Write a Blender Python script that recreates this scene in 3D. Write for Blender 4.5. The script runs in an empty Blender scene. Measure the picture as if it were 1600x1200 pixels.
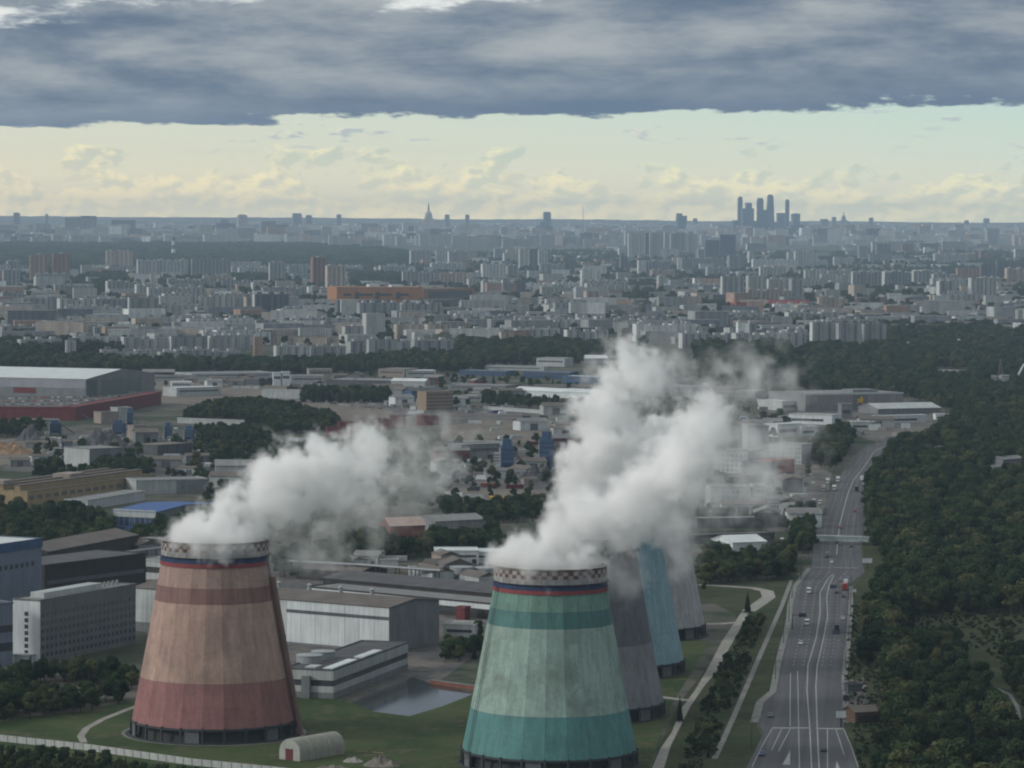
import bpy, bmesh, math, random
import numpy as np
from mathutils import Vector, Matrix, noise as mnoise

rnd = random.Random(7)
R = math.radians
S = bpy.context.scene
COL = S.collection

# ------------------------------------------------------------------ camera
F = 5600.0                # focal length in pixels of the 1600 px wide photograph
CAMZ = 180.0
HORIZ = 344.0
PITCH = math.atan((600 - HORIZ) / F)
ROLL = R(0.38)
cam_d = bpy.data.cameras.new('camera')
cam_d.sensor_width = 36.0
cam_d.lens = 36.0 * F / 1600.0
cam_d.clip_start = 1.0
cam_d.clip_end = 200000.0
cam = bpy.data.objects.new('camera', cam_d)
COL.objects.link(cam)
CM = Matrix.Rotation(math.pi / 2 - PITCH, 4, 'X') @ Matrix.Rotation(ROLL, 4, 'Z')
cam.matrix_world = Matrix.Translation((0, 0, CAMZ)) @ CM
S.camera = cam

# ------------------------------------------------------------------ world
SUN_AZ, SUN_EL = R(-104), R(24)          # azimuth from the view direction, negative = left
world = bpy.data.worlds.new('World')
S.world = world
world.use_nodes = True


class NT:
    """small helper for building node trees"""
    def __init__(self, tree):
        self.t = tree
        tree.nodes.clear()

    def n(self, typ, **kw):
        nd = self.t.nodes.new(typ)
        for k, v in kw.items():
            setattr(nd, k, v)
        return nd

    def put(self, sock, v):
        if v is None:
            return
        if isinstance(v, bpy.types.NodeSocket):
            self.t.links.new(v, sock)
        elif isinstance(v, (tuple, list)) and sock.type == 'RGBA' and len(v) == 3:
            sock.default_value = (*v, 1)
        else:
            sock.default_value = v

    def m(self, op, a, b=None, c=None, clamp=False):
        nd = self.n('ShaderNodeMath', operation=op, use_clamp=clamp)
        for i, v in enumerate((a, b, c)):
            self.put(nd.inputs[i], v)
        return nd.outputs[0]

    def step(self, v, a, b):
        nd = self.n('ShaderNodeMapRange', interpolation_type='SMOOTHSTEP')
        self.put(nd.inputs[0], v)
        self.put(nd.inputs[1], a)
        self.put(nd.inputs[2], b)
        return nd.outputs[0]

    def lin(self, v, a, b, c, d):
        nd = self.n('ShaderNodeMapRange')
        for i, x in enumerate((v, a, b, c, d)):
            self.put(nd.inputs[i], x)
        return nd.outputs[0]

    def mix(self, f, a, b, blend='MIX'):
        nd = self.n('ShaderNodeMix', data_type='RGBA', blend_type=blend)
        self.put(nd.inputs[0], f)
        self.put(nd.inputs[6], a)
        self.put(nd.inputs[7], b)
        return nd.outputs[2]

    def noise(self, vec, scale, detail=4, rough=0.55, dist=0.0, dim='3D'):
        nd = self.n('ShaderNodeTexNoise', noise_dimensions=dim)
        self.put(nd.inputs['Vector'], vec)
        nd.inputs['Scale'].default_value = scale
        nd.inputs['Detail'].default_value = detail
        nd.inputs['Roughness'].default_value = rough
        nd.inputs['Distortion'].default_value = dist
        return nd.outputs[0]

    def xyz(self, x, y, z=0.0):
        nd = self.n('ShaderNodeCombineXYZ')
        for i, v in enumerate((x, y, z)):
            self.put(nd.inputs[i], v)
        return nd.outputs[0]


def build_world():
    g = NT(world.node_tree)
    tc = g.n('ShaderNodeTexCoord')
    sep = g.n('ShaderNodeSeparateXYZ')
    g.put(sep.inputs[0], tc.outputs['Generated'])
    x, y, z = sep.outputs
    el = g.m('MULTIPLY', g.m('ARCSINE', z), 180 / math.pi)           # degrees
    az = g.m('MULTIPLY', g.m('ARCTAN2', x, y), 180 / math.pi)
    sky = g.n('ShaderNodeTexSky', sky_type='NISHITA', sun_disc=False)
    sky.sun_elevation = SUN_EL
    sky.sun_rotation = SUN_AZ
    sky.altitude = 200
    sky.dust_density = 1.6
    nish = g.mix(1.0, sky.outputs[0], (0.10, 0.10, 0.10), 'MULTIPLY')
    # bright veil towards the horizon, warmer towards the sun's side
    warm = g.lin(az, -9.0, 9.0, 1.0, 0.0)
    veil = g.mix(warm, (1.28, 1.18, 0.76), (1.46, 1.20, 0.70))
    for e0, e1, right, left in ((0.08, 0.5, (0.97, 0.95, 0.71), (1.09, 0.96, 0.65)), (0.5, 1.05, (0.76, 0.85, 0.70), (0.87, 0.83, 0.63)), (1.05, 1.9, (0.60, 0.79, 0.72), (0.74, 0.80, 0.67))):
        veil = g.mix(g.lin(el, e0, e1, 0, 1), veil, g.mix(warm, right, left))
    clear = g.mix(g.lin(el, 1.0, 40.0, 0.92, 0.0), nish, veil)
    # heaped clouds low in the clear strip, and small torn ones under the deck
    cu = g.xyz(az, g.m('MULTIPLY', el, 1.75), 3.3)
    n1 = g.noise(cu, 0.9, 9, 0.6, 0.1)
    cu2 = g.xyz(g.m('ADD', az, 0.10), g.m('ADD', g.m('MULTIPLY', el, 1.75), -0.16), 3.3)
    n2 = g.noise(cu2, 0.9, 7, 0.6, 0.1)
    thr = g.lin(el, 0.0, 1.7, 0.30, 0.72)
    body = g.step(g.m('SUBTRACT', n1, thr), -0.01, 0.06)
    lit = g.step(g.m('SUBTRACT', n1, n2), -0.07, 0.07)
    bright = g.mix(1.0, clear, (1.30, 1.20, 0.98), 'MULTIPLY')
    shade = g.mix(1.0, clear, (0.82, 0.87, 0.91), 'MULTIPLY')
    clear = g.mix(g.m('MULTIPLY', body, g.lin(el, 0.1, 0.9, 0.55, 0.95)), clear, g.mix(lit, bright, shade))
    torn = g.noise(g.xyz(g.m('MULTIPLY', az, 0.8), g.m('MULTIPLY', el, 3.4), 9.7), 1.0, 7, 0.6, 0.1)
    torn2 = g.noise(g.xyz(g.m('ADD', g.m('MULTIPLY', az, 0.8), 0.08), g.m('SUBTRACT', g.m('MULTIPLY', el, 3.4), 0.2), 9.7), 1.0, 5, 0.6, 0.1)
    band = g.m('MULTIPLY', g.step(el, 0.95, 1.35), g.step(el, 2.0, 1.6))
    tm = g.m('MULTIPLY', g.step(torn, 0.585, 0.67), band)
    tcol = g.mix(g.step(g.m('SUBTRACT', torn, torn2), -0.06, 0.06), (0.95, 0.90, 0.72), (0.46, 0.52, 0.56))
    clear = g.mix(g.m('MULTIPLY', tm, 0.8), clear, tcol)
    # cloud deck: a layer at height 1 above the viewer, p = position on the layer
    zc = g.m('MAXIMUM', z, 0.004)
    px, py = g.m('DIVIDE', x, zc), g.m('DIVIDE', y, zc)
    pv = g.xyz(px, py, 0.0)
    edge = g.m('SUBTRACT', 34.2, g.m('MULTIPLY', px, 1.12))
    en = g.noise(g.xyz(px, g.m('MULTIPLY', py, 0.25), 5.0), 0.55, 5, 0.55)
    en = g.m('MULTIPLY', g.m('SUBTRACT', en, 0.5), 13.0)
    rag = g.noise(g.xyz(g.m('MULTIPLY', az, 1.0), g.m('MULTIPLY', el, 3.0), 2.2), 2.2, 7, 0.62)
    rag = g.m('MULTIPLY', g.m('SUBTRACT', rag, 0.5), 7.0)
    mask = g.step(g.m('SUBTRACT', g.m('ADD', g.m('ADD', edge, en), rag), py), -0.3, 1.3)
    # clouds have height, so near the horizon their forms follow the angles; higher up, the layer
    up = g.step(el, 5.0, 12.0)

    def both(z0, sa, sp, det, rough, dist):
        a = g.noise(g.xyz(g.m('MULTIPLY', az, 0.30), g.m('MULTIPLY', el, 1.25), z0), sa, det, rough, dist)
        p = g.noise(g.xyz(px, py, z0), sp, det, rough, dist)
        return g.m('ADD', g.m('MULTIPLY', a, g.m('SUBTRACT', 1.0, up)), g.m('MULTIPLY', p, up))
    d1 = both(1.7, 1.25, 1.0, 9, 0.62, 0.12)
    d2 = both(8.1, 0.7, 0.45, 4, 0.5, 0.0)
    dv = g.m('ADD', g.m('MULTIPLY', d1, 0.62), g.m('MULTIPLY', d2, 0.38))
    deck = g.mix(g.step(dv, 0.35, 0.67), (0.125, 0.18, 0.262), (0.42, 0.455, 0.47))
    edge_d = g.m('SUBTRACT', edge, py)
    deck = g.mix(g.lin(edge_d, 0.5, 12.0, 0.80, 0.0), deck, (0.125, 0.19, 0.285))
    # breaks in the deck; those out of view are spaced to set the light
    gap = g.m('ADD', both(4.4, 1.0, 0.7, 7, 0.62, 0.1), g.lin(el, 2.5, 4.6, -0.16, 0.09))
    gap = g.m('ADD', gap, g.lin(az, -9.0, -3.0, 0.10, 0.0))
    gap = g.m('ADD', gap, g.lin(el, 4.4, 6.5, 0.0, -0.10))  # fewer breaks just above the view, to darken the pond's reflection
    gap = g.m('ADD', gap, g.lin(el, 15.0, 40.0, 0.0, 0.10))  # more breaks overhead, put in to keep up the ambient light
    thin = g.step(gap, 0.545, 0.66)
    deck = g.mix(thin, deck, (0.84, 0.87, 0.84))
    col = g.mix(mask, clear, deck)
    # below the horizon: a dull ground tone
    col = g.mix(g.step(el, -0.6, -0.05), (0.07, 0.085, 0.10), col)
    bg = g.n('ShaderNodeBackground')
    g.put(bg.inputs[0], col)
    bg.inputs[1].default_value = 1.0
    out = g.n('ShaderNodeOutputWorld')
    g.t.links.new(bg.outputs[0], out.inputs[0])


build_world()

sun_d = bpy.data.lights.new('sun', 'SUN')
sun_d.energy = 1.75
sun_d.angle = R(14)
sun_d.color = (1.0, 0.96, 0.90)
sun = bpy.data.objects.new('sun', sun_d)
COL.objects.link(sun)
sdir = Vector((math.sin(SUN_AZ) * math.cos(SUN_EL), math.cos(SUN_AZ) * math.cos(SUN_EL), math.sin(SUN_EL)))
sun.rotation_euler = sdir.to_track_quat('Z', 'Y').to_euler()

S.view_settings.view_transform = 'Standard'
S.view_settings.look = 'None'
S.view_settings.exposure = 0.0
S.view_settings.gamma = 1.0
S.view_settings.use_curve_mapping = False
S.render.engine = 'CYCLES'
cy = S.cycles
cy.max_bounces = 20
cy.diffuse_bounces = 2
cy.glossy_bounces = 2
cy.transmission_bounces = 2
cy.transparent_max_bounces = 12
cy.volume_bounces = 18
cy.volume_step_rate = 1.0
cy.volume_max_steps = 256
cy.use_denoising = True
cy.caustics_reflective = False
cy.caustics_refractive = False
cy.pixel_filter_type = 'BLACKMAN_HARRIS'
cy.filter_width = 2.1
cy.sample_clamp_indirect = 4.0

# ------------------------------------------------------------------ pixel to place
def ray(px, py):
    return CM.to_3x3() @ Vector(((px - 800) / F, -(py - 600) / F, -1.0))


TERR_Y = (-5000, 13000, 20000, 28000, 36000, 37500, 40500)
TERR_Z = (0, 0, 42, 107, 170, 172, 60)


def terrain(y):
    """the plain rises gently towards the ridge on the horizon"""
    return float(np.interp(y, TERR_Y, TERR_Z))


def G(px, py, z=0.0):
    """ground point seen at a pixel of the photograph"""
    d = ray(px, py)
    t = (z - CAMZ) / d.z if d.z < -1e-5 else 1e7
    if t < 0 or d.y * t > 13000:
        lo, hi = 10000.0, 36500.0
        for _ in range(40):
            t = (lo + hi) / 2
            if CAMZ + d.z * t > terrain(d.y * t) + z:
                lo = t
            else:
                hi = t
        return Vector((d.x * t, d.y * t, terrain(d.y * t) + z))
    return Vector((d.x * t, d.y * t, z))


def dist(p):
    return math.hypot(p.x, p.y)


def Zat(px, py, hd):
    """height seen at a pixel at horizontal distance hd"""
    d = ray(px, py)
    return CAMZ + hd * d.z / math.hypot(d.x, d.y)


CMI = CM.to_3x3().inverted()
CMIn = np.array(CMI)


def project(P):
    """(n,3) world points to pixels"""
    P = np.asarray(P, float) - np.array([0, 0, CAMZ])
    c = P @ CMIn.T
    zz = -c[:, 2]
    zz[zz < 1] = 1
    return np.stack([800 + F * c[:, 0] / zz, 600 - F * c[:, 1] / zz], 1)


def inside(pts, poly):
    x, y = pts[:, 0], pts[:, 1]
    r = np.zeros(len(pts), bool)
    n = len(poly)
    for i in range(n):
        x0, y0 = poly[i]
        x1, y1 = poly[(i + 1) % n]
        if y0 == y1:
            continue
        c = ((y0 > y) != (y1 > y)) & (x < (x1 - x0) * (y - y0) / (y1 - y0) + x0)
        r ^= c
    return r


# ------------------------------------------------------------------ materials
MATS = {}


def lin(r, g, b):
    return tuple(((v / 255) / 12.92 if v / 255 <= .04045 else ((v / 255 + .055) / 1.055) ** 2.4) for v in (r, g, b))


def new_mat(name):
    m = bpy.data.materials.new(name)
    m.use_nodes = True
    return m, NT(m.node_tree)


def finish(g, col, rough=0.85, spec=0.25, bump=None, bstr=0.3, metal=0.0):
    p = g.n('ShaderNodeBsdfPrincipled')
    g.put(p.inputs['Base Color'], col)
    g.put(p.inputs['Roughness'], rough)
    p.inputs['Specular IOR Level'].default_value = spec
    p.inputs['Metallic'].default_value = metal
    if bump is not None:
        b = g.n('ShaderNodeBump')
        b.inputs['Strength'].default_value = bstr
        b.inputs['Distance'].default_value = 0.3
        g.put(b.inputs['Height'], bump)
        g.t.links.new(b.outputs[0], p.inputs['Normal'])
    o = g.n('ShaderNodeOutputMaterial')
    g.t.links.new(p.outputs[0], o.inputs[0])


def plain(name, col, var=0.25, scale=0.25, rough=0.85, spec=0.25, streak=0.0, vary=0.0, metal=0.0):
    """weathered surface: base colour broken by blotches and, if asked, streaks running down"""
    if name in MATS:
        return MATS[name]
    m, g = new_mat(name)
    tc = g.n('ShaderNodeTexCoord')
    v = tc.outputs['Object']
    n = g.noise(v, scale, 6, 0.62)
    f = g.lin(n, 0.3, 0.7, 1 - var, 1 + var * 0.7)
    if streak:
        sp = g.n('ShaderNodeSeparateXYZ')
        g.put(sp.inputs[0], v)
        sv = g.xyz(g.m('MULTIPLY', sp.outputs[0], 1.0), g.m('MULTIPLY', sp.outputs[1], 1.0), g.m('MULTIPLY', sp.outputs[2], 0.06))
        n2 = g.noise(sv, 0.9, 4, 0.6)
        f = g.m('MULTIPLY', f, g.lin(n2, 0.35, 0.7, 1 - streak, 1 + streak * 0.3))
    if vary:
        oi = g.n('ShaderNodeObjectInfo')
        f = g.m('MULTIPLY', f, g.lin(oi.outputs['Random'], 0, 1, 1 - vary, 1 + vary))
    col = tuple(c * k for c, k in zip(col, (0.80, 0.84, 0.865)))     # every base colour scaled down a little and cooled
    col2 = g.mix(1.0, col, g.xyz(f, f, f), 'MULTIPLY')
    finish(g, col2, rough, spec, metal=metal)
    MATS[name] = m
    return m


def facade(name, col, win=(0.05, 0.06, 0.075), fl=2.9, bay=3.2, amount=0.75, band=0.0):
    """panel-built wall: rows of window openings too far away to be pieces, panel tone differences, rain streaks"""
    if name in MATS:
        return MATS[name]
    m, g = new_mat(name)
    tc = g.n('ShaderNodeTexCoord')
    sp = g.n('ShaderNodeSeparateXYZ')
    g.put(sp.inputs[0], tc.outputs['Object'])
    x, y, z = sp.outputs
    sn = g.n('ShaderNodeSeparateXYZ')
    g.put(sn.inputs[0], tc.outputs['Normal'])
    front = g.m('GREATER_THAN', g.m('ABSOLUTE', sn.outputs[1]), 0.6)
    top = g.m('GREATER_THAN', g.m('ABSOLUTE', sn.outputs[2]), 0.6)
    u = g.m('ADD', g.m('MULTIPLY', x, front), g.m('MULTIPLY', y, g.m('SUBTRACT', 1.0, front)))
    fu = g.m('FRACT', g.m('DIVIDE', g.m('ADD', u, 1000), bay))
    fz = g.m('FRACT', g.m('DIVIDE', g.m('ADD', z, 0.3), fl))
    wx = g.m('LESS_THAN', g.m('ABSOLUTE', g.m('SUBTRACT', fu, 0.5)), 0.27)
    wz = g.m('LESS_THAN', g.m('ABSOLUTE', g.m('SUBTRACT', fz, 0.55)), 0.26)
    w = g.m('MULTIPLY', g.m('MULTIPLY', wx, wz), g.m('SUBTRACT', 1.0, top))
    # end walls carry few windows
    w = g.m('MULTIPLY', w, g.lin(front, 0, 1, 0.25, 1.0))
    # every bay and floor has a tone of its own
    cell = g.xyz(g.m('FLOOR', g.m('DIVIDE', u, bay * 2)), g.m('FLOOR', g.m('DIVIDE', z, fl * 3)), 0)
    wn = g.n('ShaderNodeTexWhiteNoise', noise_dimensions='3D')
    g.put(wn.inputs['Vector'], cell)
    stripe = g.n('ShaderNodeTexWhiteNoise', noise_dimensions='1D')
    g.put(stripe.inputs['W'], g.m('FLOOR', g.m('DIVIDE', u, bay * 1.5)))
    f = g.m('ADD', g.lin(wn.outputs[0], 0, 1, 0.9, 1.08), g.lin(stripe.outputs[0], 0, 1, -0.16, 0.14))
    oi = g.n('ShaderNodeObjectInfo')
    f = g.m('MULTIPLY', f, g.lin(oi.outputs['Random'], 0, 1, 0.82, 1.15))
    n2 = g.noise(g.xyz(x, y, g.m('MULTIPLY', z, 0.1)), 0.25, 4, 0.6)
    f = g.m('MULTIPLY', f, g.lin(n2, 0.3, 0.7, 0.85, 1.1))
    col = tuple(c * k for c, k in zip(col, (1.14, 1.18, 1.19)))
    c = g.mix(1.0, col, g.xyz(f, f, f), 'MULTIPLY')
    c = g.mix(g.m('MULTIPLY', w, amount), c, win)
    finish(g, c, 0.8, 0.3)
    MATS[name] = m
    return m


def foliage(name, a, b, dry=None):
    m, g = new_mat(name)
    oi = g.n('ShaderNodeObjectInfo')
    tc = g.n('ShaderNodeTexCoord')
    n = g.noise(tc.outputs['Object'], 0.55, 4, 0.6)
    f = g.m('ADD', g.m('MULTIPLY', n, 0.45), g.m('MULTIPLY', oi.outputs['Random'], 0.75))
    c = g.mix(g.lin(f, 0.2, 1.0, 0, 1), a, b)
    if dry:
        c = g.mix(g.step(oi.outputs['Random'], 0.86, 0.9), c, dry)
    d = g.n('ShaderNodeBsdfDiffuse')
    g.put(d.inputs[0], c)
    t = g.n('ShaderNodeBsdfTranslucent')
    g.put(t.inputs[0], c)
    mx = g.n('ShaderNodeMixShader')
    mx.inputs[0].default_value = 0.2
    g.t.links.new(d.outputs[0], mx.inputs[1])
    g.t.links.new(t.outputs[0], mx.inputs[2])
    o = g.n('ShaderNodeOutputMaterial')
    g.t.links.new(mx.outputs[0], o.inputs[0])
    return m


def ground_mat(name, cols, scale, fine=2.0, rough=0.95):
    """patchy ground: three tones mixed by blotches of two sizes"""
    m, g = new_mat(name)
    tc = g.n('ShaderNodeTexCoord')
    v = tc.outputs['Object']
    n1 = g.noise(v, scale, 7, 0.62, 0.4)
    n2 = g.noise(v, scale * 4.3, 6, 0.65)
    n3 = g.noise(v, fine, 4, 0.7)
    cols = [tuple(c * k for c, k in zip(q, (0.86, 0.88, 0.89))) for q in cols]
    c = g.mix(g.step(n1, 0.38, 0.62), cols[0], cols[1])
    c = g.mix(g.step(n2, 0.50, 0.68), c, cols[2])
    f = g.lin(n3, 0.25, 0.75, 0.72, 1.25)
    c = g.mix(1.0, c, g.xyz(f, f, f), 'MULTIPLY')
    finish(g, c, rough, 0.1)
    return m


M_GROUND = ground_mat('ground_earth', ((0.045, 0.060, 0.036), (0.125, 0.115, 0.10), (0.030, 0.046, 0.026)), 0.010, 0.08)
M_LAWN = ground_mat('lawn_turf', ((0.036, 0.062, 0.022), (0.066, 0.088, 0.034), (0.105, 0.096, 0.058)), 0.022, 0.45)
M_ROUGH = ground_mat('rough_turf', ((0.034, 0.050, 0.022), (0.062, 0.066, 0.034), (0.026, 0.040, 0.019)), 0.02, 0.4)
M_ROAD = ground_mat('asphalt', ((0.088, 0.088, 0.098), (0.105, 0.104, 0.112), (0.072, 0.072, 0.082)), 0.02, 0.35, 0.8)
M_PAVE = ground_mat('paving', ((0.20, 0.20, 0.195), (0.24, 0.235, 0.225), (0.17, 0.17, 0.17)), 0.05, 0.5)
M_CONC = ground_mat('concrete_slabs', ((0.33, 0.315, 0.29), (0.27, 0.26, 0.24), (0.38, 0.36, 0.33)), 0.06, 0.6)
M_SAND = ground_mat('sandy_soil', ((0.20, 0.175, 0.15), (0.155, 0.135, 0.12), (0.24, 0.21, 0.175)), 0.015, 0.2)
M_YARD = ground_mat('yard_hardstanding', ((0.105, 0.104, 0.108), (0.19, 0.165, 0.145), (0.065, 0.066, 0.066)), 0.03, 0.2)
M_GRAVEL = ground_mat('gravel_heap', ((0.085, 0.088, 0.098), (0.12, 0.12, 0.125), (0.07, 0.07, 0.08)), 0.06, 0.6)
M_SANDHEAP = ground_mat('sand_heap', ((0.33, 0.21, 0.13), (0.27, 0.17, 0.11), (0.36, 0.25, 0.17)), 0.06, 0.6)
M_HILL = ground_mat('hill_woods', ((0.05, 0.065, 0.06), (0.075, 0.085, 0.08), (0.10, 0.10, 0.10)), 0.0012, 0.01)
M_PAINT = plain('road_paint', (0.40, 0.40, 0.39), 0.3, 0.5)
M_TREE = foliage('leaves_deciduous', (0.018, 0.038, 0.020), (0.068, 0.098, 0.046), (0.098, 0.110, 0.052))
M_CONIFER = foliage('needles', (0.011, 0.021, 0.016), (0.022, 0.035, 0.024))
M_BUSH = foliage('leaves_bush', (0.018, 0.030, 0.016), (0.042, 0.058, 0.028))
M_BARK = plain('bark', (0.075, 0.062, 0.05), 0.35, 1.2)
M_WHITE = plain('white_panel', (0.70, 0.72, 0.72), 0.12, 0.12, streak=0.18, vary=0.08)
M_PALE = plain('pale_panel', (0.50, 0.51, 0.50), 0.15, 0.12, streak=0.2, vary=0.1)
M_GREY = plain('grey_panel', (0.235, 0.24, 0.245), 0.18, 0.12, streak=0.2, vary=0.12)
M_DGREY = plain('dark_grey_panel', (0.115, 0.12, 0.13), 0.25, 0.12, streak=0.2, vary=0.15)
M_TAR = plain('tar_roof', (0.105, 0.10, 0.105), 0.3, 0.15, vary=0.15)
M_ROOFG = plain('grey_roof', (0.23, 0.225, 0.22), 0.22, 0.15, vary=0.15)
M_ROOFB = plain('brown_roof', (0.16, 0.135, 0.12), 0.25, 0.12)
M_ROOFW = plain('white_roof', (0.68, 0.69, 0.68), 0.12, 0.1, vary=0.05)
M_GLASS = plain('window_glass', (0.055, 0.065, 0.075), 0.3, 0.5, rough=0.25, spec=0.5)
M_STEEL = plain('galvanised_steel', (0.33, 0.34, 0.35), 0.15, 0.5, rough=0.5, spec=0.4)
M_DSTEEL = plain('dark_steel', (0.05, 0.05, 0.055), 0.2, 0.5, rough=0.6)
M_BRICKR = plain('red_brick', (0.26, 0.105, 0.08), 0.22, 0.4, streak=0.15)
M_RED = plain('red_cladding', (0.185, 0.045, 0.048), 0.2, 0.2, streak=0.15, vary=0.15)
M_ORANGE = plain('orange_cladding', (0.46, 0.205, 0.085), 0.16, 0.1, streak=0.15, vary=0.06)
M_OCHRE = plain('ochre_wall', (0.40, 0.29, 0.165), 0.16, 0.2, streak=0.2)
M_BUFF = plain('buff_brick', (0.32, 0.235, 0.165), 0.18, 0.3, streak=0.15)
M_PINK = plain('pinkish_wall', (0.36, 0.29, 0.255), 0.16, 0.2, streak=0.15)
M_BLUE = plain('blue_cladding', (0.065, 0.12, 0.22), 0.2, 0.25, streak=0.2, vary=0.15)
M_BLUEROOF = plain('blue_roof', (0.075, 0.14, 0.32), 0.14, 0.2)
M_BGREY = plain('blue_grey_wall', (0.21, 0.24, 0.30), 0.15, 0.1, streak=0.2)
M_BROWN = plain('brown_industrial', (0.058, 0.05, 0.050), 0.3, 0.15, streak=0.25, vary=0.2)
M_RUBBER = plain('tyre_rubber', (0.02, 0.02, 0.02), 0.2, 2)


# ------------------------------------------------------------------ mesh builder and object helpers
class MB:
    def __init__(self):
        self.v, self.f, self.mi = [], [], []

    def face(self, pts, mi=0):
        b = len(self.v)
        self.v.extend([tuple(p) for p in pts])
        self.f.append(tuple(range(b, b + len(pts))))
        self.mi.append(mi)

    def poly_faces(self, verts, faces, mi=0):
        b = len(self.v)
        self.v.extend([tuple(p) for p in verts])
        for f in faces:
            self.f.append(tuple(b + i for i in f))
            self.mi.append(mi)

    def box(self, x0, x1, y0, y1, z0, z1, mi=0, top=None):
        vs = [(x0, y0, z0), (x1, y0, z0), (x1, y1, z0), (x0, y1, z0), (x0, y0, z1), (x1, y0, z1), (x1, y1, z1), (x0, y1, z1)]
        self.poly_faces(vs, [(0, 3, 2, 1), (0, 1, 5, 4), (1, 2, 6, 5), (2, 3, 7, 6), (3, 0, 4, 7)], mi)
        self.poly_faces(vs[4:], [(0, 1, 2, 3)], mi if top is None else top)
        return self

    def prism(self, poly, z0, z1, mi=0):
        n = len(poly)
        vs = [(p[0], p[1], z0) for p in poly] + [(p[0], p[1], z1) for p in poly]
        self.poly_faces(vs, [tuple(range(n - 1, -1, -1)), tuple(range(n, 2 * n))] + [(i, (i + 1) % n, n + (i + 1) % n, n + i) for i in range(n)], mi)
        return self

    def lathe(self, prof, n=24, cx=0, cy=0, mi=0, cap=True):
        vs = []
        for r, z in prof:
            for i in range(n):
                a = 2 * math.pi * i / n
                vs.append((cx + r * math.cos(a), cy + r * math.sin(a), z))
        fs = []
        for k in range(len(prof) - 1):
            for i in range(n):
                j = (i + 1) % n
                fs.append((k * n + i, k * n + j, (k + 1) * n + j, (k + 1) * n + i))
        if cap:
            fs.append(tuple(range((len(prof) - 1) * n, len(prof) * n)))
        self.poly_faces(vs, fs, mi)
        return self

    def tube(self, a, b, r0, r1=None, n=6, mi=0):
        r1 = r0 if r1 is None else r1
        a, b = Vector(a), Vector(b)
        q = (b - a).to_track_quat('Z', 'Y')
        vs = []
        for p, r in ((a, r0), (b, r1)):
            for i in range(n):
                t = 2 * math.pi * i / n
                vs.append(p + q @ Vector((r * math.cos(t), r * math.sin(t), 0)))
        fs = [(i, (i + 1) % n, n + (i + 1) % n, n + i) for i in range(n)] + [tuple(range(n - 1, -1, -1)), tuple(range(n, 2 * n))]
        self.poly_faces(vs, fs, mi)
        return self

    def mesh(self, name, mats):
        me = bpy.data.meshes.new(name)
        me.from_pydata(self.v, [], self.f)
        for m in (mats if isinstance(mats, (list, tuple)) else [mats]):
            me.materials.append(m)
        if any(self.mi):
            me.polygons.foreach_set('material_index', self.mi)
        me.update()
        return me

    def build(self, name, mats, parent=None, loc=(0, 0, 0), rotz=0.0):
        return put(name, self.mesh(name, mats), parent, loc, rotz)


def put(name, me, parent=None, loc=(0, 0, 0), rotz=0.0):
    o = bpy.data.objects.new(name, me)
    COL.objects.link(o)
    o.location = loc
    o.rotation_euler = (0, 0, rotz)
    if parent is not None:
        o.parent = parent
    return o


def tag(o, label=None, cat=None, group=None, kind=None):
    if label:
        o['label'] = label
    if cat:
        o['category'] = cat
    if group:
        o['group'] = group
    if kind:
        o['kind'] = kind
    return o


def thing(name, label, cat, loc=(0, 0, 0), rotz=0.0, group=None):
    o = bpy.data.objects.new(name, None)
    o.empty_display_size = 1
    COL.objects.link(o)
    o.location = loc
    o.rotation_euler = (0, 0, rotz)
    return tag(o, label, cat, group)


def structure(name, mb, mats, label=None, loc=(0, 0, 0)):
    o = mb.build(name, mats, None, loc)
    tag(o, label, None, None, 'structure')
    return o


KIDS = {}


def dup(root, loc, rotz=0.0, scale=None, label=None, group=None):
    """copy of a thing with its parts and sub-parts"""
    r = root.copy()
    COL.objects.link(r)
    r.location = loc
    r.rotation_euler = (0, 0, rotz)
    if scale:
        r.scale = scale
    if label:
        r['label'] = label
    if group:
        r['group'] = group
    if root.name not in KIDS:
        KIDS[root.name] = [(c, list(c.children)) for c in root.children]
    for ch, gs in KIDS[root.name]:
        c = ch.copy()
        COL.objects.link(c)
        c.parent = r
        for gch in gs:
            d = gch.copy()
            COL.objects.link(d)
            d.parent = c
    return r


def sheet(name, pix, mat, z, label=None, sub=0):
    """a flat patch of ground given by its outline in the photograph"""
    mb = MB()
    mb.face([G(x, y, z) for x, y in pix])
    me = mb.mesh(name, mat)
    bm = bmesh.new()
    bm.from_mesh(me)
    bmesh.ops.triangulate(bm, faces=bm.faces)
    bmesh.ops.recalc_face_normals(bm, faces=bm.faces)
    for f in bm.faces:
        if f.normal.z < 0:
            f.normal_flip()
    bm.to_mesh(me)
    bm.free()
    o = put(name, me)
    tag(o, label, None, None, 'structure')
    return o


def ribbon(name, left, right, mat, z, label=None, parent=None):
    """strip between two edge lines in the photograph"""
    mb = MB()
    L = [G(x, y, z) for x, y in left]
    Rr = [G(x, y, z) for x, y in right]
    for i in range(len(L) - 1):
        mb.face([L[i], Rr[i], Rr[i + 1], L[i + 1]])
    o = mb.build(name, mat, parent)
    if parent is None:
        tag(o, label, None, None, 'structure')
    return o


def stripe_line(name, pts, w, mat, z, parent=None):
    """line of real width w along ground pixels"""
    P = [G(x, y, z) for x, y in pts]
    mb = MB()
    off = []
    for i, p in enumerate(P):
        a = P[max(0, i - 1)]
        b = P[min(len(P) - 1, i + 1)]
        t = (b - a).normalized()
        off.append(Vector((-t.y, t.x, 0)) * (w / 2))
    for i in range(len(P) - 1):
        mb.face([P[i] - off[i], P[i + 1] - off[i + 1], P[i + 1] + off[i + 1], P[i] + off[i]])
    o = mb.build(name, mat, parent)
    if parent is None:
        tag(o, None, None, None, 'structure')
    return o


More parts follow.
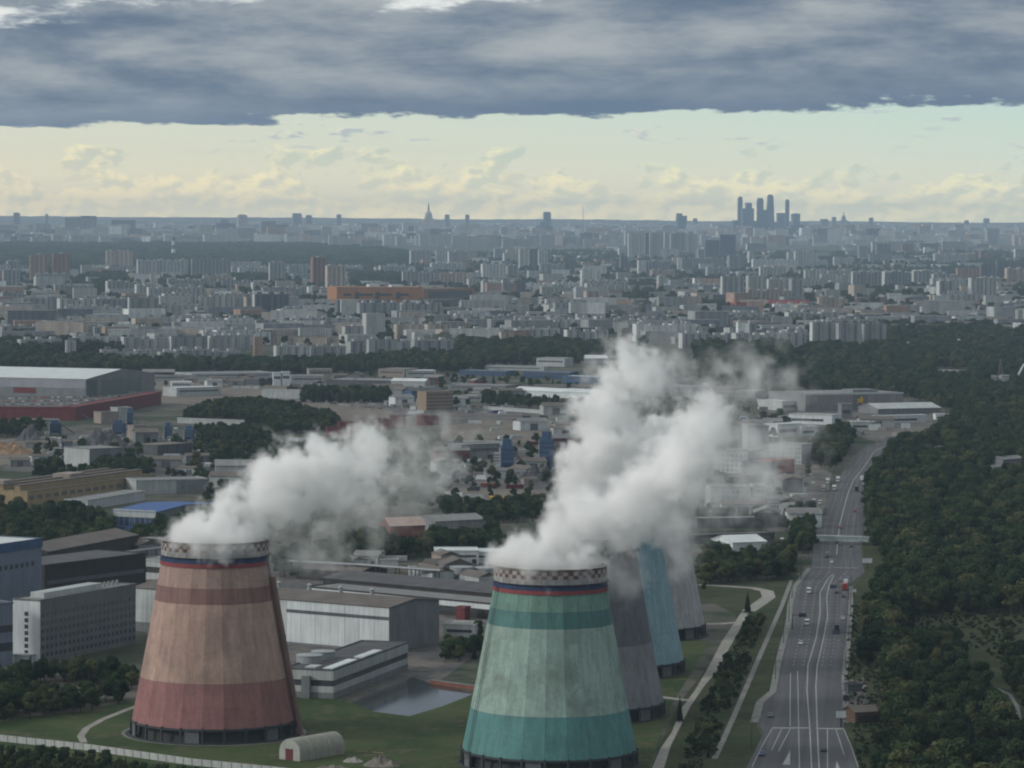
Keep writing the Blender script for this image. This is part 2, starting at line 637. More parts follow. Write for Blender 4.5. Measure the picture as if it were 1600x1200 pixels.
# ------------------------------------------------------------------ ground and hills
gm = MB()
for (c, zc), (d, zd) in zip(list(zip(TERR_Y, TERR_Z)), list(zip(TERR_Y, TERR_Z))[1:]):
    gm.face([(-28000, c, zc), (28000, c, zc), (28000, d, zd), (-28000, d, zd)])
structure('ground', gm, M_GROUND, 'dull patchy ground of the plain under the whole city')


def hills():
    mb = MB()
    n = 900
    rows = [(35200, 0.0), (35900, 0.55), (36500, 0.92), (37000, 1.0), (38500, 0.0)]
    vs = []
    for y, k in rows:
        for i in range(n + 1):
            x = -14000 + 28000 * i / n
            h = 17 + 9 * mnoise.noise(Vector((x / 1500, 0.3, 0))) + 6 * mnoise.noise(Vector((x / 300, 2.3, 0))) + 4 * mnoise.noise(Vector((x / 90, 5.3, 0)))
            vs.append((x, y, terrain(y) + h * k - (3 if k == 0 else 0)))
    fs = []
    for r in range(len(rows) - 1):
        for i in range(n):
            a = r * (n + 1) + i
            fs.append((a, a + 1, a + n + 2, a + n + 1))
    mb.poly_faces(vs, fs)
    structure('hills', mb, M_HILL, 'low blue wooded ridge along the horizon')


hills()

# plant grounds, yards, sandy strips (each sheet a few centimetres above the last)
sheet('lawn', [(-40, 1128), (120, 1112), (215, 1092), (330, 1075), (470, 1085), (580, 1100), (640, 1113), (742, 1085), (800, 1050), (1000, 1000),
               (1080, 985), (1105, 1010), (1050, 1100), (1010, 1210), (-40, 1250)], M_LAWN, 0.03, 'green lawn around the cooling towers')
sheet('verge', [(1090, 912), (1180, 915), (1248, 885), (1240, 960), (1228, 1020), (1205, 1085), (1180, 1130), (1190, 1148), (1160, 1215), (1010, 1215), (1060, 1100), (1150, 985), (1150, 960), (1090, 930)],
      M_ROUGH, 0.06, 'rough grass between the plant road and the highway')
sheet('meadow', [(1325, 930), (1350, 895), (1345, 840), (1375, 830), (1440, 860), (1600, 960), (1660, 1000), (1660, 1260), (1345, 1230), (1320, 1130), (1318, 1050)], M_ROUGH, 0.05,
      'rough grass under the trees beside the highway')
sheet('yard', [(210, 985), (440, 1040), (640, 1100), (760, 1010), (770, 950), (700, 915), (480, 900), (430, 880), (60, 850), (-40, 860), (-40, 1060), (60, 1055)], M_YARD, 0.04,
      'grey hardstanding of the power plant yard')
sheet('sand_ground', [(165, 590), (420, 588), (480, 612), (600, 640), (640, 652), (540, 665), (530, 650), (400, 625), (300, 632), (230, 628), (170, 612)], M_SAND, 0.10, 'bare sandy ground beside the dark grove')
sheet('sand_ground', [(690, 668), (760, 655), (912, 660), (905, 690), (760, 692), (690, 690)], M_SAND, 0.10, 'bare sandy field behind the blue plant towers')
sheet('sand_ground', [(680, 760), (760, 765), (850, 768), (850, 790), (700, 790)], M_SAND, 0.10, 'sandy strip with the yellow tanker')
sheet('sand_ground', [(-40, 690), (40, 684), (70, 700), (60, 722), (-40, 730)], M_SAND, 0.12, 'orange sandy yard at the edge of the gravel works')
sheet('yard', [(-60, 612), (230, 612), (250, 632), (120, 640), (-60, 640)], M_YARD, 0.08, 'vehicle storage yard in front of the white-roofed hall')
sheet('yard', [(430, 616), (640, 625), (740, 640), (900, 645), (900, 655), (700, 655), (560, 640)], M_YARD, 0.08, 'vehicle storage yard beyond the red containers')
sheet('yard', [(0, 735), (60, 690), (180, 665), (260, 690), (340, 720), (260, 740), (100, 740)], M_YARD, 0.09, 'dark yard of the gravel works')
sheet('yard', [(690, 695), (900, 700), (880, 770), (690, 765)], M_YARD, 0.07, 'dark yard around the blue plant towers')
sheet('yard', [(1205, 735), (1270, 720), (1300, 740), (1290, 790), (1270, 830), (1200, 830)], M_YARD, 0.07, 'parking yard left of the highway bend')
sheet('yard', [(1225, 648), (1330, 640), (1420, 655), (1480, 640), (1470, 668), (1400, 700), (1300, 668), (1230, 665)], M_YARD, 0.07, 'shopping centre yard at the top of the highway')

# pond
def pond():
    m, g = new_mat('pond_water')
    tc = g.n('ShaderNodeTexCoord')
    n = g.noise(tc.outputs['Object'], 0.5, 3, 0.5)
    finish(g, (0.020, 0.024, 0.026), 0.08, 0.5, bump=n, bstr=0.05)
    next(nd for nd in m.node_tree.nodes if nd.type == 'BSDF_PRINCIPLED').inputs['Specular Tint'].default_value = (0.42, 0.44, 0.46, 1)     # tint dims the water's reflection
    sheet('water', [(548, 1097), (585, 1081), (645, 1058), (668, 1066), (690, 1071), (715, 1076), (741, 1084), (690, 1104), (640, 1119), (585, 1112)], m, 0.07, 'grey cooling pond between the pump house and the lawn')


pond()

# the red-brown edge wall of the pond
def wall_between(name, label, cat, a, b, h, th, mat, group=None):
    A, B = G(*a), G(*b)
    t = thing(name, label, cat, A, math.atan2(B.y - A.y, B.x - A.x), group)
    L = (B - A).length
    MB().box(0, L, 0, th, -0.2, h).build('wall', mat, t)
    MB().box(-0.1, L + 0.1, -0.08, th + 0.08, h, h + 0.15).build('coping', M_GREY, t)
    return t


wall_between('basin_wall', 'low red brick wall along the far bank of the cooling pond', 'wall', (672, 1069), (748, 1079), 1.6, 1.2, M_BRICKR)

# ------------------------------------------------------------------ highway
EL = [(1160, 1215), (1167, 1197), (1194, 1145), (1185, 1130), (1194, 1098), (1213, 1082), (1220, 1040), (1237, 972), (1239, 946), (1246, 917), (1261, 898), (1268, 888), (1271, 850), (1276, 821), (1287, 795), (1296, 772), (1317, 737), (1340, 707), (1362, 692), (1404, 682), (1432, 674)]
ER = [(1345, 1215), (1341, 1197), (1318, 1139), (1315, 1060), (1322, 999), (1326, 946), (1325, 914), (1351, 894), (1345, 867), (1346, 842), (1350, 792), (1357, 751), (1378, 731), (1390, 705), (1407, 697), (1442, 687), (1470, 674)]


def sample_edge(E, ys):
    o = []
    for y in ys:
        if y >= E[0][1]:
            o.append((E[0][0], y))
            continue
        for (x0, y0), (x1, y1) in zip(E, E[1:]):
            if y0 >= y >= y1:
                t = 0 if y0 == y1 else (y0 - y) / (y0 - y1)
                o.append((x0 + (x1 - x0) * t, y))
                break
        else:
            o.append((E[-1][0], y))
    return o


YS = [1215, 1197, 1170, 1145, 1130, 1098, 1082, 1060, 1040, 1000, 972, 946, 930, 917, 905, 894, 888, 867, 850, 821, 795, 772, 751, 737, 720, 707, 697, 687, 676]
def road_mat():
    m, g = new_mat('highway_asphalt')
    tc = g.n('ShaderNodeTexCoord')
    sp = g.n('ShaderNodeSeparateXYZ')
    g.put(sp.inputs[0], tc.outputs['Object'])
    xx = g.m('SUBTRACT', sp.outputs[0], g.m('MULTIPLY', sp.outputs[1], 0.105))
    lanes = g.noise(g.xyz(xx, g.m('MULTIPLY', sp.outputs[1], 0.006), 0), 0.42, 4, 0.6)
    patch = g.noise(tc.outputs['Object'], 0.03, 5, 0.6)
    fine = g.noise(tc.outputs['Object'], 0.9, 3, 0.6)
    f = g.m('MULTIPLY', g.lin(lanes, 0.3, 0.7, 0.72, 1.2), g.m('MULTIPLY', g.lin(patch, 0.3, 0.7, 0.85, 1.12), g.lin(fine, 0.3, 0.7, 0.92, 1.08)))
    finish(g, g.mix(1.0, (0.088, 0.089, 0.097), g.xyz(f, f, f), 'MULTIPLY'), 0.85, 0.15)
    return m


road = ribbon('road', sample_edge(EL, YS), sample_edge(ER, YS), road_mat(), 0.10, 'wide grey multi-lane highway running away to the city')
# raised footways with a kerb on both sides
def kerbed(name, E, side, w, ys, label):
    pts = [G(x, y, 0) for x, y in sample_edge(E, ys)]
    mb = MB()
    for i in range(len(pts) - 1):
        a, b = pts[i], pts[i + 1]
        t = (b - a).normalized()
        nrm = Vector((-t.y, t.x, 0)) * side
        a2, b2 = a + nrm * w, b + nrm * w
        h = Vector((0, 0, 0.24))
        k = Vector((0, 0, 0.02))
        mb.face([a + h, b + h, b2 + h, a2 + h] if side > 0 else [a + h, a2 + h, b2 + h, b + h])
        mb.face([a + k, b + k, b + h, a + h])
        mb.face([a2 + k, b2 + k, b2 + h, a2 + h])
    structure(name, mb, M_PAVE, label)


kerbed('pavement', EL, 1, 2.6, [y for y in YS if 1098 > y > 880], 'pale footway along the near left kerb of the highway')
kerbed('pavement', ER, -1, 2.2, [y for y in YS if 1140 > y > 910], 'pale footway along the right kerb of the highway')
kerbed('pavement', EL, 1, 3.0, [y for y in YS if 1140 > y > 1080], 'widened paving at the lay-by left of the stop line')

z5 = lambda x, y: (1150 + x / 3.428, 850 + y / 3.428)
cl = [(405, 1200), (395, 980), (380, 780), (385, 650), (430, 500), (450, 370), (450, 260), (490, 190), (520, 160)]
cr = [(445, 1200), (435, 980), (428, 760), (435, 650), (470, 500), (490, 390), (487, 280), (500, 220), (525, 165)]
LZ = 0.115
for pts, w in ((cl, 0.42), (cr, 0.42)):
    stripe_line('lane_line', [z5(*p) for p in pts], w, M_PAINT, LZ, road)
for pts in ([(340, 1200), (335, 960), (330, 680)], [(290, 975), (290, 800), (292, 690)], [(195, 985), (130, 1100), (85, 1195)], [(245, 990), (190, 1105)], [(290, 990), (228, 1110)],
            [(490, 1200), (490, 990)], [(535, 992), (580, 1130)], [(575, 988), (620, 1090), (655, 1195)]):
    stripe_line('lane_line', [z5(*p) for p in pts], 0.3, M_PAINT, LZ, road)
for pts, w in (([(200, 985), (395, 985)], 2.2), ([(428, 987), (575, 990)], 2.2), ([(525, 126), (655, 128)], 1.8), ([(410, 126), (500, 126)], 1.2)):
    stripe_line('stop_line', [z5(*p) for p in pts], w, M_PAINT, LZ, road)
for tri in ([(290, 1105), (250, 1180), (290, 1182)], [(540, 1160), (528, 1230), (566, 1230)]):
    mb = MB()
    mb.face([G(*z5(*p), LZ + 0.004) for p in tri])
    mb.build('island_marking', M_PAINT, road)
# dashed lines in the carriageways further up
for k in (0.2, 0.36, 0.66, 0.8):
    L, Rr = sample_edge(EL, YS), sample_edge(ER, YS)
    mid = [(a[0] + (b[0] - a[0]) * k, a[1]) for a, b in zip(L, Rr) if 1060 > a[1] > 690]
    P = [G(x, y, LZ) for x, y in mid]
    mb = MB()
    for a, b in zip(P, P[1:]):
        d = (b - a)
        n = max(1, int(d.length / 12))
        for i in range(n):
            p = a + d * (i / n)
            q = p + d.normalized() * 5
            s = Vector((-d.y, d.x, 0)).normalized() * 0.13
            mb.face([p - s, q - s, q + s, p + s])
    o = mb.build('dashed_lane_lines', M_PAINT, road)
    o['kind'] = 'stuff'
sl, sr = sample_edge(EL, YS), sample_edge(ER, YS)
stripe_line('lane_line', [(a[0] + (b[0] - a[0]) * 0.5, a[1]) for a, b in zip(sl, sr) if 888 > a[1] > 690], 0.5, M_PAINT, LZ, road)

# plant road, its branches, and footpaths
z4 = lambda x, y: (1000 + x / 3.43, 850 + y / 3.43)
ribbon('plant_road', [z4(*p) for p in [(60, 1210), (110, 1095), (170, 1010), (215, 890), (290, 790), (350, 690), (440, 520), (540, 370)]],
       [z4(*p) for p in [(125, 1210), (165, 1080), (205, 1000), (270, 870), (345, 760), (405, 690), (500, 520), (592, 350)]], M_CONC, 0.10, 'pale concrete plant road beside the row of cooling towers')
stripe_line('plant_road', [z4(100, 818), z4(180, 828), z4(255, 838)], 4.5, M_CONC, 0.11)['label'] = 'short pale branch road to the dark grey cooling tower'
stripe_line('plant_road', [z4(350, 428), z4(430, 428), z4(515, 420)], 4, M_CONC, 0.11)['label'] = 'short pale branch road to the farthest cooling tower'
stripe_line('plant_road', [z4(580, 360), z4(640, 320), z4(690, 285), z4(680, 252), z4(610, 236), z4(470, 226), z4(310, 218)], 6.5, M_CONC, 0.105)['label'] = 'pale road loop behind the farthest cooling tower'
stripe_line('path', [z4(400, 1150), z4(500, 930), z4(560, 790), z4(620, 650), z4(690, 490), z4(760, 330), z4(812, 195)], 2.0, M_PAVE, 0.11)['label'] = 'narrow pale footpath through the grass beside the highway'
stripe_line('path', [(131, 1160), (126, 1150), (135, 1138), (160, 1124), (200, 1108), (225, 1100)], 2.6, M_CONC, 0.11)['label'] = 'curved pale path leading to the red cooling tower'
stripe_line('path', [(1558, 1076), (1578, 1085), (1590, 1105), (1595, 1140), (1596, 1200)], 1.6, M_PAVE, 0.11)['label'] = 'thin curved path in the clearing at the far right wood'
stripe_line('path', [(1512, 1174), (1600, 1176)], 1.6, M_PAVE, 0.112)['label'] = 'straight path at the clearing below the right wood'

# ------------------------------------------------------------------ cooling towers
def stained(name, col, seam=1.0, stain=(0.10, 0.10, 0.07), amt=0.55):
    """painted sheet cladding: panel tone differences, rising damp stains, rain streaks"""
    m, g = new_mat(name)
    tc = g.n('ShaderNodeTexCoord')
    geo = g.n('ShaderNodeNewGeometry')
    oi = g.n('ShaderNodeObjectInfo')
    pos = geo.outputs['Position']
    sp = g.n('ShaderNodeSeparateXYZ')
    g.put(sp.inputs[0], pos)
    z = sp.outputs[2]
    # each sheet course has a tone of its own
    wn = g.n('ShaderNodeTexWhiteNoise', noise_dimensions='2D')
    g.put(wn.inputs['Vector'], g.xyz(g.m('FLOOR', g.m('DIVIDE', z, 4.2)), g.m('MULTIPLY', oi.outputs['Random'], 50.0)))
    f = g.m('ADD', g.lin(wn.outputs[0], 0, 1, 0.95, 1.05), g.lin(oi.outputs['Random'], 0, 1, -0.06, 0.05))
    big = g.noise(pos, 0.075, 7, 0.66, 0.3)
    st = g.noise(g.xyz(sp.outputs[0], sp.outputs[1], g.m('MULTIPLY', z, 0.05)), 0.55, 5, 0.6)
    f = g.m('MULTIPLY', f, g.lin(st, 0.3, 0.72, 0.74, 1.12))
    fine = g.noise(pos, 0.8, 3, 0.6)
    f = g.m('MULTIPLY', f, g.lin(fine, 0.3, 0.7, 0.88, 1.08))
    rust = g.noise(pos, 0.16, 6, 0.7, 0.2)
    col = tuple(c * k for c, k in zip(col, (0.92, 0.94, 0.95)))
    c = g.mix(1.0, col, g.xyz(f, f, f), 'MULTIPLY')
    damp = g.m('MULTIPLY', g.step(big, 0.44, 0.66), g.m('MULTIPLY', g.step(z, 14.0, 24.0), g.step(z, 54.0, 38.0)))
    c = g.mix(g.m('MULTIPLY', damp, amt), c, stain)
    c = g.mix(g.m('MULTIPLY', g.step(rust, 0.56, 0.74), 0.35), c, (0.135, 0.095, 0.075))
    edge = g.step(g.m('ADD', z, g.m('MULTIPLY', st, 6.0)), 10.0, 5.5)
    c = g.mix(g.m('MULTIPLY', edge, 0.25), c, stain)
    finish(g, c, 0.75, 0.25)
    return m


NF = 24
BASE_Z, TOP_Z = 5.0, 60.2


def tower_r(z):
    t = z / 65.0
    return 30.0 - 13.6 * t + 1.2 * t * t


M_RIMW = plain('rim_white', (0.42, 0.39, 0.375), 0.35, 0.25, streak=0.3)
M_RIMR = plain('rim_red', (0.15, 0.07, 0.06), 0.25, 0.3)
M_NAVY = plain('navy_paint', (0.035, 0.055, 0.12), 0.2, 0.3)
M_REDP = plain('red_paint', (0.26, 0.06, 0.065), 0.2, 0.3)
M_INNER = plain('tower_inside', (0.06, 0.06, 0.06), 0.3, 0.2)
M_COLM = plain('concrete_post', (0.15, 0.155, 0.16), 0.2, 0.5)
M_DPOST = plain('dark_post', (0.055, 0.058, 0.065), 0.2, 0.5)


def panel_mesh(z0, z1, mat, nm):
    """one flat cladding panel of the faceted shell, slightly narrower than its bay"""
    a = math.pi / NF
    mb = MB()
    rows = max(2, int((z1 - z0) / 4.2) + 1)
    gap = 0.025
    vs = []
    for i in range(rows):
        z = z0 + gap + (z1 - z0 - 2 * gap) * i / (rows - 1)
        r = tower_r(z)
        y = r * math.sin(a) - gap
        x = r * math.cos(a)
        for dx in (0, -0.35):
            vs += [(x + dx, -y, z), (x + dx, y, z)]
    fs = []
    for i in range(rows - 1):
        b, c = i * 4, (i + 1) * 4
        fs += [(b, b + 1, c + 1, c), (b + 1, b + 3, c + 3, c + 1), (b + 2, b, c, c + 2)]
    e = (rows - 1) * 4
    fs += [(e, e + 1, e + 3, e + 2), (0, 2, 3, 1)]
    mb.poly_faces(vs, fs)
    return mb.mesh(nm, mat)


def cooling_tower(loc, label, scheme, banded):
    t = thing('cooling_tower', label, 'cooling tower', loc, R(4), 'cooling towers of the power plant')
    # dark gap at the foot with posts and a basin
    MB().lathe([(tower_r(0) - 3.2, 0), (tower_r(BASE_Z) - 3.0, BASE_Z + 0.5)], 48, cap=False).build('opening_shade', M_INNER, t)  # dark cylinder: shade within the foot openings put into its colour
    MB().lathe([(tower_r(0) + 0.5, -0.3), (tower_r(0) + 0.5, 0.5), (tower_r(0) - 0.2, 0.5), (tower_r(0) - 0.2, 0.1)], 48, cap=False).build('basin_rim', M_DPOST, t)
    pm = MB()
    pm.box(-0.35, 0.35, -0.35, 0.35, -0.2, BASE_Z + 0.35)
    pme = pm.mesh('post', M_DPOST)
    for i in range(NF):
        a = 2 * math.pi * (i + 0.5) / NF
        r = tower_r(1) - 0.6
        put('post', pme, t, (r * math.cos(a), r * math.sin(a), 0), a)
    wp = MB()
    wp.box(-0.25, 0.25, -2.6, 2.6, -0.1, BASE_Z + 0.1)
    wme = wp.mesh('inlet_screen', M_COLM)
    for i in range(0, NF, 4):
        a = 2 * math.pi * (i + 1) / NF
        r = tower_r(1) - 1.3
        put('inlet_screen', wme, t, (r * math.cos(a), r * math.sin(a), 0), a)
    # backing shell behind the cladding
    prof = [(tower_r(z) * math.cos(math.pi / NF) - 0.5, z) for z in (BASE_Z, 15, 30, 45, 64.5)]
    MB().lathe(prof, NF * 2, cap=False).build('backing_shell', M_INNER, t)
    MB().lathe([(tower_r(BASE_Z) + 0.35, BASE_Z - 0.7), (tower_r(BASE_Z) + 0.35, BASE_Z), (tower_r(BASE_Z) - 0.6, BASE_Z)], NF * 2, cap=False).build('foot_ring', scheme['foot'], t)
    for z0, z1, mat in scheme['bands']:
        me = panel_mesh(z0, z1, mat, 'cladding_panel')
        for i in range(NF):
            put('cladding_panel', me, t, (0, 0, 0), 2 * math.pi * i / NF)
    if banded:
        n = 66
        for nm, z0, z1, mat, dr in (('red_band', 57.2, 58.5, M_REDP, 0.25), ('blue_band', 58.5, 60.2, M_NAVY, 0.35)):
            MB().lathe([(tower_r(z0) - 0.3, z0), (tower_r(z0) + dr, z0), (tower_r(z1) + dr, z1), (tower_r(z1) - 0.3, z1)], n, cap=False).build(nm, mat, t)
    else:
        n = 72
    # rim band, checked in two courses of squares
    mb = MB()
    r0 = tower_r(62) + 0.6
    zs = [60.2, 62.1, 63.3, 64.5, 65.3]
    for k in range(len(zs) - 1):
        for i in range(n):
            a, b = 2 * math.pi * i / n, 2 * math.pi * (i + 1) / n
            mi = 1 if banded and ((k == 1 and i % 2) or (k == 2 and not i % 2)) else (2 if k == 3 and banded else 0)
            mb.face([(r0 * math.cos(a), r0 * math.sin(a), zs[k]), (r0 * math.cos(b), r0 * math.sin(b), zs[k]),
                     (r0 * math.cos(b), r0 * math.sin(b), zs[k + 1]), (r0 * math.cos(a), r0 * math.sin(a), zs[k + 1])], mi)
    mb.lathe([(r0, 65.3), (r0 - 0.8, 65.3), (r0 - 0.8, 60.0), (tower_r(60) - 0.5, 60.0), (r0, 60.2)], n, cap=False)
    mb.build('rim_band', [scheme['rim'], M_RIMR, plain('rim_edge', (0.11, 0.075, 0.065), 0.3, 0.4)], t)
    # rail posts around the rim
    rl = MB()
    for i in range(36):
        a = 2 * math.pi * i / 36
        rl.tube(((r0 + .2) * math.cos(a), (r0 + .2) * math.sin(a), 60.3), ((r0 + .2) * math.cos(a), (r0 + .2) * math.sin(a), 61.4), 0.05, n=4)
    rl.lathe([(r0 + 0.9, 60.25), (r0 + 0.9, 60.35), (r0, 60.35)], 36, cap=False)
    rl.build('rim_gallery', M_DSTEEL, t)
    # stair running up the flank
    st = MB()
    a0 = R(scheme.get('stair', -22))
    prev = None
    for i in range(29):
        z = 3 + i * 2.0
        a = a0
        r = tower_r(z) + 0.5
        c = Vector((r * math.cos(a), r * math.sin(a), z))
        tg = Vector((-math.sin(a), math.cos(a), 0))
        if prev is not None:
            for s in (-0.7, 0.7):
                st.tube(prev + tg * s, c + tg * s, 0.09, n=4)
            for j in range(3):
                p = prev.lerp(c, j / 3)
                st.tube(p - tg * 0.7, p + tg * 0.7, 0.07, n=3)
        prev = c
    st.build('stair', scheme.get('stairmat', M_DSTEEL), t)
    if 'casing' in scheme:          # boarded stair shaft leaning on the shell
        cs = MB()
        a = R(scheme['stair'] + 5)
        vs = []
        for z in (0.0, 14, 28, 42, 53):
            for dr in (-.4, 1.5):
                for dt in (-1.7, 1.7):
                    r = tower_r(z) + dr
                    vs.append((r * math.cos(a) - dt * math.sin(a), r * math.sin(a) + dt * math.cos(a), z))
        fs = []
        for i in range(4):
            b, c = i * 4, i * 4 + 4
            fs += [(b + 2, b + 3, c + 3, c + 2), (b, b + 2, c + 2, c), (b + 3, b + 1, c + 1, c + 3)]
        fs.append((16, 18, 19, 17))
        cs.poly_faces(vs, fs)
        cs.build('stair_casing', scheme['casing'], t)
    return t


PK_L = stained('cladding_salmon', (0.43, 0.285, 0.235), stain=(0.17, 0.125, 0.105))
PK_D = stained('cladding_dusky_red', (0.285, 0.135, 0.128), stain=(0.14, 0.075, 0.075), amt=0.4)
PK_M = stained('cladding_rose', (0.23, 0.13, 0.115), stain=(0.14, 0.09, 0.08), amt=0.4)
PK_U = stained('cladding_upper_pink', (0.36, 0.245, 0.21), stain=(0.20, 0.14, 0.12), amt=0.4)
GR_L = stained('cladding_mint', (0.30, 0.405, 0.36), stain=(0.12, 0.155, 0.13), amt=0.7)
GR_D = stained('cladding_turquoise', (0.10, 0.245, 0.24), stain=(0.07, 0.17, 0.165), amt=0.4)
GR_M = stained('cladding_teal', (0.085, 0.195, 0.19), stain=(0.05, 0.15, 0.14), amt=0.4)
GR_U = stained('cladding_grey_green', (0.16, 0.285, 0.235), stain=(0.09, 0.15, 0.12), amt=0.5)
DG_L = stained('cladding_slate', (0.215, 0.22, 0.232), stain=(0.12, 0.122, 0.13))
DG_U = stained('cladding_dark_slate', (0.132, 0.136, 0.148), stain=(0.06, 0.065, 0.08))
BL = stained('cladding_sky_blue', (0.235, 0.365, 0.415), stain=(0.12, 0.22, 0.27), amt=0.3)
LG = stained('cladding_light_grey', (0.38, 0.37, 0.378), stain=(0.2, 0.19, 0.2), amt=0.3)

TOWERS = {
    'red': (G(335, 1145), 'salmon and dusky red cooling tower with checked rim standing alone by the hall',
            dict(bands=[(BASE_Z, 19.5, PK_D), (19.5, 45.3, PK_L), (45.3, 50.4, PK_M), (50.4, 57.2, PK_U)], foot=M_DPOST, rim=M_RIMW, stair=-16, casing=PK_M), True),
    'green': (G(858, 1192), 'mint and turquoise cooling tower with checked rim, nearest of its row',
              dict(bands=[(BASE_Z, 18.5, GR_D), (18.5, 46.3, GR_L), (46.3, 51.6, GR_M), (51.6, 57.2, GR_U)], foot=M_DPOST, rim=M_RIMW, stair=200), True),
    'slate': (G(913, 1115), 'dark slate grey cooling tower directly behind the mint green one',
              dict(bands=[(BASE_Z, 27.0, DG_L), (27.0, 60.2, DG_U)], foot=M_DPOST, rim=M_DGREY, stair=60), False),
    'blue': (G(955, 1048), 'pale sky blue cooling tower standing third in its row',
             dict(bands=[(BASE_Z, 32.0, BL), (32.0, 60.2, BL)], foot=M_DPOST, rim=M_PALE, stair=60), False),
    'grey': (G(997, 991), 'light grey cooling tower at the far end of its row',
             dict(bands=[(BASE_Z, 32.0, LG), (32.0, 60.2, LG)], foot=M_DPOST, rim=M_PALE, stair=60), False),
}
for k, (p, lab, sch, bd) in TOWERS.items():
    tw = cooling_tower(p, lab, sch, bd)
    if k in ('red', 'green'):        # these two stand a little taller
        tw.scale.z = 1.042 if k == 'red' else 1.012


def ring_path(p, r, w, label):
    mb = MB()
    n = 48
    for i in range(n):
        a, b = 2 * math.pi * i / n, 2 * math.pi * (i + 1) / n
        mb.face([p + Vector((rr * math.cos(t), rr * math.sin(t), 0.13)) for rr, t in ((r, a), (r + w, a), (r + w, b), (r, b))])
    structure('path', mb, M_PAVE, label)


ring_path(TOWERS['red'][0], 31.2, 1.2, 'ring of paving round the foot of the red tower')

def panel_fence():
    """concrete panel fence: each panel and post a part"""
    pts = [(-60, 1152), (130, 1172), (300, 1196), (440, 1210), (560, 1226)]
    t = thing('perimeter_fence', 'pale concrete panel fence along the lawn in front of the red tower', 'fence', G(*pts[0]))
    o = t.location.copy()
    m = plain('fence_concrete', (0.52, 0.52, 0.50), .16, .4, streak=.2, vary=.08)
    me = MB().box(0.08, 3.92, -.06, .06, .05, 2.3).mesh('fence_panel', m)
    po = MB().box(-.14, .14, -.14, .14, -.2, 2.5).mesh('post', M_PAVE)
    for a, b in zip(pts, pts[1:]):
        A, B = G(*a), G(*b)
        n = max(1, round((B - A).length / 4))
        an = math.atan2(B.y - A.y, B.x - A.x)
        for i in range(n):
            p = A.lerp(B, i / n) - o
            put('fence_panel', me, t, p, an)
            put('post', po, t, p, an)


panel_fence()

# ------------------------------------------------------------------ sheds, halls and offices
def frame_of(A, B):
    A, B = G(*A), G(*B)
    return A, (B - A).length, math.atan2(B.y - A.y, B.x - A.x)


SEEN = []


def hall(name, label, cat, A, B, ytop, depth, wall, roof, kind='flat', group=None, end=None, strips=(), rise=0.0, doors=(), extras=None, ridge=None):
    """building whose front foot runs from pixel A to pixel B; local x along the front, y away, z up"""
    P, L, rot = frame_of(A, B)
    SEEN.append((min(A[0], B[0]), max(A[0], B[0]), max(A[1], B[1])))
    h = max(2.5, Zat(A[0], ytop, dist(P)) - P.z)
    t = thing(name, label, cat, P, rot, group)
    D = depth
    w = MB()
    w.box(0, L, 0, D, -0.3, h)
    if kind == 'gable':
        rise = rise or 0.12 * D
        w.face([(0, 0, h), (0, D, h), (0, D / 2, h + rise)])
        w.face([(L, 0, h), (L, D / 2, h + rise), (L, D, h)])
    global W_, R_
    W_ = w.build('wall', wall, t)
    rf = MB()
    if kind == 'gable':
        o = 0.6
        for s in (0, 1):
            ya, yb = (-o, D / 2) if s == 0 else (D + o, D / 2)
            za, zb = h - o * rise / (D / 2), h + rise
            rf.poly_faces([(-o, ya, za + .02), (L + o, ya, za + .02), (L + o, yb, zb + .02), (-o, yb, zb + .02), (-o, ya, za + .3), (L + o, ya, za + .3), (L + o, yb, zb + .3), (-o, yb, zb + .3)],
                          [(0, 1, 2, 3), (4, 5, 6, 7), (0, 1, 5, 4), (0, 3, 7, 4), (1, 2, 6, 5), (2, 3, 7, 6)])
    else:
        rf.box(-0.2, L + 0.2, -0.2, D + 0.2, h, h + 0.35)
        rf.box(0.2, L - 0.2, 0.2, D - 0.2, h + 0.35, h + 0.36)
    R_ = rf.build('roof', roof, t)
    if kind == 'flat':
        pa = MB()
        k = 0.3
        for bx in ((-.25, L + .25, -.25, -.25 + k), (-.25, L + .25, D + .25 - k, D + .25), (-.25, -.25 + k, -.25 + k, D + .25 - k), (L + .25 - k, L + .25, -.25 + k, D + .25 - k)):
            pa.box(*bx, h + 0.1, h + 0.8)
        pa.build('parapet', wall, R_)
    if end is not None:
        MB().box(-0.15, -0.004, 0.02, D - .02, -0.2, h - 0.02).build('end_wall', end, t)
    for nm, x0, x1, z0, z1, mat in strips:      # fractions of length and height on the front
        MB().box(x0 * L, x1 * L, -0.12, 0.1, z0 * h, z1 * h).build(nm, mat, W_)
    for x0, x1, hh, mat in doors:
        MB().box(x0 * L, x1 * L, -0.15, 0.1, 0, hh).build('door', mat, W_)
    if extras:
        extras(t, L, D, h)
    return t


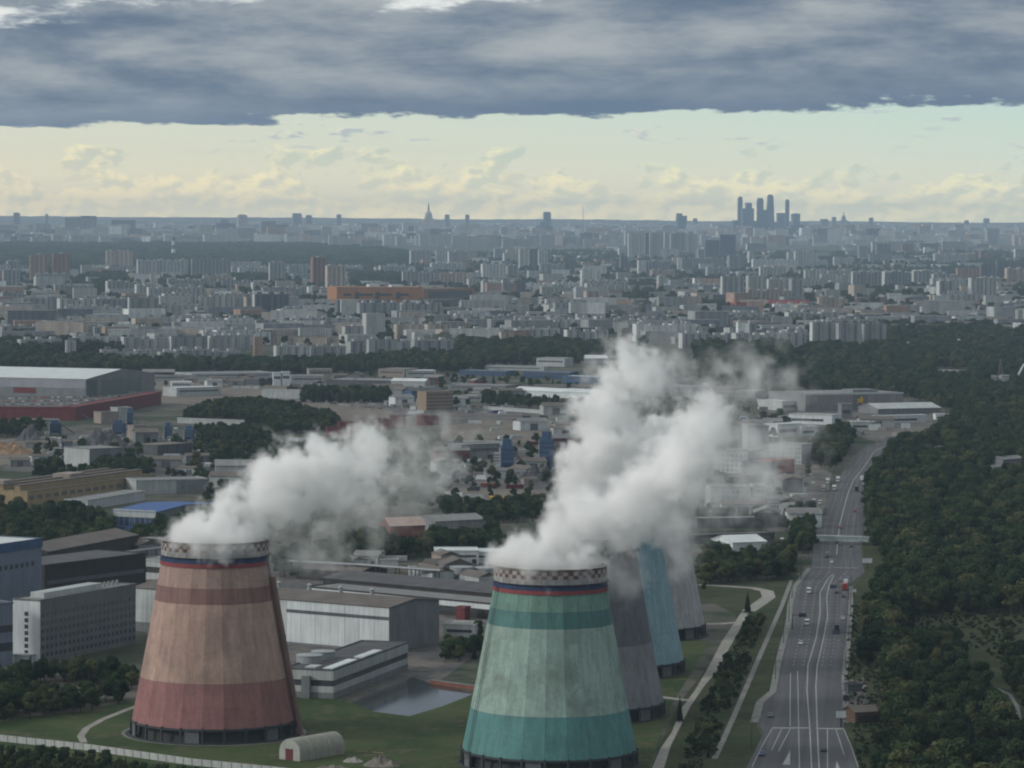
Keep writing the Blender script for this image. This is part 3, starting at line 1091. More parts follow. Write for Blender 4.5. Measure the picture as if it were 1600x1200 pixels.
# --- large turbine hall behind the red tower
def hall_extras(t, L, D, h):
    # big white cladding sheets on the front, one by one, and a grey end wall of sheets
    n = 18
    for i in range(n):
        x0, x1 = L * i / n + 0.06, L * (i + 1) / n - 0.06
        hi = i >= 11
        zt = h - 0.3
        MB().box(x0, x1, -0.16, 0.05, 1.0 if hi else 4.0, zt).build('cladding_sheet', M_WHITE if hi else plain('off_white_sheet', (0.56, 0.57, 0.56), .15, .15, streak=.2, vary=.06), W_)
    MB().box(L * 11 / n, L - .2, -0.26, 0.05, h - 5.3, h - 3.9).build('window_strip', M_DGREY, W_)
    MB().box(L * 3 / n, L * 10.6 / n, -0.26, 0.05, 2.4, 3.9).build('window_strip', M_DGREY, W_)
    for i in range(6):
        y0, y1 = D * i / 6 + 0.06, D * (i + 1) / 6 - 0.06
        MB().box(L - 0.05, L + 0.14, y0, y1, 0.6, h - 0.3).build('end_sheet', M_GREY, W_)
    for i in range(7):
        MB().lathe([(0.9, h + 2.0), (0.9, h + 4.6), (1.4, h + 4.7), (0, h + 5.6)], 10, L * (0.12 + 0.12 * i), D * 0.5, cap=False).build('roof_vent', M_STEEL, R_)


hall('turbine_hall', 'long white-fronted turbine hall with grey end wall behind the red cooling tower', 'industrial hall', (208, 985), (608, 1020), 918, 36.6, M_GREY, M_ROOFB, 'gable', rise=2.2, extras=hall_extras)
hall('annex_shed', 'long low annex with bright white fascia behind the turbine hall', 'shed', (480, 940), (768, 968), 918, 22, M_BROWN, M_ROOFG,
     strips=[('fascia', 0, 1, 0.66, 1.02, M_WHITE), ('window_strip', 0.05, 0.95, 0.3, 0.55, M_GLASS)])
hall('dark_shed', 'long dark brown roofed shed behind the white annex', 'shed', (505, 918), (790, 945), 903, 34, M_BROWN, M_TAR, 'gable', rise=2.5)
hall('dark_shed', 'dark brown shed beside the steam right of the red tower', 'shed', (470, 905), (560, 912), 888, 24, M_BROWN, M_ROOFB, 'gable', rise=2)
hall('kiosk', 'small red kiosk beside the white annex end', 'kiosk', (712, 968), (726, 969), 950, 5, M_RED, M_ROOFG)
hall('plant_block', 'low pale block between the turbine hall and the mint tower', 'shed', (693, 998), (742, 1000), 976, 12, M_PALE, M_ROOFG, strips=[('window_strip', 0.1, 0.9, 0.5, 0.7, M_GLASS)])


# --- pump house by the pond
def pump_extras(t, L, D, h):
    for z0, z1, m in ((0.0, 2.3, M_GREY), (2.3, 4.6, M_PALE), (6.9, 10.4, M_PALE)):
        b = MB()
        b.box(-0.3, L + 0.3, -0.35, -0.02, z0, z1)
        b.box(-0.35, -0.02, 0.0, D + 0.3, z0, z1)
        b.build('fascia', m if z0 else M_GREY, t)
    for z0, z1 in ((4.7, 6.8),):
        n = 20
        for i in range(n):
            MB().box(L * i / n + .15, L * (i + 1) / n - .15, -0.12, 0.02, z0, z1).build('window', M_GLASS, W_)
        for i in range(5):
            MB().box(-0.12, 0.02, D * i / 5 + .2, D * (i + 1) / 5 - .2, z0, z1).build('window', M_GLASS, W_)
    for x0, x1 in ((0.02, 0.34), (0.42, 0.68)):
        MB().box(L * x0, L * x1, 0.8, 4.6, h + 0.37, h + 0.9).build('roof_light', M_WHITE, R_)
    MB().box(L * 0.02, L * 0.1, D * 0.4, D * 0.62, h + .37, h + 1.1).build('roof_light', M_PALE, R_)
    for cx, cy, r in ((0.22, 0.86, 5.0), (0.36, 0.8, 4.6)):
        MB().lathe([(r, h), (r, h + 3.0), (r + .2, h + 3.0), (r + .2, h + 3.3), (0, h + 3.9)], 24, L * cx, D * cy, cap=False).build('roof_tank', M_STEEL, R_)
    MB().box(-2.2, -0.4, D * .45, D * .62, 0, h - 2).build('stair_tower', M_GREY, t)


hall('pump_house', 'two-storey white and dark banded pump house beside the cooling pond', 'industrial building', (520, 1092), (636, 1046), 1049, 19, M_DGREY, M_TAR, extras=pump_extras)


# --- grey panel office on the left
def office_extras(t, L, D, h):
    cols, rows = 22, 6
    wmesh = MB()
    wmesh.box(0, 1.7, -0.02, 0.12, 0, 1.5)
    wm = wmesh.mesh('window', M_GLASS)
    for r in range(rows):
        for c in range(cols):
            o = put('window', wm, W_, (L * (c + 0.28) / cols, -0.10, 2.2 + r * 3.25))
    # panels of the long side, their colour darkened for its shade
    for i in range(8):
        MB().box(L * i / 8 + .04, L * (i + 1) / 8 - .04, -0.09, 0.02, 20.3, h - .05).build('wall_panel', plain('shaded_office_panel', (0.185, 0.188, 0.185), .2, .15, streak=.25), W_)
    for r in range(7):
        MB().box(-0.28, -0.12, D * 0.5 - 0.8, D * 0.5 + .9, 3.2 + r * 2.6, 4.9 + r * 2.6).build('window', M_GLASS, W_)
    MB().box(L * 0.12, L * 0.72, D * .3, D * .8, h + .36, h + 2.6).build('penthouse', M_PALE, R_)
    for i in range(5):
        MB().lathe([(0.6, h + .3), (0.6, h + 2.2), (0, h + 2.4)], 8, L * (0.76 + 0.045 * i), D * 0.5, cap=False).build('roof_vent', M_STEEL, R_)
    MB().box(-5.0, -0.2, D * .2, D * .8, 0, 3.2).build('entrance_porch', M_WHITE, t)
    MB().box(-5.3, -0.2, D * .15, D * .85, 3.2, 3.6).build('porch_roof', M_PALE, t)


hall('office_block', 'seven-storey grey panel office with white windowed end left of the red tower', 'office building', (63, 1036), (212, 1006), 940, 13.0, plain('shaded_office_panel', (0.185, 0.188, 0.185), .2, .15, streak=.25), M_ROOFG, end=M_WHITE, extras=office_extras)  # grey wall colour includes the shade on the long side


def plant_extras(t, L, D, h):
    MB().box(-0.3, L + 0.3, -0.4, -0.02, h - 3.0, h + 0.85).build('blue_fascia', M_BLUE, W_)
    for i in range(9):
        MB().box(L * (0.45 + i * 0.055), L * (0.45 + i * 0.055) + 2.2, -0.15, 0.05, h - 10.5, h - 8.6).build('window', M_GLASS, W_)
    for i in range(10):
        MB().box(L * i / 10 + .05, L * (i + 1) / 10 - .05, -0.1, 0.03, 0.5, h - 11).build('wall_panel', M_BGREY, W_)
    MB().box(L * .2, L * .6, D * .3, D * .7, h + .36, h + 3.2).build('roof_housing', M_WHITE, R_)


hall('boiler_house', 'tall blue-grey boiler house with blue roof edge behind the panel office', 'industrial building', (-90, 1030), (65, 1000), 866, 30, M_BGREY, M_ROOFW, extras=plant_extras)
hall('lower_wing', 'dark lower wing at the foot of the boiler house', 'industrial building', (-60, 1048), (20, 1040), 950, 10, M_BGREY, M_TAR, strips=[('window_strip', 0.0, 1, 0.55, 0.66, M_GLASS), ('window_strip', 0, 1, 0.25, 0.38, M_GLASS)])
hall('dark_works', 'long dark brown works hall with banded walls behind the panel office', 'industrial hall', (70, 962), (228, 940), 885, 30, M_BROWN, M_TAR,
     strips=[('window_strip', 0.02, 0.98, 0.62, 0.70, M_DGREY), ('window_strip', 0.02, 0.98, 0.28, 0.4, M_DSTEEL)])
hall('dark_works', 'dark brown works hall with long ridged roof behind the banded one', 'industrial hall', (75, 898), (215, 870), 862, 26, M_BROWN, M_ROOFB, 'gable', rise=3)
hall('dark_works', 'small pale-roofed works shed left of the red tower rim', 'shed', (215, 905), (256, 908), 875, 16, M_PALE, M_ROOFG, strips=[('window_strip', .1, .9, .4, .7, M_BROWN)])
hall('dark_works', 'long low grey-roofed shed left of the red tower rim', 'shed', (208, 868), (262, 872), 842, 14, M_BROWN, M_ROOFG)


# --- arched hangar
def hangar():
    p = G(452, 1188)
    t = thing('arched_hangar', 'beige barrel-roofed hangar with red door on the lawn', 'hangar', p, R(52))
    r, L = 4.6, 23.0
    pts = [(-r, 0), (-r, 2.6)] + [(r * math.cos(a), 2.6 + r * math.sin(a)) for a in [math.pi - math.pi * i / 14 for i in range(1, 14)]] + [(r, 2.6), (r, 0)]
    m = plain('beige_sheet', (0.40, 0.375, 0.32), 0.15, 0.3, streak=0.2)
    n = len(pts)
    ribs = 11
    for k in range(ribs):          # corrugated bays, each a ring of sheet
        x0, x1 = L * k / ribs + 0.04, L * (k + 1) / ribs - 0.04
        b = MB()
        vs = [(x0, -q[0], q[1]) for q in pts] + [(x1, -q[0], q[1]) for q in pts]
        b.poly_faces(vs, [(i, i + 1, n + i + 1, n + i) for i in range(n - 1)])
        b.build('roof_bay', m, t)
    e = MB()
    e.face([(0.1, -q[0], q[1]) for q in pts])
    e.face([(L - 0.1, -q[0], q[1]) for q in pts][::-1])
    e.build('end_wall', plain('beige_end', (0.44, 0.42, 0.38), 0.12, 0.3, streak=.2), t)
    MB().box(-0.06, 0.05, -1.5, 1.7, 0, 3.6).build('door', M_RED, t)
    MB().box(-0.12, -0.04, -1.7, 1.9, 3.6, 3.85).build('door_track', M_DSTEEL, t)


hangar()


# --- heaps of rubble and planks beside the hangar, gravel and sand mounds further off
def heap(label, px, py, wpx, hpx, mat, cat='heap', name='gravel_heap', group=None, seed=0):
    p = G(px, py)
    mpp = p.length / F
    w = wpx * mpp
    h = hpx * mpp
    d = w * 0.8
    t = MB()
    n, m = 26, 14
    r_ = random.Random(seed)
    vs = []
    for j in range(m + 1):
        for i in range(n + 1):
            u, v = i / n * 2 - 1, j / m * 2 - 1
            q = max(0, 1 - math.hypot(u, v) ** 1.4)
            nz = 0.55 + 0.5 * mnoise.noise(Vector((u * 2.2 + seed * 7.1, v * 2.2, 0.2))) + 0.3 * mnoise.noise(Vector((u * 6 + seed, v * 6, 1.2)))
            vs.append((u * w / 2, v * d / 2, max(-0.1, h * 1.25 * q * nz) - (0.1 if q <= 0 else 0)))
    fs = [(j * (n + 1) + i, j * (n + 1) + i + 1, (j + 1) * (n + 1) + i + 1, (j + 1) * (n + 1) + i) for j in range(m) for i in range(n)]
    t.poly_faces(vs, fs)
    o = t.build(name, mat, None, p)
    tag(o, label, cat, group)
    return o


heap('brown heap of earth and planks beside the beige hangar', 596, 1196, 60, 18, M_SAND, name='earth_heap', seed=3)
heap('small pale rubble heap against the beige hangar', 552, 1190, 34, 10, M_CONC, name='rubble_heap', seed=5)
heap('tan earth heap at the foot of the pale rubble', 520, 1203, 70, 10, M_SAND, name='earth_heap', seed=6)
heap('dark grey gravel mound beside the orange sand', 50, 688, 56, 26, M_GRAVEL, seed=11)
heap('largest dark grey gravel mound, between blue hoppers', 162, 702, 90, 42, M_GRAVEL, seed=12)
heap('low grey gravel mound behind the concrete works building', 215, 705, 60, 16, M_GRAVEL, seed=13)
heap('orange sand mound at the edge of the gravel works', 8, 708, 90, 26, M_SANDHEAP, name='sand_heap', seed=14)
heap('dark gravel mound under the slim blue plant tower', 838, 752, 66, 36, M_GRAVEL, seed=15)
heap('dark gravel mound behind the white trucks', 742, 706, 60, 10, M_GRAVEL, seed=16)
heap('dark gravel mound beside the white trucks', 720, 748, 50, 10, M_GRAVEL, seed=17)
for i, (dx, dy, a) in enumerate([(578, 1186, 20), (590, 1182, -30), (604, 1188, 60), (565, 1180, 5)]):
    b = MB()
    b.box(-2.2, 2.2, -0.15, 0.15, 0.1, 0.3)
    o = b.build('timber_plank', M_BUFF, None, G(dx, dy) + Vector((0, 0, 1.2)), R(a))
    tag(o, 'loose pale timber plank lying on the earth heap by the hangar', 'plank', 'planks by the hangar')


# --- ochre warehouse with roof monitors
def ochre_extras(t, L, D, h):
    for i in range(3):
        y0 = D * (0.16 + 0.28 * i)
        MB().box(2, L - 2, y0, y0 + 3.5, h + .37, h + 3.6).build('roof_monitor', M_OCHRE, R_)
        MB().box(1.6, L - 1.6, y0 - .4, y0 + 3.9, h + 3.6, h + 4.0).build('monitor_roof', M_ROOFB, R_)
    MB().box(L * .04, L * .12, D * .5, D * .8, h + .37, h + 6).build('roof_housing', M_PINK, R_)
    MB().box(L * .46, L * .58, D * .3, D * .6, h + .37, h + 6).build('roof_housing', M_PINK, R_)
    for i in range(16):
        MB().box(L * (i + .2) / 16, L * (i + .8) / 16, -0.12, 0.05, h * 0.45, h * 0.7).build('window', M_ROOFB, W_)


hall('ochre_warehouse', 'long ochre warehouse with stepped roof monitors among the trees', 'warehouse', (43, 791), (238, 763), 769, 42, M_OCHRE, M_ROOFB, extras=ochre_extras, end=M_OCHRE)
hall('grey_shed', 'low grey shed with pale front beside the ochre warehouse', 'shed', (213, 773), (325, 770), 752, 24, M_PALE, M_ROOFG, strips=[('side_panel', 0.56, 1.0, 0, 1.0, M_GREY)])
hall('pale_shed', 'pale low-roofed shed in front of the grey shed', 'shed', (137, 797), (226, 782), 783, 16, M_PALE, M_ROOFG)


def blue_extras(t, L, D, h):
    MB().box(-0.3, L + 0.3, -0.5, -0.02, h - 3.2, h + 1.2).build('fascia', M_PALE, t)
    for i in range(8):
        MB().box(L * i / 8 + .3, L * (i + 1) / 8 - .3, -0.1, 0.03, 0.3, h - 3.6).build('door', M_NAVY if i % 3 else M_BLUE, t)


hall('blue_roof_warehouse', 'warehouse with bright blue roof and white fascia left of the steam', 'warehouse', (178, 822), (243, 825), 798, 75, M_GREY, M_BLUEROOF, 'gable', rise=2.0, extras=blue_extras)
hall('blue_container', 'blue container under the bright blue-roofed warehouse', 'container', (180, 834), (206, 835), 824, 4, M_BLUE, M_BLUE)
hall('concrete_works_building', 'square grey concrete works building with pale front by the gravel mounds', 'industrial building', (100, 727), (140, 731), 699, 30, M_GREY, M_ROOFG,
     strips=[('front_panel', 0, 1, 0.02, 1.0, M_PALE)])


# blue hoppers and silos of the gravel works
def hopper(px, py0, py1, wpx, label, mat, name='plant_silo', deck=True, group=None):
    p = G(px, py0)
    mpp = p.length / F
    w = wpx * mpp
    h = Zat(px, py1, dist(p))
    t = thing(name, label, 'silo', p, R(rnd.uniform(-10, 25)), group)
    q = w / 2
    MB().box(-q, q, -q, q, h * .30, h * .8).build('bin', mat, t)
    c = MB()
    c.poly_faces([(-q, -q, h * .30), (q, -q, h * .30), (q, q, h * .30), (-q, q, h * .30), (-q * .5, -q * .5, h * .14), (q * .5, -q * .5, h * .14), (q * .5, q * .5, h * .14), (-q * .5, q * .5, h * .14)],
                 [(0, 1, 5, 4), (1, 2, 6, 5), (2, 3, 7, 6), (3, 0, 4, 7), (4, 5, 6, 7)])
    c.build('hopper_cone', mat, t)
    for sx in (-1, 1):
        for sy in (-1, 1):
            MB().tube((sx * q * .9, sy * q * .9, -.2), (sx * q * .9, sy * q * .9, h * .32), max(.5, q * .14), n=4).build('leg', mat, t)
    if deck:
        MB().box(-q * .7, q * .5, -q * .6, q * .6, h * .8, h).build('top_housing', mat, t)
        MB().tube((q * .7, 0, h * .8), (q * .7, 0, h * 1.04), w * .08, n=6).build('vent_pipe', M_STEEL, t)
    MB().tube((-q - .4, -q, 0), (-q - .4, -q, h * .8), 0.3, n=4).build('ladder', M_STEEL, t)
    for z in (.42, .55, .68):
        MB().box(-q - .25, q + .25, -q - .25, q + .25, h * z, h * z + .5).build('walkway', M_DSTEEL, t)
    if deck:
        MB().tube((q * .4, q, h * .85), (q * 3.6, q * 2.2, 1.0), w * .07, n=4).build('conveyor', M_GREY, t)
        MB().box(-q * 1.7, -q - .05, -q * .7, q * .7, -.2, h * .22).build('cabin', M_PALE, t)


hopper(263, 688, 660, 11, 'slim bright blue silo tower in the gravel works', M_BLUE)
hopper(296, 690, 665, 13, 'wide blue silo beside the slim blue one', M_BLUE)
hopper(86, 680, 656, 18, 'blue and white hopper above the grey gravel mound', M_BLUE)
hopper(186, 682, 656, 17, 'blue hopper behind the largest gravel mound', M_BLUE)
hopper(109, 656, 636, 16, 'blue hopper in front of the red wall', M_BLUE)
hopper(203, 668, 638, 9, 'blue tower beside the stacked pale modules', M_BLUE)
hopper(274, 686, 664, 8, 'white silo between the two blue silos', M_WHITE, deck=False)
hopper(84, 700, 679, 6, 'slim white cement silo beside the concrete works building', M_WHITE, deck=False, group='white cement silos')
hopper(93, 701, 680, 6, 'slim white cement silo nearer the concrete works building', M_WHITE, deck=False, group='white cement silos')
hopper(792, 738, 686, 20, 'dark blue plant tower nearer the white trucks', M_BLUE)
hopper(854, 730, 674, 20, 'dark blue plant tower beside the big steam column', M_BLUE)
hopper(777, 735, 700, 8, 'pale slim silo against the dark blue plant tower', M_PALE, deck=False)
hall('container_stack', 'stack of pinkish containers in the gravel works', 'container', (209, 687), (228, 686), 666, 8, M_PINK, M_PINK)
hall('module_stack', 'stepped pile of pale site modules in front of the red wall', 'site office', (158, 662), (186, 661), 645, 12, M_PINK, M_ROOFG)
hall('module_stack', 'taller pale site module beside the blue tower', 'site office', (184, 656), (205, 655), 638, 10, M_PALE, M_ROOFG)
hall('flat_shed', 'low sandy flat-roofed shed right of the blue silos', 'shed', (246, 712), (300, 708), 697, 26, M_DGREY, M_SAND)
hall('pale_shed', 'pale-roofed shed half hidden by the left steam plume', 'shed', (337, 742), (420, 742), 728, 40, M_PALE, M_ROOFG, 'gable', rise=3)


# --- white-roofed hall far left and its neighbours
def white_extras(t, L, D, h):
    MB().box(L - .05, L + .15, D * .02, D * .16, 1, h - 1.5).build('door', M_DGREY, t)
    MB().box(L - .05, L + .15, D * .22, D * .8, 1, h - 2.5).build('glazed_wall', plain('green_glass', (0.10, 0.13, 0.125), .2, .1, rough=.4), W_)
    MB().box(L * .45, L * .62, -0.2, 0.05, 3, 8.5).build('loading_door', M_RED, W_)
    for i in range(12):
        MB().box(L * i / 12 + .1, L * (i + 1) / 12 - .1, -0.1, 0.03, 9, h - .2).build('wall_panel', plain('lilac_grey_panel', (0.335, 0.335, 0.365), .12, .1, vary=.05), W_)


hall('white_roof_hall', 'large hall with shallow white roof behind the rows of parked cars', 'hall', (-70, 616), (134, 621), 588, 165, M_GREY, M_ROOFW, 'gable', rise=7, extras=white_extras)
hall('red_hall', 'long low dark red hall below the rows of parked cars', 'warehouse', (-60, 656), (118, 657), 637, 10, M_RED, M_RED, strips=[('pale_strip', 0.45, 0.85, 0.05, 0.16, M_PALE)])
hall('red_hall', 'dark red hall wing tapering away to the sandy ground', 'warehouse', (118, 657), (252, 632), 637, 12, M_RED, M_RED)
hall('concrete_fence', 'pale concrete fence line in front of the dark grove', 'fence', (277, 661), (381, 665), 654, 2, M_PALE, M_PALE)

LOW = [
    # A, B, ytop, depth, wall, roof, style, label
    ((427, 603), (439, 603), 583, 12, M_WHITE, M_ROOFW, 'flat', 'white cube building, the wider of the pair by the sandy ground'),
    ((441, 603), (453, 603), 582, 12, M_WHITE, M_ROOFW, 'flat', 'white cube building nearer the long dark warehouse'),
    ((454, 600), (506, 600), 588, 30, M_PALE, M_ROOFG, 'flat', 'pale shed right of the two white cubes'),
    ((409, 622), (468, 623), 610, 10, M_PALE, M_ROOFW, 'flat', 'low white strip building above the dark grove'),
    ((483, 590), (519, 590), 578, 30, M_PINK, M_ROOFG, 'flat', 'pinkish shed behind the pair of white cubes'),
    ((591, 589), (632, 590), 577, 40, M_PINK, M_ROOFG, 'flat', 'pinkish shed at the end of the long grey roof'),
    ((634, 590), (681, 590), 580, 30, M_PALE, M_ROOFW, 'flat', 'pale white shed beside the pinkish one'),
    ((611, 606), (664, 607), 595, 20, M_PALE, M_ROOFW, 'gable', 'white-roofed shed in front of the pinkish sheds'),
    ((510, 602), (610, 604), 594, 60, M_DGREY, M_ROOFG, 'flat', 'long dark warehouse with flat grey roof'),
    ((190, 596), (300, 594), 589, 60, M_PALE, M_ROOFG, 'flat', 'long pale roof beside the white-roofed hall'),
    ((300, 592), (430, 590), 585, 50, M_PALE, M_ROOFG, 'flat', 'long pale roof below the tree belt'),
    ((268, 606), (300, 606), 598, 26, M_WHITE, M_ROOFW, 'flat', 'small white-roofed shed behind the sandy ground'),
    ((276, 620), (345, 618), 607, 26, M_PALE, M_ROOFW, 'flat', 'white flat-roofed store above the dark grove'),
    ((330, 604), (350, 604), 590, 20, M_PINK, M_ROOFG, 'flat', 'pinkish block among the long pale roofs'),
    ((352, 600), (405, 602), 592, 40, M_DGREY, M_TAR, 'flat', 'dark flat-roofed store left of the white cubes'),
    ((721, 718), (780, 716), 696, 20, M_GREY, M_ROOFG, 'flat', 'grey barrack building left of the dark blue plant tower'),
    ((680, 832), (758, 828), 815, 22, M_GREY, M_ROOFG, 'gable', 'house with wide grey hipped roof behind the trees'),
    ((552, 886), (590, 887), 868, 16, M_PALE, M_ROOFG, 'gable', 'grey gabled shed below the left steam plume'),
    ((681, 882), (748, 882), 862, 20, M_WHITE, M_ROOFW, 'flat', 'white flat-roofed building above the two tanks'),
    ((745, 880), (790, 880), 864, 20, M_WHITE, M_ROOFW, 'flat', 'white building half behind the checked rim of the mint tower'),
    ((595, 888), (622, 888), 876, 10, M_PALE, M_ROOFG, 'flat', 'pale small shed right of the gabled shed'),
    ((640, 905), (690, 905), 890, 14, M_PALE, M_ROOFG, 'flat', 'pale low store left of the two tanks'),
    ((800, 618), (880, 622), 609, 24, M_WHITE, M_ROOFW, 'gable', 'long white-roofed store left of the steam column'),
    ((880, 622), (925, 624), 612, 24, M_WHITE, M_ROOFW, 'gable', 'white-roofed store touching the steam column'),
    ((817, 590), (890, 592), 581, 24, M_BLUE, M_ROOFG, 'flat', 'blue-walled warehouse with pale roof edge'),
    ((880, 598), (948, 600), 588, 24, M_BLUE, M_ROOFW, 'flat', 'blue-walled warehouse with white roof before the steam'),
    ((718, 586), (790, 588), 579, 24, M_BLUE, M_ROOFG, 'flat', 'low blue warehouse below the tree belt'),
    ((838, 572), (882, 573), 560, 30, M_PALE, M_ROOFG, 'flat', 'pale box building among trees above the blue warehouses'),
    ((914, 568), (950, 568), 560, 30, M_PALE, M_ROOFW, 'gable', 'white hipped hall beside the steam column top'),
    ((758, 578), (850, 580), 572, 20, M_PALE, M_ROOFG, 'flat', 'long pale store behind the blue warehouses'),
    ((700, 610), (790, 612), 602, 40, M_GREY, M_ROOFG, 'flat', 'long flat grey store behind the buff brick building'),
    ((755, 640), (900, 650), 636, 3, M_PALE, M_PALE, 'flat', 'low pale fence wall along the sandy field'),
    ((720, 628), (752, 628), 619, 16, M_PALE, M_ROOFW, 'flat', 'white-roofed shed right of the buff brick building'),
    ((1035, 612), (1110, 614), 604, 40, M_GREY, M_ROOFG, 'flat', 'grey store seen between the two steam columns'),
    ((1100, 620), (1180, 622), 611, 40, M_GREY, M_ROOFG, 'flat', 'grey store under the thin drifting steam'),
    ((1145, 862), (1197, 860), 848, 24, M_WHITE, M_ROOFW, 'gable', 'white-roofed shed among trees right of the light grey tower'),
    ((1085, 850), (1210, 846), 838, 14, M_BROWN, M_TAR, 'flat', 'long dark low shed behind the light grey tower'),
    ((1090, 826), (1215, 824), 812, 16, M_DGREY, M_ROOFG, 'flat', 'grey low workshop in front of the white offices'),
]
for A, B, yt, d, w, rf, k, lab in LOW:
    nm = 'warehouse' if d >= 30 else ('fence_wall' if d <= 3 else 'shed')
    hall(nm, lab, nm.replace('_', ' '), A, B, yt, d, w, rf, k, strips=[('window_strip', .06, .94, .55, .75, M_DGREY)] if (k == 'flat' and d >= 12 and w not in (M_DGREY,)) else ())


def windows_front(n, rows, mat=M_GLASS, wz=1.5, z0=1.2):
    def f(t, L, D, h):
        step = (h - z0) / rows
        me = MB().box(0, L / n * .55, -0.1, 0.04, 0, min(wz, step * .55)).mesh('window', mat)
        for r in range(rows):
            for c in range(n):
                put('window', me, W_, (L * (c + .22) / n, 0, z0 + r * step))
    return f


hall('buff_building', 'five-storey buff brick building among parked trucks', 'building', (666, 642), (708, 641), 613, 18, M_BUFF, M_ROOFG, extras=windows_front(12, 5))
hall('brick_house', 'red brick house with pink ribbed roof below the left steam plume', 'house', (610, 845), (664, 843), 822, 14, M_BRICKR, plain('pink_roof', (0.50, 0.36, 0.31), 0.15, 0.4), 'gable', rise=4, extras=windows_front(6, 1))


def tank(px, py0, py1, wpx, label):
    p = G(px, py0)
    r = wpx * p.length / F / 2
    h = Zat(px, py1, dist(p))
    t = thing('storage_tank', label, 'tank', p, 0, 'grey storage tanks')
    MB().lathe([(r, -.2), (r, h), (r + .15, h), (r + .15, h + .25), (0, h + r * .14)], 28, cap=False).build('shell', M_STEEL, t)
    n = 12
    st = MB()
    for i in range(n):
        a = R(-150 + i * 6)
        st.box((r + .1) * math.cos(a), (r + .1) * math.cos(a) + .7, (r + .1) * math.sin(a) - .7, (r + .1) * math.sin(a), h * i / n, h * i / n + .2)
    st.build('stair', M_DSTEEL, t)
    MB().lathe([(r + .12, h * .5), (r + .12, h * .5 + .25)], 28, cap=False).build('hoop', M_DSTEEL, t)


tank(721, 911, 886, 37, 'round grey storage tank below the white flat-roofed building')
tank(759, 910, 887, 36, 'round grey storage tank beside the mint tower rim')

# red containers near the first plume
for i, (x0, x1, y0, y1) in enumerate([(511, 530, 682, 669), (530, 555, 679, 661), (592, 612, 671, 656), (610, 634, 669, 651), (651, 668, 665, 651), (668, 686, 664, 652)]):
    labs = ['red container half sunk in the plume, lower of the joined pair', 'red container beside the grove tip', 'red container block behind the plume, wider half', 'tall red container block behind the plume',
            'red container in front of the buff brick building', 'red container by the sandy field']
    hall('red_container', labs[i], 'container', (x0, y0), (x1, y0), y1, 14, M_RED, M_RED, group='red containers')

# white offices behind the steam, wall and window colours softened for its veil
OFF = [((1113, 738), (1168, 740), 705, 30, M_PALE, 'pale office wing deep in the steam'), ((1168, 722), (1201, 722), 666, 26, M_PALE, 'tallest white office block behind the steam'),
       ((1201, 724), (1252, 726), 694, 20, M_PALE, 'white office wing above the red building'), ((1110, 800), (1172, 800), 762, 24, M_PALE, 'long white office wing lowest in the steam'),
       ((1178, 800), (1198, 800), 760, 20, M_PALE, 'narrow pale office block with dark tree in front'), ((1196, 800), (1230, 800), 778, 18, M_WHITE, 'white low office block at the parking yard'),
       ((1160, 742), (1205, 744), 722, 24, M_GREY, 'grey office block left of the red building')]
for A, B, yt, d, w, lab in OFF:
    hall('office_block', lab, 'office building', A, B, yt, d, w, M_ROOFG, extras=windows_front(8, 4, plain('veiled_office_glass', (0.26, 0.29, 0.30), .2, .3, rough=.4)))
hall('red_building', 'dull red building left of the highway bend', 'building', (1207, 743), (1241, 742), 720, 18, plain('dull_red_wall', (0.33, 0.11, 0.095), .15, .3, streak=.15), M_BRICKR, strips=[('shop_front', 0.05, .95, 0.0, 0.2, M_DSTEEL)])


# --- shopping centre at the head of the highway
def shop_extras(t, L, D, h):
    for i in range(14):
        MB().box(L * i / 14 + .1, L * (i + 1) / 14 - .1, -0.14, 0.03, h * .35, h - .2).build('wall_panel', plain('taupe_panel', (0.27, 0.245, 0.24), .12, .2, vary=.08), W_)
    MB().box(-0.4, L + 0.4, -0.5, -0.15, h - .6, h + 1).build('fascia', M_PALE, t)
    # yellow emblem: a slanted star-like mark on a plain panel
    cx, cz, s = L * .555, h * .62, 4.6
    MB().box(cx - 8, cx + 8, -0.3, -0.14, h * .1, h * 1.02).build('sign_panel', plain('grey_sign', (0.16, 0.16, 0.17), .1, .3), W_)
    em = MB()
    pts = [(-.95, -.75), (-.35, -.15), (-.8, .2), (-.15, .3), (.45, 1.0), (.55, .35), (1.0, .45), (.6, -.1), (.8, -.9), (.1, -.35)]
    em.poly_faces([(cx + s * a, -0.34, cz + s * b) for a, b in pts] + [(cx + s * a, -0.5, cz + s * b) for a, b in pts],
                  [tuple(range(10, 20))[::-1]] + [(i, (i + 1) % 10, 10 + (i + 1) % 10, 10 + i) for i in range(10)])
    em.build('emblem', plain('yellow_sign', (0.75, 0.45, 0.03), .1, .5), t)
    MB().box(L * .6, L * .85, D * .3, D * .6, h + .4, h + 3).build('roof_housing', M_GREY, R_)


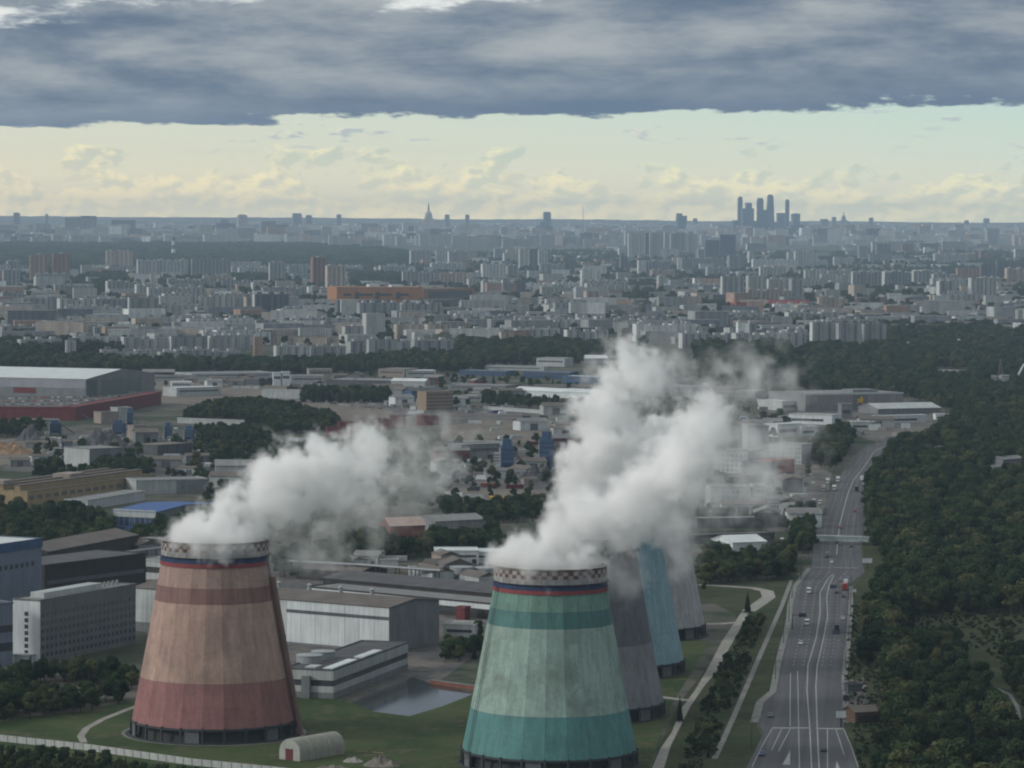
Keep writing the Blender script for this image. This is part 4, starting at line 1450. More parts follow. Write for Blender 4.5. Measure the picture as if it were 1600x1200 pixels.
hall('shopping_centre', 'long taupe shopping centre with a yellow emblem at the head of the highway', 'shopping centre', (1258, 643), (1411, 640), 617, 70, M_GREY, M_ROOFG, extras=shop_extras)
RIGHTLOW = [
    ((1222, 642), (1258, 641), 628, 40, M_PALE, M_ROOFW, 'flat', 'pale flat store touching the shopping centre'),
    ((1232, 662), (1300, 664), 648, 22, M_WHITE, M_ROOFG, 'flat', 'white box store in front of the shopping centre'),
    ((1215, 683), (1252, 681), 664, 14, M_WHITE, M_ROOFW, 'flat', 'white villa with a row of dark windows above the steam'),
    ((1252, 682), (1277, 681), 668, 12, M_WHITE, M_ROOFG, 'flat', 'low white wing beside the windowed villa'),
    ((1315, 654), (1332, 654), 632, 16, M_GREY, M_ROOFG, 'flat', 'grey tower store under the yellow emblem'),
    ((1372, 647), (1470, 645), 639, 36, M_GREY, M_PALE, 'gable', 'long pale-roofed canopy hall right of the shopping centre'),
    ((1372, 662), (1448, 660), 651, 10, M_WHITE, M_ROOFW, 'flat', 'bright low pavilion before the canopy hall'),
    ((1330, 672), (1362, 672), 660, 14, M_PALE, M_ROOFW, 'flat', 'white cluster of kiosks at the top of the highway'),
    ((1462, 656), (1482, 656), 648, 10, M_WHITE, M_ROOFW, 'flat', 'small white box house at the edge of the right wood'),
    ((1547, 598), (1558, 598), 589, 12, M_PALE, M_ROOFG, 'gable', 'pale house below the thin lattice tower'),
    ((1565, 598), (1577, 598), 588, 12, M_PALE, M_ROOFG, 'gable', 'pale house between lattice tower and white frame'),
    ((1460, 584), (1510, 585), 579, 14, M_PALE, M_ROOFG, 'flat', 'long pale hut row inside the dark wood'),
    ((1567, 735), (1600, 733), 718, 14, M_GREY, M_ROOFG, 'gable', 'grey roofed house deep in the right wood'),
    ((1455, 708), (1476, 707), 701, 10, M_GREY, M_ROOFG, 'gable', 'grey hut at the near edge of the right wood'),
    ((1545, 742), (1566, 741), 731, 10, M_PALE, M_ROOFG, 'gable', 'pale hut beside the grey roofed house in the wood'),
]
for A, B, yt, d, w, rf, k, lab in RIGHTLOW:
    hall('store' if d > 14 else 'pavilion', lab, 'building', A, B, yt, d, w, rf, k, strips=[('window_strip', .08, .8, .35, .62, M_GLASS)] if k == 'flat' else ())


def white_frame():
    p = G(1592, 603)
    t = thing('slide_frame', 'white A-shaped frame structure at the far edge of the right wood', 'structure', p, 0)
    s = p.length / F
    for a, b in (((-10, 0), (8, 34)), ((26, 0), (8, 34)), ((-2, 14), (18, 14)), ((8, 34), (30, 30))):
        MB().tube((a[0] * s, 0, a[1] * s), (b[0] * s, 0, b[1] * s), 1.3, n=6).build('beam', M_WHITE, t)
    p = G(1563, 597)
    t = thing('lattice_tower', 'thin reddish lattice tower above the white houses', 'tower', p, 0)
    h = 36 * s
    for sx in (-1, 1):
        for sy in (-1, 1):
            MB().tube((sx * 3, sy * 3, 0), (sx * .5, sy * .5, h), .3, .18, n=4).build('leg', plain('pinkish_steel', (0.3, 0.2, 0.2), .2, .3), t)
    b = MB()
    for i in range(7):
        z0, z1 = h * i / 7, h * (i + 1) / 7
        k0, k1 = 3 - 2.5 * i / 7, 3 - 2.5 * (i + 1) / 7
        b.tube((-k0, -k0, z0), (k1, -k1, z1), .14, n=3)
        b.tube((k0, -k0, z0), (-k1, -k1, z1), .14, n=3)
    b.build('bracing', plain('pinkish_steel', (0.3, 0.2, 0.2), .2, .3), t)


white_frame()


# --- service building, billboards, footbridge, lamps by the highway
def service():
    hall('service_station', 'dark brown roofed service building right of the highway stop line', 'building', (1336, 1131), (1376, 1129), 1113, 9, plain('brown_timber', (0.20, 0.12, 0.085), .2, .4), M_ROOFB, 'gable', rise=1.6,
         strips=[('shop_front', .1, .9, .1, .7, M_DSTEEL)])
    sheet('yard', [(1320, 1060), (1352, 1059), (1356, 1098), (1350, 1112), (1322, 1118)], M_YARD, 0.115, 'small paved lay-by in front of the service building')
    hall('hut', 'dark low hut on the paved lay-by', 'hut', (1325, 1082), (1347, 1081), 1072, 4, M_DGREY, M_TAR)


service()


def billboard(px, py0, py1, wpx, label, col=M_WHITE):
    p = G(px, py0)
    mpp = p.length / F
    w = wpx * mpp
    h = Zat(px, py1, dist(p))
    t = thing('billboard', label, 'billboard', p, R(6), 'billboards beside the highway')
    ph = h * .45
    MB().box(-w / 2, w / 2, -.2, .2, h - ph, h).build('panel', col, t)
    f = MB()
    f.box(-w / 2 - .15, w / 2 + .15, -.26, .26, h - ph - .2, h - ph)
    f.box(-w / 2 - .15, w / 2 + .15, -.26, .26, h, h + .15)
    f.build('frame', M_DSTEEL, t)
    MB().tube((0, 0, -.2), (0, 0, h - ph), .35, n=8).build('pole', M_DSTEEL, t)


billboard(1314, 1136, 1110, 15, 'white billboard beside the service building')
billboard(1355, 889, 872, 15, 'white billboard at the far junction of the highway')
billboard(1384, 876, 858, 12, 'white roadside sign among the trees past the footbridge')
billboard(1360, 944, 938, 10, 'low white sign on the grass right of the highway')
billboard(1415, 680, 661, 14, 'bright white billboard at the head of the highway')
billboard(1334, 932, 920, 8, 'white roadside sign where the side road joins')


def footbridge():
    A, B = G(1236, 848), G(1416, 853)
    L = (B - A).length
    d = (A.length + B.length) / 2
    zt = Zat(1326, 836, dist((A + B) / 2))
    t = thing('footbridge', 'long pale covered footbridge spanning the highway', 'bridge', A, math.atan2(B.y - A.y, B.x - A.x))
    n = 16
    z0 = zt - 3.4
    for i in range(n):
        x0, x1 = L * i / n + .08, L * (i + 1) / n - .08
        MB().box(x0, x1, -1.6, 1.6, z0, z0 + .6).build('deck_section', M_PALE, t)
        MB().box(x0, x1, -1.55, -1.45, z0 + .6, z0 + 2.6).build('side_panel', plain('bridge_glazing', (0.30, 0.35, 0.35), .12, .3, rough=.4), t)
        MB().box(x0, x1, 1.45, 1.55, z0 + .6, z0 + 2.6).build('side_panel', plain('bridge_glazing', (0.30, 0.35, 0.35), .12, .3), t)
        MB().box(x0, x1, -1.7, 1.7, z0 + 2.6, z0 + 2.85).build('roof_section', M_PALE, t)
    for k in (0.02, 0.18, 0.40, 0.62, 0.8, 0.98):
        MB().box(L * k - .5, L * k + .5, -.8, .8, -.2, z0).build('pier', M_COLM, t)
    for k in (0.02, 0.98):
        s = MB()
        for i in range(18):
            s.box(L * k - 1.2, L * k + 1.2, 1.8 + i * .55, 2.4 + i * .55, z0 - i * z0 / 18 - .25, z0 - i * z0 / 18)
        s.build('stair', M_COLM, t)


footbridge()


def street_lamp_proto():
    t = thing('street_lamp', 'dark street lamp with twin arms at the highway kerb', 'street lamp', (0, 0, -500), 0, 'street lamps along the highway')
    MB().tube((0, 0, -.2), (0, 0, 11), .16, .09, n=6).build('pole', M_DSTEEL, t)
    MB().tube((0, 0, 11), (2.6, 0, 11.7), .07, n=5).build('arm', M_DSTEEL, t)
    MB().box(2.4, 3.4, -.18, .18, 11.55, 11.75).build('lamp_head', M_STEEL, t)
    return t


lamp0 = street_lamp_proto()
first = True
for side, E, off, ys in ((1, EL, 1.2, (1172, 1062, 1006, 972, 935, 905, 862, 830, 802, 778, 755, 735, 716)), (-1, ER, 1.2, (1172, 1100, 1046, 1000, 965, 935, 880, 850, 822, 796, 772, 748, 728))):
    for y in ys:
        (x, _), = sample_edge(E, [y])
        p = G(x, y) + Vector((-off if side > 0 else off, 0, 0))
        lab = ('street lamp on the left kerb of the highway' if side > 0 else 'street lamp on the right kerb of the highway') + (' before the footbridge' if y > 845 else ' beyond the footbridge')
        if first:
            lamp0.location, lamp0.rotation_euler = p, (0, 0, 0 if side > 0 else math.pi)
            lamp0['label'] = lab
            lamp0['group'] = lab.replace('street lamp', 'street lamps')
            first = False
        else:
            dup(lamp0, p, 0 if side > 0 else math.pi, None, lab, lab.replace('street lamp', 'street lamps'))


# sign gantries: dark cantilever arms over the carriageway
def gantry(px, py, hpx, reach, label, side):
    p = G(px, py)
    h = 6.5
    t = thing('sign_gantry', label, 'road sign', p, 0, None)
    MB().tube((0, 0, -.2), (0, 0, h + .6), .22, .16, n=6).build('post', M_DSTEEL, t)
    MB().tube((0, 0, h), (side * reach, 0, h), .16, .1, n=5).build('arm', M_DSTEEL, t)
    MB().box(min(side * reach, side * (reach - 3.2)), max(side * reach, side * (reach - 3.2)), -.1, .1, h - .9, h + .9).build('sign_panel', plain('sign_back', (0.06, 0.075, 0.11), .1, 1), t)


gantry(1238, 984, 0, 6, 'dark cantilever road sign over the left carriageway kerb', 1)
gantry(1330, 1012, 0, 8, 'dark cantilever road sign reaching over the right carriageway', -1)
gantry(1326, 938, 0, 9, 'dark cantilever road sign beside the red truck', -1)


# ------------------------------------------------------------------ vehicles
CARCOLS = {'white': (0.70, 0.70, 0.70), 'silver': (0.34, 0.35, 0.36), 'dark': (0.03, 0.032, 0.036), 'red': (0.30, 0.03, 0.03), 'blue': (0.03, 0.07, 0.2), 'grey': (0.14, 0.145, 0.15)}
M_CAR = {k: plain('car_paint_' + k, c, .05, 1, rough=.35, spec=.5) for k, c in CARCOLS.items()}
M_HEAD = plain('lamp_glass', (0.6, 0.6, 0.55), .1, 3, rough=.2, spec=.5)
M_TAIL = plain('tail_glass', (0.3, 0.02, 0.02), .1, 3, rough=.3)


def car_meshes(kind):
    if kind == 'car':
        L, W, prof = 4.4, 1.78, [(-2.2, .35), (-2.2, .78), (-1.9, .92), (-0.95, .98), (1.5, .98), (2.15, .9), (2.2, .35)]
        cab = [(-1.05, .96), (-.45, 1.46), (.95, 1.46), (1.6, .97)]
    elif kind == 'van':
        L, W, prof = 5.6, 2.0, [(-2.8, .4), (-2.8, 1.0), (-2.3, 1.2), (-1.7, 2.3), (2.75, 2.4), (2.8, .4)]
        cab = [(-2.32, 1.25), (-1.78, 2.2), (-1.1, 2.2), (-1.0, 1.25)]
    else:
        L, W, prof = 8.5, 2.45, [(-4.2, .5), (-4.2, 2.6), (-2.4, 2.7), (-2.4, .9), (-2.2, .9), (-2.2, 3.4), (4.25, 3.4), (4.25, .7)]
        cab = [(-4.26, 1.6), (-4.22, 2.4), (-3.0, 2.4), (-3.0, 1.6)]

    def ext(pr, w, inset=0.0):
        b = MB()
        n = len(pr)
        b.poly_faces([(x, -w / 2, z) for x, z in pr] + [(x, w / 2, z) for x, z in pr], [tuple(range(n)), tuple(range(2 * n - 1, n - 1, -1))] + [(i, n + i, n + (i + 1) % n, (i + 1) % n) for i in range(n)])
        return b
    return L, W, ext(prof, W), ext(cab, W * .9 if kind == 'car' else W + .04)


PROTO = {}
wheel_me = MB()
wheel_me.tube((0, -.11, .33), (0, .11, .33), .33, n=10)
WHEEL = wheel_me.mesh('wheel', M_RUBBER)
roof_boxes = MB().box(-.4, .9, -.62, .62, 1.44, 1.5)


def vehicle(kind, colour, loc, rot, label, group=None):
    key = (kind, colour)
    if key not in PROTO:
        L, W, body, cab = car_meshes(kind)
        t = thing({'car': 'passenger_car', 'van': 'panel_van', 'truck': 'box_truck'}[kind], label, kind, loc, rot, group)
        body.build('body', M_CAR[colour], t)
        cab.build('window_band', M_GLASS, t)
        if kind == 'car':
            MB().box(-.42, .92, -.78, .78, 1.455, 1.50).build('roof', M_CAR[colour], t)
        wb = L * .31
        for sx in (-1, 1):
            for sy in (-1, 1):
                put('wheel', WHEEL, t, (sx * wb, sy * (W / 2 - .08), 0))
        zl = .62 if kind == 'car' else .8
        for sy in (-1, 1):
            MB().box(-L / 2 - .06, -L / 2 + .12, sy * W * .36 - .2, sy * W * .36 + .2, zl, zl + .2).build('headlight', M_HEAD, t)
            MB().box(L / 2 - .12, L / 2 + .06, sy * W * .38 - .15, sy * W * .38 + .15, zl, zl + .25).build('tail_light', M_TAIL, t)
        PROTO[key] = t
        return t
    return dup(PROTO[key], loc, rot, None, label, group)


def along(px, py, up):
    """heading of the highway at a pixel: cars' front is local -x"""
    (xa, _), (xb, _) = sample_edge(EL, [py + 12, py - 12])
    d = G(xb, py - 12) - G(xa, py + 12)
    a = math.atan2(d.y, d.x)
    return a + math.pi if up else a


RZ = 0.1
z7 = lambda x, y: (1200 + x / 3.4275, 550 + y / 3.4275)
road_cars = [
    (z5(390, 262), 'van', 'white', 0, 'white van on the left carriageway nearest the far junction'),
    (z5(380, 433), 'van', 'white', 0, 'white van on the left carriageway beside the dark cantilever sign'),
    (z5(347, 537), 'car', 'white', 0, 'white car on the left carriageway, lowest of the white vehicles there'),
    (z5(512, 102), 'car', 'white', 0, 'white car waiting at the far stop line'),
    (z5(487, 72), 'van', 'dark', 0, 'dark van just past the far stop line'),
    (z5(565, 196), 'car', 'silver', 1, 'silver car ahead of the red truck by the side road'),
    (z5(589, 214), 'van', 'white', 1, 'white van behind the silver car by the side road'),
    (z5(583, 246), 'truck', 'red', 1, 'red truck on the right carriageway by the side road'),
    (z5(538, 264), 'car', 'dark', 1, 'black car left of the red truck'),
    (z5(575, 286), 'car', 'dark', 1, 'black car right behind the red truck'),
    (z5(572, 404), 'car', 'white', 1, 'white car on the right carriageway below the red truck'),
    (z5(540, 458), 'van', 'dark', 1, 'black van alone on the right carriageway'),
    (z5(470, 1110), 'car', 'dark', 1, 'dark car just below the near stop line'),
    (z5(140, 1132), 'car', 'blue', 0, 'dark blue car at the outer left lane near the bottom'),
    (z5(185, 925), 'car', 'grey', 0, 'grey car standing in the lay-by left of the stop line'),
    (z5(590, 838), 'van', 'dark', 1, 'black van parked in front of the service building'),
    (z7(385, 1035), 'car', 'dark', 0, 'dark car in the middle just under the footbridge'),
    (z7(445, 1045), 'car', 'dark', 1, 'dark car on the right carriageway under the footbridge'),
    (z7(388, 946), 'car', 'red', 1, 'red car just beyond the footbridge'),
    (z7(465, 857), 'car', 'red', 1, 'dull red car between the footbridge and the trucks'),
    (z7(475, 745), 'truck', 'dark', 1, 'black truck at the start of the highway bend'),
    (z7(503, 690), 'truck', 'white', 1, 'white truck above the black one at the bend'),
    (z7(515, 718), 'van', 'white', 1, 'white van beside the black truck at the bend'),
    (z7(563, 655), 'truck', 'red', 1, 'red truck in the bend nearest the right wood'),
    (z7(540, 668), 'car', 'dark', 1, 'dark car beside the red truck in the bend'),
    (z7(573, 618), 'van', 'white', 1, 'white van above the red truck in the bend'),
    (z7(601, 574), 'car', 'red', 1, 'red car above the white van in the bend'),
    (z7(662, 506), 'truck', 'white', 1, 'white truck at the far end of the highway'),
    (z7(638, 492), 'car', 'white', 0, 'white car left of the far white truck'),
    (z7(596, 482), 'car', 'red', 0, 'red car far up by the kiosks'),
    (z7(742, 483), 'van', 'white', 1, 'white van farthest up the highway'),
    (z7(375, 694), 'truck', 'white', 0, 'white truck parked at the left kerb, upper of two'),
    (z7(355, 740), 'truck', 'white', 0, 'white truck parked at the left kerb, lower of two'),
    (z7(320, 704), 'truck', 'white', 0, 'white truck parked in the yard by the highway bend'),
    (z7(298, 744), 'truck', 'silver', 0, 'silver truck parked in the yard by the highway bend'),
    (z7(245, 808), 'van', 'white', 0, 'white van parked in the yard, left of a pair'),
    (z7(278, 814), 'van', 'white', 0, 'white van parked in the yard, nearer the kerb'),
    (z7(195, 748), 'van', 'silver', 0, 'silver van parked alone in the yard'),
    (z7(310, 845), 'car', 'dark', 0, 'dark car parked on the kerb below the white vans'),
    (z7(75, 1020), 'van', 'white', 0, 'white van among trees left of the footbridge'),
    (z7(318, 1094), 'van', 'dark', 0, 'dark van on the left carriageway short of the far stop line'),
]
for (px, py), kind, colour, up, lab in road_cars:
    vehicle(kind, colour, G(px, py, RZ), along(px, py, up), lab, 'vehicles on the highway')

for (px, py, kind, colour, rot, lab) in [
    (718, 724, 'truck', 'white', 20, 'white truck in the dark yard, left of the line'), (730, 725, 'truck', 'white', 10, 'white truck in the dark yard, middle of the line'),
    (743, 724, 'truck', 'white', 15, 'white truck in the dark yard, nearest the blue plant tower'), (698, 740, 'truck', 'white', 5, 'white truck emerging from the left plume'),
    (740, 768, 'truck', 'dark', 0, 'dark truck left of the yellow tanker'), (642, 648, 'truck', 'white', 0, 'white truck left of the buff brick building'),
    (655, 647, 'truck', 'white', 0, 'white truck close by the buff brick building'), (1110, 664, 'car', 'white', 0, 'white car right of the steam column')]:
    vehicle(kind, colour, G(px, py, 0.12), R(rot), lab, 'vehicles in the works yards')


def tanker():
    p = G(777, 783, 0.12)
    t = thing('tanker_truck', 'yellow tanker truck with red cab on the sandy strip', 'truck', p, R(2))
    L = 9.5
    y = plain('tanker_yellow', (0.62, 0.36, 0.03), .1, .5, rough=.45)
    b = MB()
    b.tube((-L / 2, 0, 2.1), (L / 2 - 1, 0, 2.1), 1.35, n=12)
    b.build('tank', y, t)
    MB().box(L / 2 - .6, L / 2 + 2, -1.2, 1.2, .6, 3.0).build('cab', M_CAR['red'], t)
    MB().box(L / 2 + 1.2, L / 2 + 2.04, -1.1, 1.1, 1.8, 2.7).build('windscreen', M_GLASS, t)
    MB().box(-L / 2, L / 2 + 1, -.9, .9, .55, .8).build('chassis', M_DSTEEL, t)
    for x in (-L / 2 + .9, -L / 2 + 2.2, L / 2 + .9):
        for s in (-1, 1):
            put('wheel', WHEEL, t, (x, s * 1.1, .1))


tanker()

# rows of parked cars in the storage yards (each car one mesh: too small to show parts)
def mini(colour):
    L, W, body, cab = car_meshes('car')
    b = MB()
    b.poly_faces(body.v, body.f, 0)
    b.poly_faces(cab.v, cab.f, 1)
    b.box(-.42, .92, -.78, .78, 1.455, 1.5, 0)
    return b.mesh('parked_car', [M_CAR[colour], M_GLASS])


MINI = {c: mini(c) for c in CARCOLS}
lots = [('red hall', (5, 624), (225, 619), 44), ('red hall', (-5, 629), (215, 625), 44), ('red hall', (-15, 634), (205, 631), 44), ('white-roofed hall', (130, 620), (215, 613), 12),
        ('dark grove', (470, 622), (600, 634), 26), ('dark grove', (480, 628), (600, 640), 22), ('buff brick building', (700, 640), (770, 646), 14), ('buff brick building', (712, 634), (790, 640), 14),
        ('highway bend yard', (1215, 752), (1268, 742), 14), ('highway bend yard', (1225, 765), (1275, 754), 14), ('shopping centre', (1330, 664), (1400, 662), 14), ('shopping centre', (1340, 658), (1420, 656), 12)]
for row_i, (near, a, b, n) in enumerate(lots):
    row = ['far', 'middle', 'near', 'single', 'far', 'near', 'near', 'far', 'far', 'near', 'near', 'far'][row_i]
    A, B = G(*a), G(*b)
    ang = math.atan2(B.y - A.y, B.x - A.x) + math.pi / 2
    for i in range(n):
        if rnd.random() < .12:
            continue
        c = rnd.choices(list(CARCOLS), [5, 4, 3, 3 if near == 'red hall' else 1, 1, 3])[0]
        p = A.lerp(B, (i + rnd.uniform(-.15, .15)) / n)
        o = put('parked_car', MINI[c], None, (p.x, p.y, 0.13), ang + rnd.uniform(-.1, .1))
        tag(o, f'{c} car in the {row} row parked by the {near}', 'car', f'{c} cars in the {row} row by the {near}')

# ------------------------------------------------------------------ small clutter of the works yards
def clutter():
    r_ = random.Random(17)
    # plain wooden and steel site sheds, containers and stacks: one of each kind built with its parts, then copied
    protos = {}

    def proto(kind, mat, mname):
        key = (kind, mname)
        if key in protos:
            return protos[key]
        t = thing(kind, '', kind.replace('_', ' '), (0, 0, 0))
        if kind == 'site_shed':
            MB().box(-5, 5, -3.5, 3.5, -.2, 4).build('wall', mat, t)
            b = MB()
            b.poly_faces([(-5.3, -3.9, 3.9), (5.3, -3.9, 3.9), (5.3, 0, 5.4), (-5.3, 0, 5.4), (-5.3, 3.9, 3.9), (5.3, 3.9, 3.9)], [(0, 1, 2, 3), (3, 2, 5, 4)])
            b.face([(-5, -3.5, 4), (-5, 3.5, 4), (-5, 0, 5.3)])
            b.face([(5, -3.5, 4), (5, 0, 5.3), (5, 3.5, 4)])
            b.build('roof', r_.choice([M_ROOFG, M_TAR, M_ROOFB]), t)
            MB().box(-1.4, 1.4, -3.6, -3.4, 0, 3).build('door', M_DGREY, t)
        elif kind == 'freight_container':
            MB().box(-6, 6, -1.25, 1.25, 0.1, 2.7).build('body', mat, t)
            rb = MB()
            for i in range(13):
                rb.box(-5.9 + i * .95, -5.7 + i * .95, -1.31, 1.31, .3, 2.6)
            rb.build('ribs', mat, t)['kind'] = 'stuff'
            MB().box(6.0, 6.06, -1.1, 1.1, .25, 2.6).build('door', M_GREY, t)
        else:
            for k in range(3):
                MB().box(-4 + k * .4, 4 - k * .5, -2.2, 2.2, k * .9, k * .9 + .82).build('layer', mat, t)
        protos[key] = t
        return t
    areas = [('in the gravel works', [(60, 690), (200, 672), (330, 700), (330, 735), (200, 742), (20, 735)], 46),
             ('around the blue plant towers', [(690, 696), (900, 700), (880, 765), (690, 765)], 40),
             ('on the plant yard behind the turbine hall', [(430, 890), (520, 880), (800, 862), (790, 905), (700, 935), (480, 912)], 30),
             ('in the storage yards beyond the plume', [(420, 606), (640, 618), (900, 640), (900, 652), (640, 642)], 54),
             ('in the dark works behind the panel office', [(70, 868), (250, 850), (255, 900), (225, 940), (70, 955)], 16),
             ('between the long pale roofs', [(200, 590), (560, 596), (790, 600), (790, 632), (520, 612), (210, 604)], 50),
             ('between the grove and the ochre warehouse', [(300, 696), (640, 700), (640, 780), (330, 775), (240, 742)], 50),
             ('on the ground left of the steam column', [(700, 690), (690, 790), (860, 800), (880, 760), (900, 640), (760, 650)], 34),
             ('in the open works before the tree belt', [(480, 590), (950, 588), (1230, 610), (1230, 650), (900, 636), (640, 620)], 46),
             ('by the parking yard left of the bend', [(1100, 736), (1200, 742), (1290, 790), (1265, 828), (1190, 830), (1100, 800)], 34),
             ('round the shopping centre', [(1100, 640), (1230, 655), (1420, 664), (1400, 690), (1290, 672), (1110, 690)], 44)]
    mats = [('pale', M_PALE, 4), ('white', M_WHITE, 3), ('grey', M_GREY, 4), ('dark brown', M_BROWN, 3), ('pinkish', M_PINK, 2), ('blue', M_BLUE, 1.5), ('red', M_RED, 1.5)]
    used = set()
    for where, poly, n in areas:
        gp = [G(*q) for q in poly]
        P = np.array([(g_.x, g_.y) for g_ in gp])
        k = 0
        while k < n:
            x, y = r_.uniform(P[:, 0].min(), P[:, 0].max()), r_.uniform(P[:, 1].min(), P[:, 1].max())
            if not inside(np.array([[x, y]]), [tuple(q) for q in P])[0]:
                continue
            k += 1
            kind = r_.choices(['site_shed', 'freight_container', 'material_stack'], [3, 4, 2])[0]
            mn_, mt, _ = r_.choices(mats, [q[2] for q in mats])[0]
            pr = proto(kind, mt, mn_)
            lab = f'{mn_} {kind.replace("_", " ")} {where}'
            grp = lab.replace(kind.replace('_', ' '), kind.replace('_', ' ') + 's')
            sc = r_.uniform(.7, 2.2) if kind == 'site_shed' else 1.0
            a = r_.uniform(-.3, .6) + (math.pi / 2 if r_.random() < .25 else 0)
            if pr.name in used:
                dup(pr, (x, y, .12), a, (sc * r_.uniform(.8, 1.7), sc, sc) if kind == 'site_shed' else None, lab, grp)
            else:
                pr.location, pr.rotation_euler = (x, y, .12), (0, 0, a)
                pr['label'], pr['group'] = lab, grp
                used.add(pr.name)
    # pipe bridges of the plant
    for i, (a, b, lab) in enumerate([((70, 905), (255, 880), 'dark pipe bridge running behind the panel office'), ((440, 902), (560, 908), 'dark pipe bridge behind the turbine hall roof'), ((560, 908), (690, 918), 'longer dark pipe bridge behind the white annex')]):
        A, B = G(*a), G(*b)
        L = (B - A).length
        t = thing('pipe_bridge', lab, 'pipe bridge', A, math.atan2(B.y - A.y, B.x - A.x))
        for yy in (-1.2, 0, 1.2):
            MB().tube((0, yy, 8.4), (L, yy, 8.4), .45, n=8).build('pipe', M_STEEL if yy else M_BROWN, t)
        for j in range(int(L / 12) + 1):
            for yy in (-1.6, 1.6):
                MB().box(j * 12 - .2, j * 12 + .2, yy - .2, yy + .2, -.2, 7.8).build('leg', M_BROWN, t)
            MB().box(j * 12 - .2, j * 12 + .2, -1.9, 1.9, 7.6, 7.9).build('cross_beam', M_BROWN, t)


clutter()

# ------------------------------------------------------------------ apartment blocks and city
PAL = {'g': ('grey', (0.275, 0.285, 0.29)), 'p': ('pale grey', (0.41, 0.415, 0.41)), 'w': ('white', (0.62, 0.63, 0.62)), 'd': ('dark grey', (0.12, 0.13, 0.15)), 'b': ('beige', (0.40, 0.335, 0.285)),
       'k': ('pinkish brown', (0.34, 0.225, 0.175)), 'r': ('red-brown', (0.24, 0.125, 0.095)), 'B': ('dark blue', (0.06, 0.085, 0.135)), 'R': ('dull red', (0.33, 0.09, 0.08))}
FAC = {k: facade('facade_' + v[0].replace(' ', '_').replace('-', '_'), v[1]) for k, v in PAL.items()}
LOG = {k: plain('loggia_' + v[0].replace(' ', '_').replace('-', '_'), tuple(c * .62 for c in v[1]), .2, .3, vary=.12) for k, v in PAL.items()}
ENDM = plain('sunlit_end_panel', (0.62, 0.62, 0.60), .1, .15, streak=.12, vary=.12)  # paler than the walls: sunlight on the left ends put into the colour
BLOCKS = []


def block(x0, x1, yt, yb, col='g', endw=False, dep=14.0, ang=None, sec=22.0, scallop=True, cat='apartment block', label=None, name='apartment_block', group=None):
    p = G((x0 + x1) / 2, yb)
    d = p.length
    w = (x1 - x0) * d / F
    h = max(6, Zat((x0 + x1) / 2, yt, dist(p)) - p.z)
    if ang is None:
        ang = rnd.uniform(10, 30)
    a = R(ang)
    ca, sa = abs(math.cos(a)), abs(math.sin(a))
    L = (w - dep * sa) / ca
    if L < dep * 0.9:
        L = dep = w / (ca + sa)
    t = thing(name, label or '', cat, p + Vector((0, dep * .5, 0)), a, group)
    n = max(1, round(L / sec))
    s = L / n
    wm, rm, lm, hm = MB(), MB(), [], []
    r_ = random.Random(int(x0 * 31 + yb * 7))
    for i in range(n):
        q0, q1 = -L / 2 + s * i, -L / 2 + s * (i + 1)
        off = (1.6 if (i % 2 and n > 1) else 0.0)
        hh = h - (r_.choice([0, 0, 2.9]) if n > 2 and scallop else 0)
        wm.box(q0, q1 - .02, -dep / 2 + off, dep / 2 + off, -1.5, hh)
        rm.box(q0 + .25, q1 - .27, -dep / 2 + off + .25, dep / 2 + off - .25, hh, hh + .25)
        nl = max(1, int(s / 10))
        for k in range(nl):
            c = q0 + s * (k + .5) / nl
            lm.append((c - 1.5, c + 1.5, -dep / 2 + off - .9, -dep / 2 + off - .01, 3, hh - 1.2))
        if scallop:
            c = (q0 + q1) / 2 + r_.uniform(-2, 2)
            hm.append((c - min(3.6, s * .3), c + min(3.6, s * .3), off - 3, off + 3, hh + .25, hh + 3.4))
    wall = wm.build('wall', FAC[col], t)
    roof = rm.build('roof', M_ROOFG if r_.random() < .6 else M_TAR, t)
    if L > 12 and col not in ('B',):
        for bx in lm:
            MB().box(*bx).build('loggia_column', LOG[col], wall)
    hmat = LOG[col] if r_.random() < .5 else M_PALE
    for bx in hm:
        MB().box(*bx).build('lift_housing', hmat, roof)
    if endw:
        MB().box(-L / 2 - .25, -L / 2 - .01, -dep / 2 + .05, dep / 2 - .05, -.2, h - .1).build('end_wall', ENDM, t)
    if label is None:
        nf = h / 2.9
        hk = 'tall' if nf > 15 else ('midrise' if nf > 8 else 'low')
        form = 'tower' if L < h * .8 else ('long slab' if L > h * 2.2 else 'slab block')
        BLOCKS.append((t, ((x0 + x1) / 2, yb), f'{hk} {PAL[col][0]} {form}' + (' with white end' if endw and len(zone((x0 + x1) / 2, yb).split()) < 7 else '')))
    return t


def zone(x, y):
    if y < 404:
        return 'beyond the dark far wood' if x < 560 else ('near the spired tower' if x < 760 else ('west of the skyscrapers' if x < 1130 else 'below the skyscraper cluster'))
    if y < 448:
        return 'at the near edge of the far wood' if x < 480 else ('behind the orange complex' if x < 760 else ('past the orange complex roof' if x < 1060 else 'near the skyscraper cluster'))
    if y < 492:
        return 'west of the orange complex' if x < 520 else ('beside the orange complex' if x < 780 else ('east of the orange complex' if x < 1080 else 'around the far red works'))
    if y < 530:
        return 'in the rows before the orange complex' if x < 760 else ('in the rows above the steam column' if x < 1080 else 'above the dark right wood')
    return 'just above the near tree belt' if x < 760 else ('beside the steam column top' if x < 1080 else 'at the edge of the dark right wood')


def az_(lst, ox, oy, k=2.963):
    for e in lst:
        x0, x1, yt, yb, col = e[:5]
        kw = e[5] if len(e) > 5 else {}
        block(ox + x0 / k, ox + x1 / k, oy + yt / k, oy + yb / k, col, **kw)


